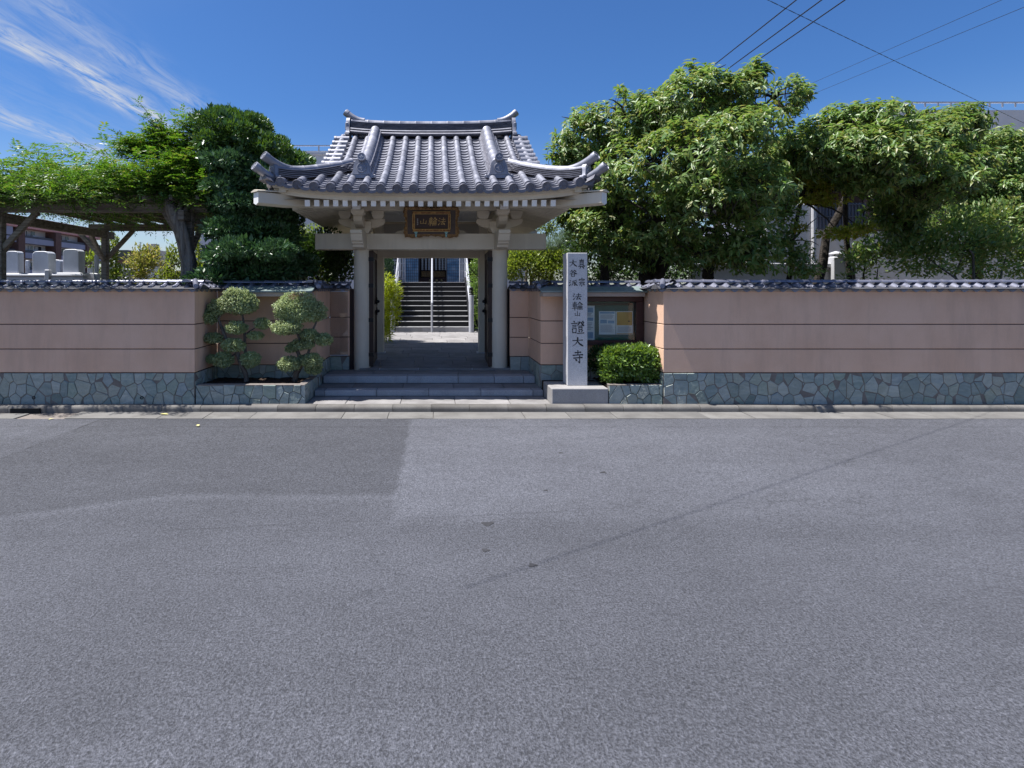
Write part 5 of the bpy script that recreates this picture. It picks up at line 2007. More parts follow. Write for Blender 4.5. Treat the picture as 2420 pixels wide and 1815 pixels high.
def niwaki(base, pads, stems, label, seed):
    t = thing('cloud_tree', z2(*base), label, 'garden tree', 'cloud pruned trees in the planter')
    g = MB()
    for pts, r in stems:
        P = [z2(u, v, 8.45 + dy) for u, v, dy in pts]
        n = len(P)
        rad = [r * (1 - .6 * i / (n - 1)) for i in range(n)]
        g.tube(P, rad, 8, jit=.08)
    g.obj('trunk', K['bark'], t, smooth=True)
    for (u, v, rx, ry, dy) in pads:
        c = z2(u, v, 8.45 + dy)
        s = .223 * 8.45 / 1365
        b = (c.x, c.y, c.z, rx * s * .93, min(rx, 150) * s * .85, ry * s * .93)
        lobes = [b]
        rr = random.Random(int(u * 7 + v))
        for k in range(5):                              # small swellings keep the outline uneven
            a = rr.uniform(0, 6.28)
            lobes.append((b[0] + math.cos(a) * b[3] * .55, b[1] + rr.uniform(-.4, .4) * b[4], b[2] + math.sin(a) * b[5] * .5, b[3] * .5, b[4] * .5, b[5] * .5))
        n = int(1000 + 62000 * (rx * s) * (ry * s) * 1.6)
        cloud('foliage_pad', lobes, n, .032, .019, K['l_box'], t, shell=.22, up=.25, wild=.8, lie=1.1)
    return t


niwaki((640, 1262), [(540, 420, 195, 150, -.02), (660, 440, 110, 110, .0), (235, 575, 112, 85, .0), (330, 480, 100, 90, .0), (530, 695, 122, 66, -.05), (805, 650, 88, 56, .03), (730, 778, 82, 40, .0),
                     (285, 805, 118, 50, -.02), (500, 880, 128, 72, -.05), (395, 1035, 112, 82, -.08), (680, 1035, 105, 85, -.02), (265, 1025, 50, 40, 0)],
       [([(640, 1262, 0), (630, 1180, 0), (590, 1100, -.02), (540, 960, -.03), (500, 900, -.05), (420, 800, 0), (375, 690, 0), (340, 600, 0), (420, 470, 0)], .040),
        ([(635, 1200, 0), (615, 1120, 0), (628, 960, 0), (622, 800, 0), (605, 600, 0), (580, 450, 0)], .030),
        ([(628, 760, 0), (720, 700, .02), (800, 655, .03)], .012), ([(628, 800, 0), (700, 785, 0)], .012), ([(540, 960, 0), (440, 1020, -.06)], .014), ([(415, 800, 0), (300, 800, 0)], .012),
        ([(610, 1110, 0), (680, 1040, 0)], .012), ([(622, 720, 0), (540, 700, 0)], .012)],
       'cloud pruned tree with a bluish green domed top nearest the wall corner', 1)
niwaki((1150, 1262), [(1180, 480, 270, 165, 0), (1340, 520, 165, 120, 0), (1060, 690, 172, 78, -.06), (1310, 775, 105, 66, .0), (1462, 822, 88, 66, .0), (1230, 870, 140, 55, .02),
                      (1115, 915, 62, 38, -.03), (1085, 1080, 122, 78, -.08), (1335, 1040, 125, 72, -.02), (1350, 1125, 90, 62, .02), (1220, 1040, 60, 50, 0)],
       [([(1150, 1262, 0), (1165, 1180, 0), (1210, 1110, 0), (1205, 1010, 0), (1175, 930, 0), (1205, 840, 0), (1180, 740, 0), (1160, 600, 0)], .042),
        ([(1205, 1020, 0), (1290, 970, 0), (1320, 880, 0), (1340, 720, 0), (1385, 620, 0), (1400, 540, 0)], .026),
        ([(1320, 870, 0), (1440, 830, 0)], .012), ([(1200, 1120, 0), (1110, 1090, -.06)], .014), ([(1210, 1110, 0), (1330, 1050, 0)], .014), ([(1190, 760, 0), (1080, 700, -.05)], .014)],
       'cloud pruned tree with a wide pale dome and reddish crown beside the gate steps', 2)

# reddish young tips on the second dome
rt_ = bpy.data.objects['cloud_tree.001']
c = z2(1185, 345)
cloud('new_growth', [(c.x, 8.40, c.z - .03, .12, .12, .05)], 260, .028, .015, LEAF('reddish new leaf', [(.20, .12, .10), (.26, .17, .13), (.18, .14, .08)], .5, .2), rt_, shell=.25)

# ------------------------------------------------------------------ clipped rounded shrub
t = thing('clipped_shrub', (2.85, 8.35, .25), 'glossy light green clipped shrub in the low planter below the notice board', 'shrub')
sb = [(2.83, 8.33, .52, .40, .28, .24), (2.64, 8.30, .55, .24, .24, .22), (3.03, 8.30, .55, .20, .24, .22), (2.85, 8.31, .66, .34, .24, .13), (2.60, 8.34, .42, .2, .22, .18), (3.04, 8.34, .42, .18, .22, .18), (2.54, 8.30, .60, .15, .2, .15), (3.11, 8.30, .60, .13, .2, .15), (2.54, 8.30, .38, .14, .2, .13), (3.12, 8.30, .38, .12, .2, .13), (2.70, 8.28, .68, .2, .2, .11), (2.98, 8.28, .68, .2, .2, .11)]
cloud('foliage', sb, 12500, .058, .030, K['l_azalea'], t, shell=.22, up=.35, wild=.75, lie=.9)
g = MB()
limbs(g, (2.85, 8.42, .22), [(2.6, 8.4, .55), (2.75, 8.35, .6), (2.95, 8.4, .6), (3.1, 8.4, .5), (2.85, 8.3, .55)], .014, .004, 5)
g.obj('stems', K['bark'], t)
t = thing('shade_shrub', (2.42, 8.7, .2), 'dark leaved low shrub behind the clipped bush under the notice board', 'shrub')
cloud('foliage', [(2.46, 8.66, .52, .17, .12, .20), (2.75, 8.68, .62, .35, .10, .14), (3.0, 8.68, .6, .18, .1, .15)], 1900, .055, .026, K['l_dark'], t, shell=.3)

# ------------------------------------------------------------------ wisteria pergola
pg = thing('pergola', (-5.7, 11.2, .2), 'weathered timber pergola with braced posts carrying the wisteria', 'pergola')
W = K['wood']
PX0, PX1, PY0, PY1, PZ = -7.27, -4.09, 9.7, 12.8, 2.88
for x in (PX0, PX1):
    for y in (PY0, PY1):
        w = .062 if x != PX1 or y == PY1 else .058
        MB().box(x - w, x + w, y - w, y + w, .1, PZ).obj('post', W, pg, bevel=.008)
MB().box(PX0 - .35, PX1 + .35, PY0 - .05, PY0 + .05, PZ, PZ + .15).obj('front_beam', W, pg, bevel=.008)
MB().box(PX0 - .35, PX1 + .35, PY1 - .05, PY1 + .05, PZ, PZ + .15).obj('rear_beam', W, pg, bevel=.008)
for x in (PX0, PX1):
    MB().box(x - .05, x + .05, PY0 - .35, PY1 + .3, PZ - .16, PZ - .002).obj('cross_beam', W, pg, bevel=.008)
for x in (PX0, PX1):
    for y in (PY0, PY1):
        for s in (-1, 1):
            if x == PX1 and s == 1: continue
            if x == PX1 and s == -1 and y == PY0: q = .42
            else: q = .62
            MB().bar((x + s * .05, y, PZ - .60), (x + s * q, y, PZ + .01), .075, .085).obj('brace', W, pg, bevel=.005)
        MB().bar((x, y + (.05 if y == PY0 else -.05), PZ - .66), (x, y + (.55 if y == PY0 else -.55), PZ - .12), .07, .08).obj('brace', W, pg, bevel=.005)
for i in range(9):
    x = PX0 + .05 + i * .43
    MB().box(x - .03, x + .03, PY0 - .45, PY1 + .4, PZ + .152, PZ + .225).obj('slat', W, pg, bevel=.004)
for i in range(9):
    y = PY0 - .2 + i * .43
    g = MB(); g.tube([(PX0 - .3, y, PZ + .25), (-6, y + .03, PZ + .255), (PX1 + .5, y, PZ + .25)], .026, 7)
    g.obj('cross_pole', W, pg, smooth=True)

ws = thing('wisteria', (-4.2, 9.62, .2), 'twisted grey wisteria trunk with bright leafy mass spread over the pergola', 'climbing plant')
g = MB()
tk = [at(447, 668, 9.60), at(446, 620, 9.58), at(436, 570, 9.55), at(424, 535, 9.52), at(412, 505, 9.5), at(396, 478, 9.5), at(375, 455, 9.6)]
tk[0].z = .1
g.tube(tk, [.155, .125, .115, .115, .11, .085, .06], 14, jit=.12)
g.tube([tk[0] + Vector((.06, .02, 0)), at(452, 610, 9.52), at(441, 560, 9.48), at(430, 520, 9.48), at(425, 490, 9.52), at(432, 460, 9.6)], [.07, .055, .05, .05, .045, .03], 10, jit=.12)
g.tube([at(424, 535, 9.52), at(432, 505, 9.55), at(452, 478, 9.65), at(480, 462, 9.8), at(520, 470, 10.0)], [.07, .055, .045, .04, .03], 10, jit=.1)
for k in range(26):                                     # vines running over the top
    x0, y0 = R.uniform(PX0 + 1.6, PX1), R.uniform(PY0 - .3, PY1)
    pts = [Vector((x0, y0, PZ + .28))]
    d = R.uniform(-.5, .5)
    for q in range(7):
        pts.append(pts[-1] + Vector((-.32, d * .3 + R.uniform(-.15, .15), R.uniform(-.05, .06))))
    for p in pts: p.z = max(p.z, PZ + .24)
    g.tube(pts, [R.uniform(.016, .034) * (1 - .08 * i) for i in range(8)], 6)
for k in range(16):                                     # vines along the front edge, seen from the street
    x0 = R.uniform(PX0 + 1.3, PX1)
    pts = [Vector((x0, PY0 - .12, PZ + R.uniform(.14, .30)))]
    for q in range(6):
        pts.append(pts[-1] + Vector((-.3, R.uniform(-.06, .06), R.uniform(-.07, .07))))
    for p in pts: p.z = min(max(p.z, PZ + .17), PZ + .40)
    g.tube(pts, [R.uniform(.02, .036) * (1 - .1 * i) for i in range(7)], 7)
g.obj('trunk', K['vine'], ws, smooth=True)


def pinnate(name, P, A, m, parent, pairs=6, rach=.24, ln=.065, wd=.022):
    """compound leaves: pairs of leaflets along a drooping stalk"""
    k = len(P)
    A = A / np.linalg.norm(A, axis=1, keepdims=True)
    Z = np.array([0, 0, 1.0])
    Sd = np.cross(A, Z); Sd /= np.maximum(np.linalg.norm(Sd, axis=1, keepdims=True), 1e-4)
    Up = np.cross(Sd, A)
    Ps, Ds, Ns = [], [], []
    for j in range(pairs):
        t = (j + .6) / pairs
        c = P + A * rach * t - np.array([0, 0, 1.0]) * rach * .35 * t * t
        for s in (-1, 1):
            Ps.append(c); Ds.append(Sd * s * .9 + A * .45 - Z * .25 + rnd_dir(k) * .18); Ns.append(Up + rnd_dir(k) * .3)
    Ps.append(P + A * rach - Z * rach * .35); Ds.append(A - Z * .5); Ns.append(Up)
    me = leaf_mesh(name, np.concatenate(Ps), np.concatenate(Ds), np.concatenate(Ns), ln, wd, m)
    return place(me, name, parent)


# the mat of foliage over the pergola
def wis_points(n):
    x = NR.uniform(PX0 - .75, PX1 + .55, n)
    y = PY0 - .5 + (PY1 - PY0 + .9) * NR.beta(.9, 1.25, n)
    top = .36 + .13 * np.sin(x * 2.3 + .5) * np.sin(y * 1.7) + .09 * np.sin(x * 6.1 + y)
    mound = np.exp(-((x + 4.75) / .75) ** 2) * .36 + np.exp(-((x + 6.9) / 1.1) ** 2) * .12
    z = PZ + .18 + (top + mound * (y > PY0 - .5)) * NR.power(1.25, n) * 1.05 * np.where(y < PY0 - .5, .75, 1.0)
    y = np.where((NR.uniform(0, 1, n) < .13) & (x < -4.7), PY0 - .3 - NR.power(.8, n) * 1.6, y)
    frontm = (y < PY0 - .2)
    z[frontm] -= NR.uniform(0, .22, frontm.sum())
    return np.stack([x, y, z], 1)


Pw = wis_points(10500)
extra = []
for (px, py, Yc, rx, ry, n) in ((440, 415, 9.6, 60, 60, 620), (405, 352, 9.9, 70, 45, 560), (380, 430, 9.5, 60, 50, 320), (470, 400, 9.8, 38, 70, 300), (320, 350, 10.0, 48, 32, 300), (455, 300, 10.1, 35, 40, 150), (372, 320, 9.9, 22, 30, 130)):
    c = at(px, py, Yc); s = Yc / 1365
    d = rnd_dir(n) * NR.power(2.2, n)[:, None]
    extra.append(np.array(c)[None] + d * np.array([rx * s, 45 * s, ry * s]))
Pw = np.concatenate([Pw] + extra)
Aw = rnd_dir(len(Pw)) * np.array([1, 1, .5]) + np.array([0, -.18, .28])
pinnate('foliage', Pw, Aw, K['l_wis'], ws, 5, .22, .072, .026)
# long young shoots reaching up and tendrils hanging down
g = MB()
sh_p, sh_a = [], []
for pts in ([at(385, 330, 9.9), at(372, 300, 9.9), at(355, 275, 9.85), at(340, 255, 9.85), at(330, 243, 9.8)],
            [at(378, 320, 9.9), at(385, 295, 9.9), at(381, 278, 9.9)], [at(375, 310, 9.9), at(352, 285, 9.9), at(335, 276, 9.9)],
            [at(450, 330, 10), at(440, 300, 10), at(452, 282, 10), at(478, 284, 10)], [at(455, 320, 10), at(470, 290, 10), at(492, 280, 10)],
            [at(60, 380, 9.9), at(55, 365, 9.9), at(48, 358, 9.9)], [at(110, 380, 9.9), at(104, 362, 9.9), at(116, 358, 9.9)], [at(260, 375, 9.9), at(215, 348, 9.9), at(180, 335, 9.9), at(172, 325, 9.9)],
            [at(90, 372, 9.8), at(92, 352, 9.8), at(70, 350, 9.8)], [at(190, 385, 9.8), at(199, 368, 9.8)], [at(318, 345, 9.9), at(300, 332, 9.9), at(290, 340, 9.9)]):
    MB().tube(pts, [.007] + [.005] * (len(pts) - 2) + [.003], 4).obj('shoot', K['vine'], ws)
    for a, b in zip(pts, pts[1:]):
        for q in (.1, .4, .7, 1.0):
            if len(pts) == 4 and pts[0].x < -5: continue
            sh_p.append(a.lerp(b, q)); sh_a.append((R.uniform(-1, 1), R.uniform(-.6, .3), R.uniform(-.2, .5)))
pinnate('shoot_leaves', np.array(sh_p), np.array(sh_a), K['l_wis'], ws, 5, .17, .055, .02)
hp = np.stack([NR.uniform(PX0 + 1.2, PX1 - .2, 34), NR.uniform(PY0, PY1, 34), np.full(34, PZ + .05)], 1)
pinnate('hanging_leaves', hp, np.tile(np.array([[.1, -.2, -.9]]), (34, 1)) + rnd_dir(34) * .3, K['l_wis'], ws, 5, .20, .07, .022)

# ------------------------------------------------------------------ dark clipped evergreen left of the gate
mk = thing('podocarpus_tree', (-2.95, 9.9, .2), 'large dark clipped evergreen with layered domes filling the space between wisteria and gate', 'tree')
g = MB()
tops = [bl(545, 330, 9.9, 80, 60), bl(640, 345, 9.9, 80, 50), bl(690, 390, 10.0, 60, 40), bl(540, 420, 9.8, 60, 40), bl(600, 500, 9.9, 90, 40), bl(660, 580, 10.0, 70, 50)]
rt0 = Vector((-2.95, 9.9, .1))
g.tube([rt0, Vector((-2.98, 9.9, 1.5)), Vector((-3.1, 9.9, 2.6)), Vector((-3.3, 9.9, 3.6))], [.16, .14, .11, .06], 10, jit=.08)
g.tube([Vector((-2.35, 10.6, .1)), Vector((-2.38, 10.6, 1.5)), Vector((-2.5, 10.5, 2.5))], [.11, .09, .05], 8, jit=.08)
limbs(g, (-3.05, 9.9, 2.0), [t_[:3] for t_ in tops], .06, .015, 6)
g.obj('trunk', K['bark_dark'], mk, smooth=True)
shr = lambda L_: [(a, b, c, d * .87, e * .9, f * .87) for a, b, c, d, e, f in L_]
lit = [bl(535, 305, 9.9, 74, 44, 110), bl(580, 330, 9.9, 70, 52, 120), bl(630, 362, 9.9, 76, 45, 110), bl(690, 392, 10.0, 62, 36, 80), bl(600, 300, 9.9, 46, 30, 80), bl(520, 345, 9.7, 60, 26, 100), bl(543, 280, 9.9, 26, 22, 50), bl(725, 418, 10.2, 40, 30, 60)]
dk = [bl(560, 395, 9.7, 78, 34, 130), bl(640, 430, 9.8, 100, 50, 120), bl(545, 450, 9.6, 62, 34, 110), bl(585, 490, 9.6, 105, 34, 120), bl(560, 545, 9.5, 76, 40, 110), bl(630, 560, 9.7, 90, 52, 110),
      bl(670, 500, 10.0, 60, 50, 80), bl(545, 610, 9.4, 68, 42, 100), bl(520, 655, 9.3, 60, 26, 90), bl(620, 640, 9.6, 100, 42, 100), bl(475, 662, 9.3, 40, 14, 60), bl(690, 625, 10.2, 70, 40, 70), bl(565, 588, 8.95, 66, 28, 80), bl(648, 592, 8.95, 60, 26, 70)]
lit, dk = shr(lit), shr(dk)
cloud('sun_tinted_crown', lit, 36000, .062, .021, K['l_maki_top'], mk, shell=.15, up=.55, wild=.6, clump=.12, clump_scale=6, lie=.8)  # upper domes: sunlight carried by the lighter leaf colour
cloud('shade_tinted_crown', dk, 64000, .064, .021, K['l_maki'], mk, shell=.18, up=.45, wild=.6, clump=.1, clump_scale=6, lie=.8)  # lower lobes: shade carried by the darker leaf colour
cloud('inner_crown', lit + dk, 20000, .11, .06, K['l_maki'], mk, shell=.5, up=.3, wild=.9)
g = MB(); g.tube([at(541, 275, 9.9), at(542, 262, 9.9), at(541, 252, 9.9)], [.01, .006, .003], 5); g.obj('leader', K['bark'], mk)
cloud('leader_leaves', [(*at(541, 264, 9.9), .035, .035, .11)], 60, .065, .018, K['l_maki_top'], mk, up=.8)

lt = thing('camellia', (-1.9, 11.6, .2), 'dark glossy bush with gaps tinted brighter as sunlit behind the wall beside the gate column', 'shrub')
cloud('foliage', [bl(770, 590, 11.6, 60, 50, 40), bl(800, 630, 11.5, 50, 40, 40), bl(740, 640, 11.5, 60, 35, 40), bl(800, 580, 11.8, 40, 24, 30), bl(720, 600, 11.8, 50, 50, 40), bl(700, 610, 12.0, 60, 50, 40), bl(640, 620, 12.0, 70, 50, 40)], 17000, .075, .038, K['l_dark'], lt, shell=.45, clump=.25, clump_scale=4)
cloud('sun_tinted_leaves', [bl(790, 600, 14.6, 60, 60, 40), bl(755, 640, 14.5, 60, 30, 30), bl(735, 570, 14.7, 50, 50, 30)], 5200, .075, .036, K['l_bright'], lt, shell=.45, clump=.6, clump_scale=4)  # brighter leaf colour stands for sunlight in the gaps
g = MB(); limbs(g, (-1.95, 11.6, .15), [at(770, 590, 11.6), at(745, 620, 11.6), at(800, 620, 11.6)], .04, .008); g.obj('stems', K['bark_dark'], lt)

# ------------------------------------------------------------------ light bushes seen under the pergola
def bush(name, label, cat, root, blobs, n, ln, wd, mat, clump=.5, up=.4, wild=.7, stems=5, shell=.45, group=None, bark='bark', r0=.03):
    t = thing(name, root, label, cat, group)
    cloud('foliage', blobs, n, ln, wd, mat, t, shell=shell, clump=clump, clump_scale=4, up=up, wild=wild)
    g = MB()
    tg = [b[:3] for b in blobs][:stems]
    limbs(g, root, tg, r0, .006)
    g.obj('stems', K[bark], t)
    return t


bush('garden_shrub', 'yellow variegated shrub in the sun between the pergola posts', 'shrub', (-9.2, 14.5, .2),
     [bl(345, 620, 14.5, 48, 40), bl(370, 645, 14.4, 52, 26), bl(330, 650, 14.4, 40, 26), bl(350, 600, 14.6, 26, 26)], 2600, .10, .04, K['l_yellow'])
bush('garden_shrub', 'lime green leafy shrub just beside the thick wisteria trunk', 'shrub', (-7.8, 14.0, .2),
     [bl(415, 630, 14.0, 26, 40), bl(405, 600, 14.0, 12, 34), bl(470, 630, 14.0, 22, 46), bl(462, 585, 14.0, 10, 40), bl(400, 655, 13.9, 40, 20)], 1900, .11, .035, K['l_bright'], up=.7)
bush('garden_shrub', 'loose green shrub with hanging leaves behind the rear pergola post', 'shrub', (-9.6, 13.6, .2),
     [bl(258, 610, 13.5, 20, 60), bl(270, 650, 13.5, 40, 24), bl(215, 612, 13.3, 14, 18), bl(265, 570, 13.5, 14, 26)], 1300, .11, .04, K['l_bright'])

# ------------------------------------------------------------------ broadleaf evergreen right of the gate
bt = thing('broadleaf_tree', (4.3, 10.8, .2), 'big spreading broadleaf evergreen behind the wall, its drooping glossy leaves above the notice board', 'tree')
g = MB()
forks = [at(1530, 560, 10.8), at(1470, 560, 10.9), at(1600, 560, 10.7), at(1410, 600, 11.2)]
g.tube([Vector((3.95, 10.9, 0)), at(1525, 650, 10.85), at(1535, 600, 10.8), at(1520, 520, 10.9)], [.17, .13, .12, .10], 10, jit=.1)
g.tube([Vector((4.15, 10.8, 0)), at(1555, 650, 10.75), at(1590, 560, 10.8), at(1610, 470, 10.9), at(1600, 380, 11.0)], [.13, .11, .10, .09, .06], 10, jit=.1)
g.tube([Vector((5.2, 10.6, 0)), at(1672, 650, 10.6), at(1680, 600, 10.6), at(1700, 520, 10.7)], [.12, .10, .08, .06], 9, jit=.1)
g.tube([Vector((3.3, 11.2, 0)), at(1430, 650, 11.2), at(1432, 560, 11.2), at(1445, 460, 11.2)], [.11, .09, .08, .06], 9, jit=.1)
cr = [bl(1400, 330, 10.9, 92, 78), bl(1480, 285, 10.4, 100, 62, 100), bl(1590, 268, 9.8, 100, 70, 130), bl(1650, 225, 9.8, 80, 52, 110), bl(1735, 232, 9.8, 100, 50, 110), bl(1830, 232, 9.8, 72, 36, 80),
      bl(1785, 178, 9.8, 40, 26), bl(1350, 385, 11.2, 60, 60), bl(1420, 430, 10.9, 95, 70), bl(1520, 410, 9.9, 130, 95, 120), bl(1640, 370, 8.8, 130, 95, 150), bl(1745, 320, 8.8, 92, 62, 140),
      bl(1440, 540, 10.6, 88, 70), bl(1560, 525, 9.8, 120, 80), bl(1680, 490, 9.0, 105, 92, 130), bl(1760, 450, 8.8, 85, 80, 130), bl(1770, 585, 9.2, 70, 48), bl(1380, 490, 11.2, 70, 60), bl(1640, 600, 9.6, 90, 34), bl(1485, 612, 10.5, 60, 40)]
for b in cr:
    f = min(forks, key=lambda q: (q - Vector(b[:3])).length)
    limbs(g, f, [Vector(b[:3]) + Vector((0, 0, b[5] * .2))], .055, .012, 6, wander=.10)
    limbs(g, b[:3], [Vector(b[:3]) + Vector((b[3] * math.cos(a) * .8, b[4] * math.sin(a) * .8, b[5] * R.uniform(-.2, .8))) for a in (0.3, 1.5, 2.7, 3.9, 5.1)], .022, .005, 5)
g.obj('trunk', K['bark_dark'], bt, smooth=True)
ex_p, ex_n = [], []
for (px, py) in ((1635, 150), (1640, 163), (1655, 168), (1668, 160), (1605, 170), (1598, 182), (1790, 140), (1785, 152), (1800, 158), (1795, 170), (1880, 185), (1893, 192), (1900, 205), (1905, 218), (1890, 240), (1470, 212), (1475, 224), (1660, 186), (1640, 180), (1300, 345), (1303, 365), (1885, 262), (1865, 285)):
    for _ in range(4):
        ex_p.append(at(px + R.uniform(-7, 7), py + R.uniform(-5, 7), (9.8 if px > 1400 else 11.1) + R.uniform(-.2, .2))); ex_n.append((R.uniform(-.3, .3), 0, 1))
_, Pt, At_ = whorls('crown', cr, 7000, 9, .125, .043, K['l_camph'], bt, shell=.30, droop=.45, clump=.75, clump_scale=3.0, extra=(np.array(ex_p), np.array(ex_n)))
twigs('twigs', Pt, At_, K['bark_dark'], bt, .20, .006, 2)

b2 = thing('broadleaf_tree', (7.9, 11.2, .2), 'second broadleaf evergreen with a rounded top over the granite fence post', 'tree')
g = MB()
g.tube([Vector((7.3, 11.6, 0)), at(1945, 620, 11.6), at(1952, 560, 11.6), at(1985, 500, 11.6), at(2003, 455, 11.6), at(1990, 400, 11.6)], [.10, .085, .08, .07, .06, .04], 9, jit=.08)
g.tube([Vector((8.45, 11.5, 0)), at(2006, 640, 11.5), at(1999, 540, 11.5), at(1998, 470, 11.5), at(2010, 400, 11.5)], [.06, .05, .05, .045, .03], 8, jit=.08)
cr2 = [bl(1805, 415, 10.6, 62, 56, 60), bl(1825, 470, 10.5, 50, 40, 50), bl(1850, 372, 10.8, 78, 48, 80), bl(1920, 335, 10.2, 84, 50, 100), bl(1985, 292, 10.2, 60, 40, 90), bl(2050, 300, 10.0, 80, 55, 120), bl(1990, 365, 9.8, 100, 60, 130), bl(2090, 380, 9.6, 100, 80, 140), bl(2170, 330, 10.2, 90, 60, 110), bl(2190, 420, 9.8, 90, 70, 110), bl(1880, 420, 11.2, 70, 40), bl(2130, 500, 10.8, 70, 50), bl(2060, 470, 10.9, 60, 40), bl(2250, 400, 10.2, 80, 60, 90), bl(2240, 300, 10.4, 70, 50, 80)]
for b in cr2:
    limbs(g, at(2000, 450, 11.5), [b[:3]], .045, .01, 6, wander=.1)
g.obj('trunk', K['bark_dark'], b2, smooth=True)
_, Pt, At_ = whorls('crown', cr2, 5400, 9, .12, .042, K['l_camph'], b2, shell=.34, droop=.4, clump=.5, clump_scale=2.6)
twigs('twigs', Pt, At_, K['bark_dark'], b2, .2, .006, 2)

mp = thing('maple_tree', (7.0, 10.6, .2), 'slender yellow green layered tree in front of the tall granite slab', 'tree')
g = MB()
g.tube([Vector((6.2, 10.6, 0)), at(1868, 640, 10.6), at(1872, 570, 10.6), at(1885, 510, 10.6), at(1895, 470, 10.6), at(1905, 440, 10.6)], [.05, .045, .04, .035, .03, .02], 7, jit=.06)
lay = [bl(1895, 432, 10.5, 66, 16, 50), bl(1950, 448, 10.5, 66, 15, 50), bl(1860, 408, 10.6, 46, 14, 40), bl(2005, 425, 10.6, 50, 15, 40), bl(1960, 475, 10.4, 40, 10, 40), bl(1985, 552, 10.2, 56, 12, 40), bl(2035, 540, 10.2, 34, 12, 30), bl(1915, 470, 10.4, 46, 10, 40), bl(1880, 540, 10.4, 26, 8, 30), bl(1925, 385, 10.7, 50, 14, 40)]
limbs(g, at(1893, 475, 10.6), [b[:3] for b in lay], .02, .005, 5)
limbs(g, at(1872, 570, 10.6), [at(1915, 535, 10.5), at(1930, 515, 10.5), at(1850, 590, 10.5), at(1935, 580, 10.5)], .012, .004, 5)
g.obj('trunk', K['bark_dark'], mp, smooth=True)
cloud('crown', lay, 7200, .085, .028, K['l_maple'], mp, shell=.5, up=.0, wild=1.1, clump=.3, clump_scale=5, lie=.2)
cloud('lower_sprays', [bl(1700, 600, 10.0, 60, 40, 40), bl(1790, 540, 10.0, 60, 50, 40), bl(1790, 620, 9.8, 70, 26, 40), bl(1860, 500, 10.2, 34, 40, 30), bl(1880, 600, 10.3, 44, 34, 30), bl(1850, 560, 10.4, 30, 30, 30), bl(1900, 635, 10.2, 40, 20, 30)], 3000, .12, .04, K['l_camph'], mp, shell=.5, up=-.2, wild=1)

bush('garden_shrub', 'sparse young bush by the granite fence post in front of the cream house', 'shrub', (8.6, 11.3, .2),
     [bl(2015, 610, 11.3, 30, 36), bl(2045, 590, 11.3, 34, 50), bl(2075, 630, 11.3, 60, 40), bl(1995, 655, 11.0, 20, 8), bl(2060, 540, 11.2, 40, 40), bl(2100, 600, 11.0, 50, 50)], 2400, .10, .035, K['l_camph'], clump=.7)
bush('garden_shrub', 'dense hedge bush past the sparse young bush by the cream house', 'shrub', (10.4, 10.8, .2),
     [bl(2180, 600, 10.8, 80, 60), bl(2280, 590, 10.8, 90, 70), bl(2380, 600, 10.8, 90, 65), bl(2470, 590, 10.8, 80, 70), bl(2250, 530, 11, 80, 50), bl(2350, 520, 11, 90, 50), bl(2150, 560, 11, 50, 50)], 12000, .10, .04, K['l_camph'], clump=.5)
b3 = thing('broadleaf_tree', (11.2, 12.0, .2), 'third broadleaf evergreen furthest from the gate along the wall', 'tree')
g = MB()
g.tube([Vector((11.3, 12, 0)), Vector((11.25, 12, 1.6)), Vector((11.4, 12, 3.0)), Vector((11.2, 12, 4.2))], [.13, .11, .09, .05], 9, jit=.08)
cr3 = [bl(2290, 430, 12, 80, 60), bl(2360, 370, 12, 90, 70), bl(2440, 420, 12, 90, 70), bl(2390, 470, 11.7, 100, 60), bl(2520, 380, 12, 90, 80), bl(2300, 500, 11.6, 60, 40)]
limbs(g, (11.3, 12, 2.6), [b[:3] for b in cr3], .05, .01, 6)
g.obj('trunk', K['bark_dark'], b3, smooth=True)
_, Pt, At_ = whorls('crown', cr3, 3300, 9, .12, .042, K['l_camph'], b3, shell=.34, droop=.4, clump=.5, clump_scale=2.6)
twigs('twigs', Pt, At_, K['bark_dark'], b3, .2, .006, 2)

# lower planting between the gate and the big tree
bush('garden_shrub', 'sunny yellow green bush behind the wall between gate column and stone pillar', 'shrub', (2.8, 14.8, .2),
     [bl(1240, 630, 14.8, 50, 34), bl(1300, 640, 14.7, 46, 30), bl(1225, 600, 14.9, 34, 26), bl(1275, 605, 14.8, 50, 26), bl(1320, 615, 14.8, 36, 30), bl(1345, 640, 14.6, 40, 24), bl(1215, 640, 14.8, 30, 24)], 13000, .075, .036, K['l_bright'], clump=.1, bark='bark', shell=.35)
bush('garden_shrub', 'dark undergrowth in the shade below the big broadleaf tree', 'shrub', (4.0, 12.4, .2),
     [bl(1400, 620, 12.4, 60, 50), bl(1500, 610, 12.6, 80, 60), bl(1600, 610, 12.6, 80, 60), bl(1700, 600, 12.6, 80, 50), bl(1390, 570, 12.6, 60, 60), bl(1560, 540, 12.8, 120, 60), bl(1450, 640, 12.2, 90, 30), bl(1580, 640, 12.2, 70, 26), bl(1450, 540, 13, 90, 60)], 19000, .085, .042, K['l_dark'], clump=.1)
pn = thing('pine_tree', (2.9, 15.0, .2), 'pale grey green pine with fine needles beside the end of the gate crossbeam', 'pine')
pb = [bl(1320, 575, 14.8, 44, 22), bl(1292, 590, 14.8, 24, 20), bl(1345, 560, 14.8, 24, 20), bl(1360, 590, 14.9, 26, 16), bl(1425, 590, 14.6, 26, 14)]
g = MB()
g.tube([Vector((2.7, 15.0, .1)), at(1305, 640, 15.0), at(1318, 600, 14.9), at(1322, 570, 14.8)], [.07, .06, .045, .02], 8)
limbs(g, at(1316, 605, 14.9), [b[:3] for b in pb], .02, .006, 5)
g.obj('trunk', K['bark'], pn, smooth=True)
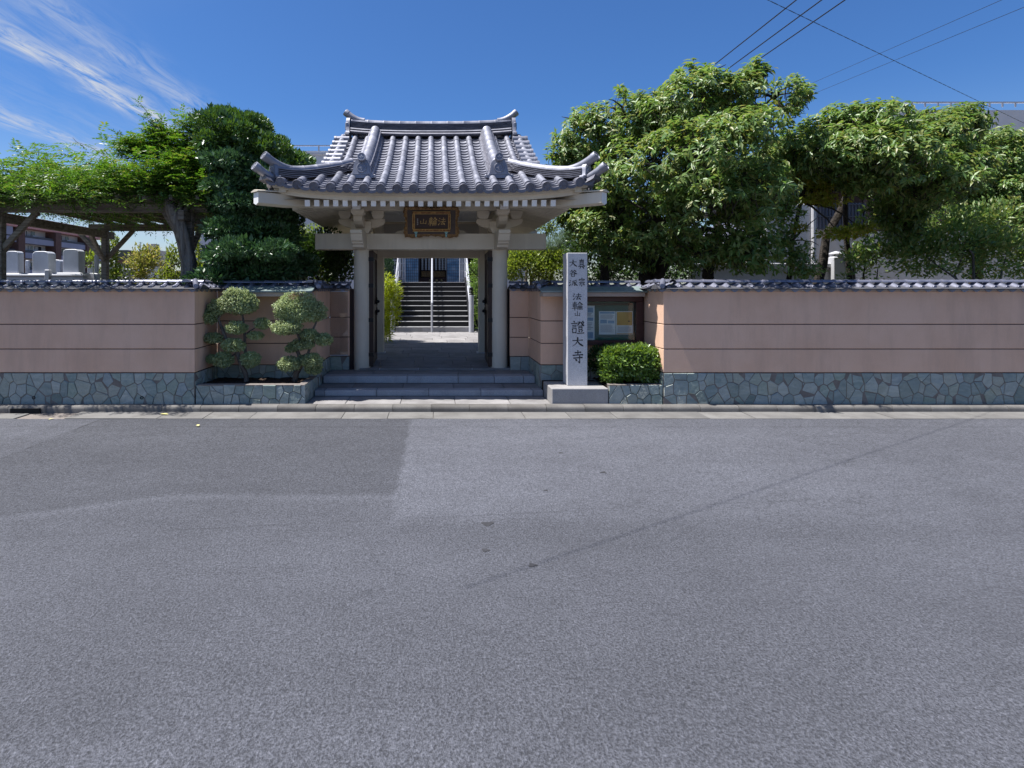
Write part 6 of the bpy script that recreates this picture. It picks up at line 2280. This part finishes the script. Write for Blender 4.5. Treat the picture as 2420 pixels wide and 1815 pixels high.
cloud('needles', pb, 7000, .12, .007, K['l_pine'], pn, shell=.5, up=.5, wild=.6)
mt = thing('maple_tree', (2.6, 15.5, .2), 'light green feathery tree between the pine and the gate roof eaves', 'tree')
mb_ = [bl(1260, 520, 15.4, 40, 30), bl(1300, 540, 15.4, 44, 26), bl(1330, 500, 15.4, 50, 40), bl(1290, 480, 15.6, 30, 26), bl(1370, 530, 15.4, 40, 30), bl(1240, 555, 15.4, 26, 20)]
g = MB(); limbs(g, (2.75, 15.5, .1), [b[:3] for b in mb_], .05, .008, 6); g.obj('trunk', K['bark'], mt, smooth=True)
cloud('crown', mb_, 5200, .075, .030, K['l_bright'], mt, shell=.5, up=.0, wild=1.0, clump=.3, clump_scale=4)

# ------------------------------------------------------------------ planting inside the gate
bm_ = thing('bamboo_clump', (-1.25, 14.2, .3), 'lime green bamboo clump beside the path inside the gate', 'bamboo')
bb = [bl(925, 700, 14.2, 20, 40, 30), bl(918, 670, 14.2, 15, 24, 26), bl(928, 735, 14.1, 20, 36, 30), bl(917, 770, 14.0, 12, 26, 24), bl(912, 786, 13.9, 14, 22, 24), bl(900, 700, 14.3, 24, 60, 30), bl(895, 750, 14.2, 24, 50, 30), bl(935, 690, 14.2, 12, 26, 24)]
cloud('foliage', bb, 4200, .13, .018, K['l_bamboo'], bm_, shell=.5, up=.1, wild=.9, clump=.1)
g = MB()
for k in range(14):
    x, y = -1.3 + R.uniform(-.2, .25), 14.2 + R.uniform(-.2, .2)
    g.tube([(x, y, .25), (x + R.uniform(-.08, .1), y, 1.0), (x + R.uniform(-.15, .25), y, R.uniform(1.5, 1.9))], [.009, .008, .004], 5)
g.obj('canes', K['l_bamboo'], bm_)
bush('topiary', 'round dark clipped bush behind the bamboo inside the gate', 'shrub', (-1.55, 17.6, .3),
     [bl(912, 628, 17.4, 20, 26), bl(905, 660, 17.4, 26, 40), bl(896, 600, 17.4, 22, 26)], 2600, .07, .03, K['l_maki'], clump=0, shell=.25)
bush('conifer_hedge', 'tall green clipped conifer beside the stair railing inside the gate', 'hedge', (1.75, 17.3, .3),
     [bl(1124, 650, 17.3, 20, 40), bl(1130, 700, 17.2, 22, 50), bl(1140, 760, 17.1, 26, 50), bl(1150, 680, 17.3, 36, 80), bl(1135, 620, 17.4, 22, 24)], 4200, .07, .028, K['l_azalea'], clump=.2, shell=.3)
# ------------------------------------------------------------------ hall at the top of the black stairs
hall = thing('temple_hall', (-2.2, 20.5, 0), 'pale flat roofed hall with glazed entrance seen through the gate and railing above the trees', 'temple hall')
H = K['hallwhite']
FY = 20.6
MB().box(-8.5, -1.9, FY, FY + 12, 0, 4.4).obj('wall', H, hall)
MB().box(1.85, 3.3, FY, FY + 12, 0, 4.4).obj('wall', H, hall)
MB().box(-1.9, 1.85, FY, FY + 12, 3.9, 4.4).obj('wall', H, hall)
MB().box(-1.9, 1.85, 19.25, FY + 4.0, 0, 1.815).obj('landing_base', K['black_granite'], hall)
MB().box(-1.9, 1.85, FY + 4.0, FY + 4.2, 1.8, 3.9).obj('inner_wall', K['redwood'], hall)
MB().box(-8.5, 2.6, 22.0, 32.6, 4.4, 6.72).obj('upper_wall', H, hall)
MB().box(-8.6, 2.7, 21.9, 22.1, 6.70, 6.78).obj('parapet_cap', K['steel'], hall)
for z in (6.83, 7.05):
    MB().box(-8.5, 2.6, 21.98, 22.02, z - .02, z + .02).obj('roof_rail', K['steel'], hall)
for i in range(12):
    x = -8.3 + i * .985
    MB().box(x - .025, x + .025, 21.975, 22.025, 6.78, 7.03).obj('rail_post', K['steel'], hall)
# small side window with a grille (just visible past the topiary)
MB().box(-1.45, -1.16, FY - .03, FY, 2.05, 2.95).obj('window', K['pane'], hall)
for z in (2.05, 2.28, 2.52, 2.62, 2.95):
    MB().box(-1.47, -1.14, FY - .06, FY - .03, z - .012, z + .012).obj('window_bar', K['steel'], hall)
for x in (-1.37, -1.27):
    MB().box(x - .01, x + .01, FY - .06, FY - .03, 2.05, 2.6).obj('window_bar', K['steel'], hall)
# glazed doors: two blue panes with fine muntins, dark opening between them
for x0, x1 in ((-1.10, -.535), (.495, 1.06)):
    p = MB().box(x0, x1, FY - .02, FY, 1.84, 3.8).obj('glass_door', K['blueglass'], hall)
    g = MB()
    for k in range(9):
        x = x0 + (x1 - x0) * k / 8
        g.box(x - .006, x + .006, FY - .035, FY - .021, 1.84, 3.8)
    o = g.obj('muntin', K['rail'], p)
    g = MB()
    for k in range(20):
        z = 1.84 + k * .103
        g.box(x0, x1, FY - .033, FY - .0215, z - .005, z + .005)
    g.obj('transom', K['rail'], p)
    MB().box(x0 - .03, x0 + .0, FY - .05, FY, 1.84, 3.9).obj('door_frame', K['rail'], hall)
    MB().box(x1, x1 + .03, FY - .05, FY, 1.84, 3.9).obj('door_frame', K['rail'], hall)
for k, x in enumerate((-.40, -.27, -.15, -.04, .10, .23, .34, .45)):
    g = MB()
    for q in range(26):                                 # beaded hanging cords
        z = 2.28 + q * .06
        g.lathe([(.014, z), (.038, z + .015), (.038, z + .045), (.014, z + .06)], Matrix.Translation((x, FY + .5, 0)), 8, cap=False)
    g.obj('hanging_cord', K['strand'], hall, smooth=True)
al = thing('altar_table', (.2, 21.3, 1.8), 'dark gilt altar table behind the open hall doors', 'altar')
MB().box(-.5, .48, FY + .75, FY + 1.2, 1.80, 2.02).obj('base', K['redwood'], al, bevel=.01)
MB().box(-.45, .44, FY + .72, FY + 1.2, 2.03, 2.25).obj('carved_front', K['gold'], al, bevel=.02)
for x in (-.12, .12, .3):
    MB().lathe([(.03, 1.86), (.045, 1.90), (.03, 1.95)], Matrix.Translation((x, FY + .7, 0)), 10).obj('brass_bowl', K['gilt'], al)

# black granite stairs
st = thing('black_stairs', (-.02, 16.7, .35), 'flight of black granite stairs with sun-paled nosings leading up to the hall', 'stairs')
z0, y0 = .348, 16.72
for k in range(10):
    z1 = z0 + .147
    xw = 1.06 if k else 1.075
    for a, b in ((-1.09, -.32), (-.317, .33), (.333, 1.03)):
        MB().box(a, b, y0 + k * .245, y0 + k * .245 + .03, z0 + .004, z1 - .0155).obj('riser', K['black_granite'] if k else K['riser'], st)
    MB().box(-1.09, 1.03, y0 + k * .245 + .03, y0 + 2.6, z0, z1 - .015).obj('step_core', K['black_granite'], st)
    MB().box(-1.10, 1.04, y0 + k * .245 - .012, y0 + k * .245 + .25, z1 - .014, z1).obj('tread', K['tread'], st, bevel=.004)
    z0 = z1
for s, x in ((-1, -1.13), (1, 1.07)):
    g = MB()
    g.prism([(16.72, .3), (16.72, .52), (19.17, 1.99), (19.3, 1.99), (19.3, .3)], -.03, .03, Matrix(((0, 0, 1, x), (1, 0, 0, 0), (0, 1, 0, 0), (0, 0, 0, 1))))
    g.obj('stringer', K['black_granite'], st)
# hand rails
S_ = K['steel']
hr = thing('stair_railing', (-.04, 17.9, .35), 'white tubular handrail running up the middle of the black stairs', 'handrail', 'white stair railings')
g = MB()
zr = lambda y: .348 + max(0, (y - 16.72)) * .147 / .245
for z_off in (.82, .5):
    g = MB(); g.tube([(-.04, 16.62, .36 + z_off), (-.04, 19.2, zr(19.2) + z_off + .0)], .028, 8); g.obj('rail', S_, hr, smooth=True)
for y in (16.62, 17.5, 18.35, 19.2):
    g = MB(); g.tube([(-.04, y, zr(y) - .02), (-.04, y, zr(y) + .84)], .030, 8); g.obj('post', S_, hr, smooth=True)
for s, x, lb in ((-1, -1.16, 'white side railing of the stairs next to the bamboo clump'), (1, 1.10, 'white side railing of the stairs next to the clipped conifer')):
    t = thing('stair_railing', (x, 17.9, .35), lb, 'handrail', 'white stair railings')
    for z_off in (.9, .62, .34):
        g = MB(); g.tube([(x, 16.75, zr(16.75) + z_off), (x, 19.2, zr(19.2) + z_off), (x, 20.5, zr(19.2) + z_off)], .024, 8); g.obj('rail', S_, t, smooth=True)
    for y in (16.75, 17.55, 18.4, 19.2, 19.85, 20.5):
        g = MB(); g.tube([(x, y, zr(min(y, 19.2))), (x, y, zr(min(y, 19.2)) + .92)], .024, 8); g.obj('post', S_, t, smooth=True)
    # short barred return at the landing
    xi = x - s * .21
    for xx in np.linspace(x, xi, 4):
        g = MB(); g.tube([(xx, 19.32, 1.83), (xx, 19.32, 2.95)], .020, 8); g.obj('baluster', S_, t, smooth=True)
    for z in (1.95, 2.2, 2.45, 2.7, 2.94):
        g = MB(); g.tube([(x, 19.32, z), (xi, 19.32, z)], .012, 6); g.obj('rung', S_, t)
for x, lb in ((1.092, 'grey bollard lamp with ringed black cap beside the conifer'), (-1.18, 'grey bollard lamp half hidden by the bamboo')):
    t = thing('bollard_lamp', (x, 16.6, .34), lb, 'bollard lamp', 'bollard lamps at the foot of the stairs')
    M = Matrix.Translation((x, 16.6, 0))
    MB().lathe([(.072, .33), (.072, 1.38), (.066, 1.42)], M, 18).obj('post', S_, t, smooth=True)
    g = MB()
    for z in (1.425, 1.47, 1.515):
        g.lathe([(.05, z), (.066, z + .008), (.066, z + .028), (.05, z + .04)], M, 16)
    g.lathe([(.05, 1.56), (.058, 1.575), (.05, 1.63), (.02, 1.655)], M, 16)
    g.obj('cap', K['iron'], t, smooth=True)

# ------------------------------------------------------------------ graveyard behind the wall
def tomb(px0, px1, ptop, pbot, Y, label, base=True, round_top=True, broad=1.55):
    a, b = at(px0, pbot, Y), at(px1, ptop, Y)
    x0, x1, zt, zb = a.x, b.x, b.z, a.z
    w = x1 - x0
    t = thing('gravestone', ((x0 + x1) / 2, Y, zb), label, 'gravestone', 'granite gravestones')
    g = MB()
    n = 8
    top = []
    for i in range(n + 1):
        u = -1 + 2 * i / n
        top.append((x0 + w * i / n, zt - (w * .09 * u ** 4 + (.02 if abs(u) > .99 else 0))))
    poly = [(x0, zb)] + [(x1, zb)] + top[::-1]
    M = Matrix(((1, 0, 0, 0), (0, 0, -1, Y), (0, 1, 0, 0), (0, 0, 0, 1)))
    g.prism(poly, -w * .7, 0, M)
    g.obj('headstone', K['pale_granite'], t, bevel=.012)
    if base:
        c = (x0 + x1) / 2
        MB().box(c - w * broad / 2, c + w * broad / 2, Y - w * .22, Y + w * 1.1, zb - .26, zb - .004).obj('pedestal', K['pale_granite'], t, bevel=.02)
        MB().box(c - w * broad * .62, c + w * broad * .62, Y - w * .36, Y + w * 1.25, zb - 1.3, zb - .264).obj('plinth', K['pale_granite'], t, bevel=.015)
    return t


tomb(14, 43, 593, 645, 12.6, 'pale gravestone next to the front pergola post')
tomb(76, 115, 593.5, 646, 12.9, 'round topped gravestone between the apartment piers')
tomb(148, 186, 588.5, 644, 12.7, 'tallest gravestone with a streaked face and rounded top')
tomb(115, 143, 613.5, 650, 14.2, 'smooth darker gravestone behind the two round topped ones', broad=1.1)
tomb(59, 67, 615, 646, 13.6, 'narrow thin gravestone with a dark gap beside it', broad=1.2)
tomb(42, 52, 626, 648, 13.5, 'small low gravestone next to the post side stone', broad=1.3)
tomb(186, 196, 625, 645, 13.6, 'short gravestone tucked behind the tallest one', broad=1.2)
tomb(206, 220, 627, 645, 13.6, 'small square gravestone close to the rear pergola post', broad=1.4)
tomb(222, 231, 602, 645, 13.0, 'slim gravestone mostly hidden by the rear pergola post', broad=1.4)
tomb(266, 274, 628, 650, 13.8, 'small grey gravestone seen through the loose shrub', broad=1.4)
tomb(289, 305, 635, 655, 14.0, 'low grey gravestone between the loose shrub and the yellow shrub', broad=1.2)
gf = thing('grave_kerb', (-9.2, 12.3, .6), 'long low granite kerb wall in front of the gravestones', 'low wall')
MB().box(-11.5, -7.35, 12.15, 12.3, .1, 1.86).obj('kerb_wall', K['pale_granite'], gf, bevel=.02)
MB().box(-11.5, -7.35, 12.12, 12.33, 1.861, 1.90).obj('kerb_cap', K['pale_granite'], gf, bevel=.01)
for x in (-10.4, -9.35, -8.1):
    MB().box(x - .05, x + .05, 12.10, 12.2, .1, 2.0).obj('kerb_post', K['pale_granite'], gf, bevel=.01)

# ------------------------------------------------------------------ apartment block beyond the graves
ap = thing('apartment_block', (-72, 99, 0), 'long lilac grey apartment block with red roof edge and brown brick piers', 'apartment building')
AX = -70.0
MB().box(AX - 14, AX - 1.6, 60, 122.5, -.2, 12.2).obj('wall', K['apt_white'], ap)
g = MB()
g.prism([(AX - 15, 14.2), (AX - .9, 14.2), (AX + .1, 12.2), (AX + .1, 12.0), (AX - 15, 12.0)], 59.5, 123.2, Matrix(((1, 0, 0, 0), (0, 0, 1, 0), (0, 1, 0, 0), (0, 0, 0, 1))))
g.obj('roof', K['redroof'], ap)
piers = [78.2, 87.8, 97.8, 107.4, 117.0]
for y in piers:
    MB().box(AX - 1.6, AX + .35, y - .8, y + .8, -.2, 12.0).obj('pier', K['brick'], ap)
for fl in range(4):
    zp = 9.44 - 2.95 * fl + (0 if fl == 0 else .4)
    for y0_, y1_ in zip([59.6] + piers, piers + [122.8]):
        a, b = y0_ + (.81 if y0_ > 60 else 0), y1_ - (.81 if y1_ < 122 else 0)
        MB().box(AX - 1.6, AX, a, b, zp, zp + .95).obj('balcony', K['lilac'], ap)
        o = MB().box(AX - .15, AX - .1, a + .1, b - .1, zp + .96, zp + 1.35)
        for q in range(int((b - a) / .9)):
            o.box(AX - .14, AX - .09, a + q * .9, a + q * .9 + .05, zp + .955, zp + 1.36)
        o.obj('balcony_rail', K['rail'], ap)
        q = a + .5
        k = 0
        while q < b - 1.6:
            wid = R.choice([1.2, 1.7, 2.1])
            win = MB().box(AX - 1.62, AX - 1.54, q, q + wid, zp + .2, zp + 2.35).obj('window', K['pane'], ap)
            MB().box(AX - 1.535, AX - 1.52, q + .05, q + wid * .48, zp + .3, zp + 2.3).obj('curtain', K['curtain'] if R.random() < .6 else K['pane'], win)
            MB().box(AX - 1.53, AX - 1.50, q + wid * .48, q + wid * .52, zp + .2, zp + 2.35).obj('sash', K['rail'], win)
            q += wid + R.choice([.5, .8, 1.3])
            k += 1
        if b - a > 6:
            MB().box(AX - 1.0, AX - .4, a + 3.0, a + 3.8, zp + .96, zp + 1.55).obj('air_conditioner', K['steel'], ap, bevel=.03)
MB().box(AX - 1.4, AX - .02, 92.0, 96.2, 10.6, 12.0).obj('dormer_panel', K['lilac'], ap)


def far_block(name, px0, px1, ptop, Y, m, label, win=True, roof=None, rail=False):
    a, b = at(px0, ptop, Y), at(px1, ptop, Y)
    t = thing(name, ((a.x + b.x) / 2, Y, 0), label, 'building', 'distant buildings')
    MB().box(a.x, b.x, Y, Y + 9, -.2, a.z).obj('wall', m, t)
    W_h = b.x - a.x
    if win:
        n = max(2, int(W_h / 1.8))
        for f in range(3):
            for i in range(n):
                x = a.x + W_h * (i + .5) / n
                w = MB().box(x - .45, x + .45, Y - .06, Y, a.z - 2.2 - f * 2.9, a.z - .9 - f * 2.9).obj('window', K['pane'], t)
                MB().box(x - .52, x + .52, Y - .12, Y - .061, a.z - 2.3 - f * 2.9, a.z - 2.2 - f * 2.9).obj('sill', K['steel'], w)
    if rail:
        g = MB()
        n = 12
        for i in range(n + 1):
            x = a.x + W_h * i / n
            g.box(x - .09, x + .09, Y - .2, Y - .1, a.z - 1.6, a.z)
        g.obj('louvres', K['pane'], t)
    return t


far_block('far_building', 272, 303, 591, 90, K['brick'], 'dark brown far building with louvred top under the pergola', rail=True, win=False)
far_block('far_building', 303, 316, 599, 110, K['lilac'], 'narrow pale far building beside the dark brown one')
t = far_block('far_building', 330, 366, 590, 130, K['cream'], 'beige far building with a roof tank and antenna mast')
c = at(345, 586, 130)
MB().box(c.x - .3, c.x + 1.6, 131, 133, c.z - .6, c.z + 1.0).obj('roof_tank', K['greyconcrete'], t)
g = MB(); m0 = at(332, 590, 130)
g.tube([m0, m0 + Vector((0, 0, 1.7))], .06, 5)
for z in (.9, 1.3, 1.65): g.box(m0.x - .4, m0.x + .4, 129.96, 130.04, m0.z + z - .03, m0.z + z + .03)
g.obj('antenna', K['rail'], t)
far_block('far_building', 384, 420, 640, 150, K['hallwhite'], 'low white far building behind the lime shrub')
far_block('far_building', 250, 300, 625, 80, K['apt_white'], 'white low far building under the dark brown one')

# ------------------------------------------------------------------ right hand background: granite enclosure and cream house
sl = thing('granite_slab', (7.4, 13.5, 0), 'tall grey granite slab monument behind the slender yellow green tree', 'monument')
a = at(1826, 505, 13.5); b = at(1916, 480, 13.5)
M = Matrix(((1, 0, 0, 0), (0, 0, -1, 13.5), (0, 1, 0, 0), (0, 0, 0, 1)))
MB().prism([(a.x - .15, .2), (b.x, .2), (b.x, b.z), (b.x - .3, b.z - .02), (a.x - .15, a.z - .05)], -.30, 0, M).obj('slab', K['granite'], sl, bevel=.02)
MB().box(b.x + .004, b.x + .09, 13.42, 13.75, .2, b.z + .02).obj('edge_post', K['granite'], sl, bevel=.015)
ls = thing('granite_slab', (5.2, 13.8, 0), 'low dark granite stones in the shade below the broadleaf tree', 'monument')
c0, c1 = at(1640, 600, 13.8), at(1760, 560, 13.8)
MB().box(c0.x, c0.x + .6, 13.8, 14.1, .2, c0.z + .15).obj('stone_block', K['granite'], ls, bevel=.03)
MB().box(c0.x + .75, c0.x + 1.25, 13.8, 14.1, .2, c0.z + .3).obj('stone_block', K['granite'], ls, bevel=.03)
fw = thing('granite_fence', (8.0, 12.3, 0), 'low granite enclosure wall with a coping under the tall slab', 'low wall')
x0, x1 = at(1636, 650, 12.3).x, at(1968, 650, 12.3).x
MB().box(x0, x1, 12.3, 12.5, .1, at(0, 634, 12.3).z).obj('wall_panel', K['granite'], fw, bevel=.008)
MB().box(x0, x1, 12.24, 12.56, at(0, 632, 12.3).z, at(0, 622.5, 12.3).z).obj('coping', K['granite'], fw, bevel=.01)
fp = thing('granite_post', (8.65, 12.2, 0), 'square granite fence post topped with a turned onion finial', 'fence post')
x0, x1 = at(1967, 650, 12.2).x, at(1995.5, 650, 12.2).x
zt = at(0, 608, 12.2).z
MB().box(x0, x1, 12.15, 12.15 + (x1 - x0), .1, zt).obj('shaft', K['granite'], fp, bevel=.008)
cx = (x0 + x1) / 2
rr_ = (x1 - x0) / 2
MB().lathe([(rr_ * .95, zt + .002), (rr_ * .8, zt + .03), (rr_ * .85, zt + .045), (rr_ * 1.05, zt + .07), (rr_ * .98, zt + .095), (rr_ * .55, zt + .115), (.004, zt + .135)], Matrix.Translation((cx, 12.15 + rr_, 0)), 18).obj('finial', K['granite'], fp, smooth=True)

ch = thing('cream_house', (13.5, 17, 0), 'cream tiled house wall with a grey barred window band behind the young trees', 'house')
CY = 16.5
x0 = at(1925, 600, CY).x
MB().box(x0, x0 + 10, CY, CY + 8, 0, at(0, 546, CY).z).obj('wall', K['cream'], ch)
zb, zt2 = at(0, 545, CY).z, at(0, 480, CY).z
MB().box(x0, at(2041, 500, CY).x, CY + .02, CY + 8, zb + .004, zt2).obj('window', K['lilac'], ch)
g = MB()
n = 15
xe = at(2040, 500, CY).x
for i in range(n + 1):
    x = x0 + (xe - x0) * i / n
    MB().box(x - .018, x + .018, CY - .08, CY - .04, zb + .02, zt2).obj('window_bar', K['rail'], ch)
for zq in (zb + .06, (zb + zt2) / 2, zt2 - .05):
    MB().box(x0, xe, CY - .09, CY - .03, zq - .02, zq + .02).obj('bar_rail', K['rail'], ch)
MB().box(xe + .01, x0 + 10, CY - .02, CY + 8, zb + .004, 4.6).obj('brick_wall', K['brick'], ch)
for i in range(3):
    w = MB().box(xe + .7 + i * 2.4, xe + 1.9 + i * 2.4, CY - .06, CY - .021, 2.9, 4.1).obj('window', K['pane'], ch)
    MB().box(xe + .62 + i * 2.4, xe + 1.98 + i * 2.4, CY - .10, CY - .062, 2.82, 2.9).obj('sill', K['steel'], w)
MB().box(x0 - .1, x0 + 10.1, CY - .25, CY + 8.2, 4.6, 4.75).obj('roof', K['rail'], ch)

tb = thing('grey_building', (28, 34, 0), 'tall grey building with balcony bands rising behind the far trees', 'building')
x0 = at(2041, 260, 32).x
MB().box(x0, x0 + 14, 32, 44, -.2, at(0, 262, 32).z).obj('wall', K['greyconcrete'], tb)
for f in range(4):
    z = at(0, 262, 32).z - 1.3 - f * 2.9
    MB().box(x0 - .05, x0 + 14, 31.2, 32, z, z + 1.1).obj('balcony', K['apt_white'], tb)
    for i in range(5):
        w = MB().box(x0 + .6 + i * 2.7, x0 + 2.4 + i * 2.7, 31.94, 31.999, z - 1.5, z - .1).obj('window', K['pane'], tb)
        MB().box(x0 + 1.46 + i * 2.7, x0 + 1.54 + i * 2.7, 31.91, 31.94, z - 1.5, z - .1).obj('sash', K['steel'], w)
g = MB()
for i in range(20):
    g.box(x0 + i * .7, x0 + i * .7 + .06, 31.3, 31.36, at(0, 262, 32).z, at(0, 252, 32).z)
g.box(x0, x0 + 14, 31.28, 31.38, at(0, 253, 32).z, at(0, 250, 32).z)
g.obj('roof_railing', K['steel'], tb)

# ------------------------------------------------------------------ overhead cables
def cable(p, q, r, sag, label, twist=False, n=40):
    p, q = Vector(p), Vector(q)
    t = thing('power_cable', p.lerp(q, .5), label, 'cable', 'overhead cables')
    g = MB()
    pts = []
    for i in range(n + 1):
        f = i / n
        pts.append(p.lerp(q, f) - Vector((0, 0, sag * 4 * f * (1 - f))))
    if not twist:
        g.tube(pts, r, 6)
    else:
        d = (q - p).normalized(); s = d.cross(Vector((0, 0, 1))).normalized(); u = s.cross(d)
        m = int((q - p).length / .045)
        for ph in (0, math.pi):
            P2 = []
            for i in range(m + 1):
                f = i / m
                c = p.lerp(q, f) - Vector((0, 0, sag * 4 * f * (1 - f)))
                w_ = 2 * math.pi * f * (q - p).length / .42 + ph
                P2.append(c + (s * math.cos(w_) + u * math.sin(w_)) * r * 1.3)
            g.tube(P2, r, 5)
    g.obj('wire', K['cable'], t, smooth=True, fix=False)
    return t


def through(a, b, ya, yb, ext0, ext1):
    A, B = at(a[0], a[1], ya), at(b[0], b[1], yb)
    d = B - A
    return A - d * ext0, B + d * ext1


for (a, b, lab) in (((1881.7, 0), (1675.7, 163), 'overhead wire nearest the gate of the three parallel wires'),
                    ((1941.6, 0), (1670.9, 199), 'overhead wire between the two other parallel wires'),
                    ((1996.7, 0), (1795.5, 139), 'overhead wire crossing the twisted cable furthest from the gate')):
    p, q = through(a, b, 11.8, 11.8 * 682 / (682 - b[1]) * (1.0), .9, 1.2)
    cable(p, q, .013, .0, lab)
p, q = through((1815, 0), (2048, 112), 7.04, 8.43, 2.75, 6.0)
cable(p, q, .0024, .0, 'twisted bundled cable sagging across the three straight wires', True)
for (a, b, lab) in (((2048, 140), (1900, 205), 'thin faint wire just above the broadleaf crown, the upper one'), ((2048, 170), (1890, 235), 'thin faint wire just above the broadleaf crown, the lower one')):
    p, q = through(a, b, 24, 30, 4.0, .6)
    cable(p, q, .007, .0, lab)
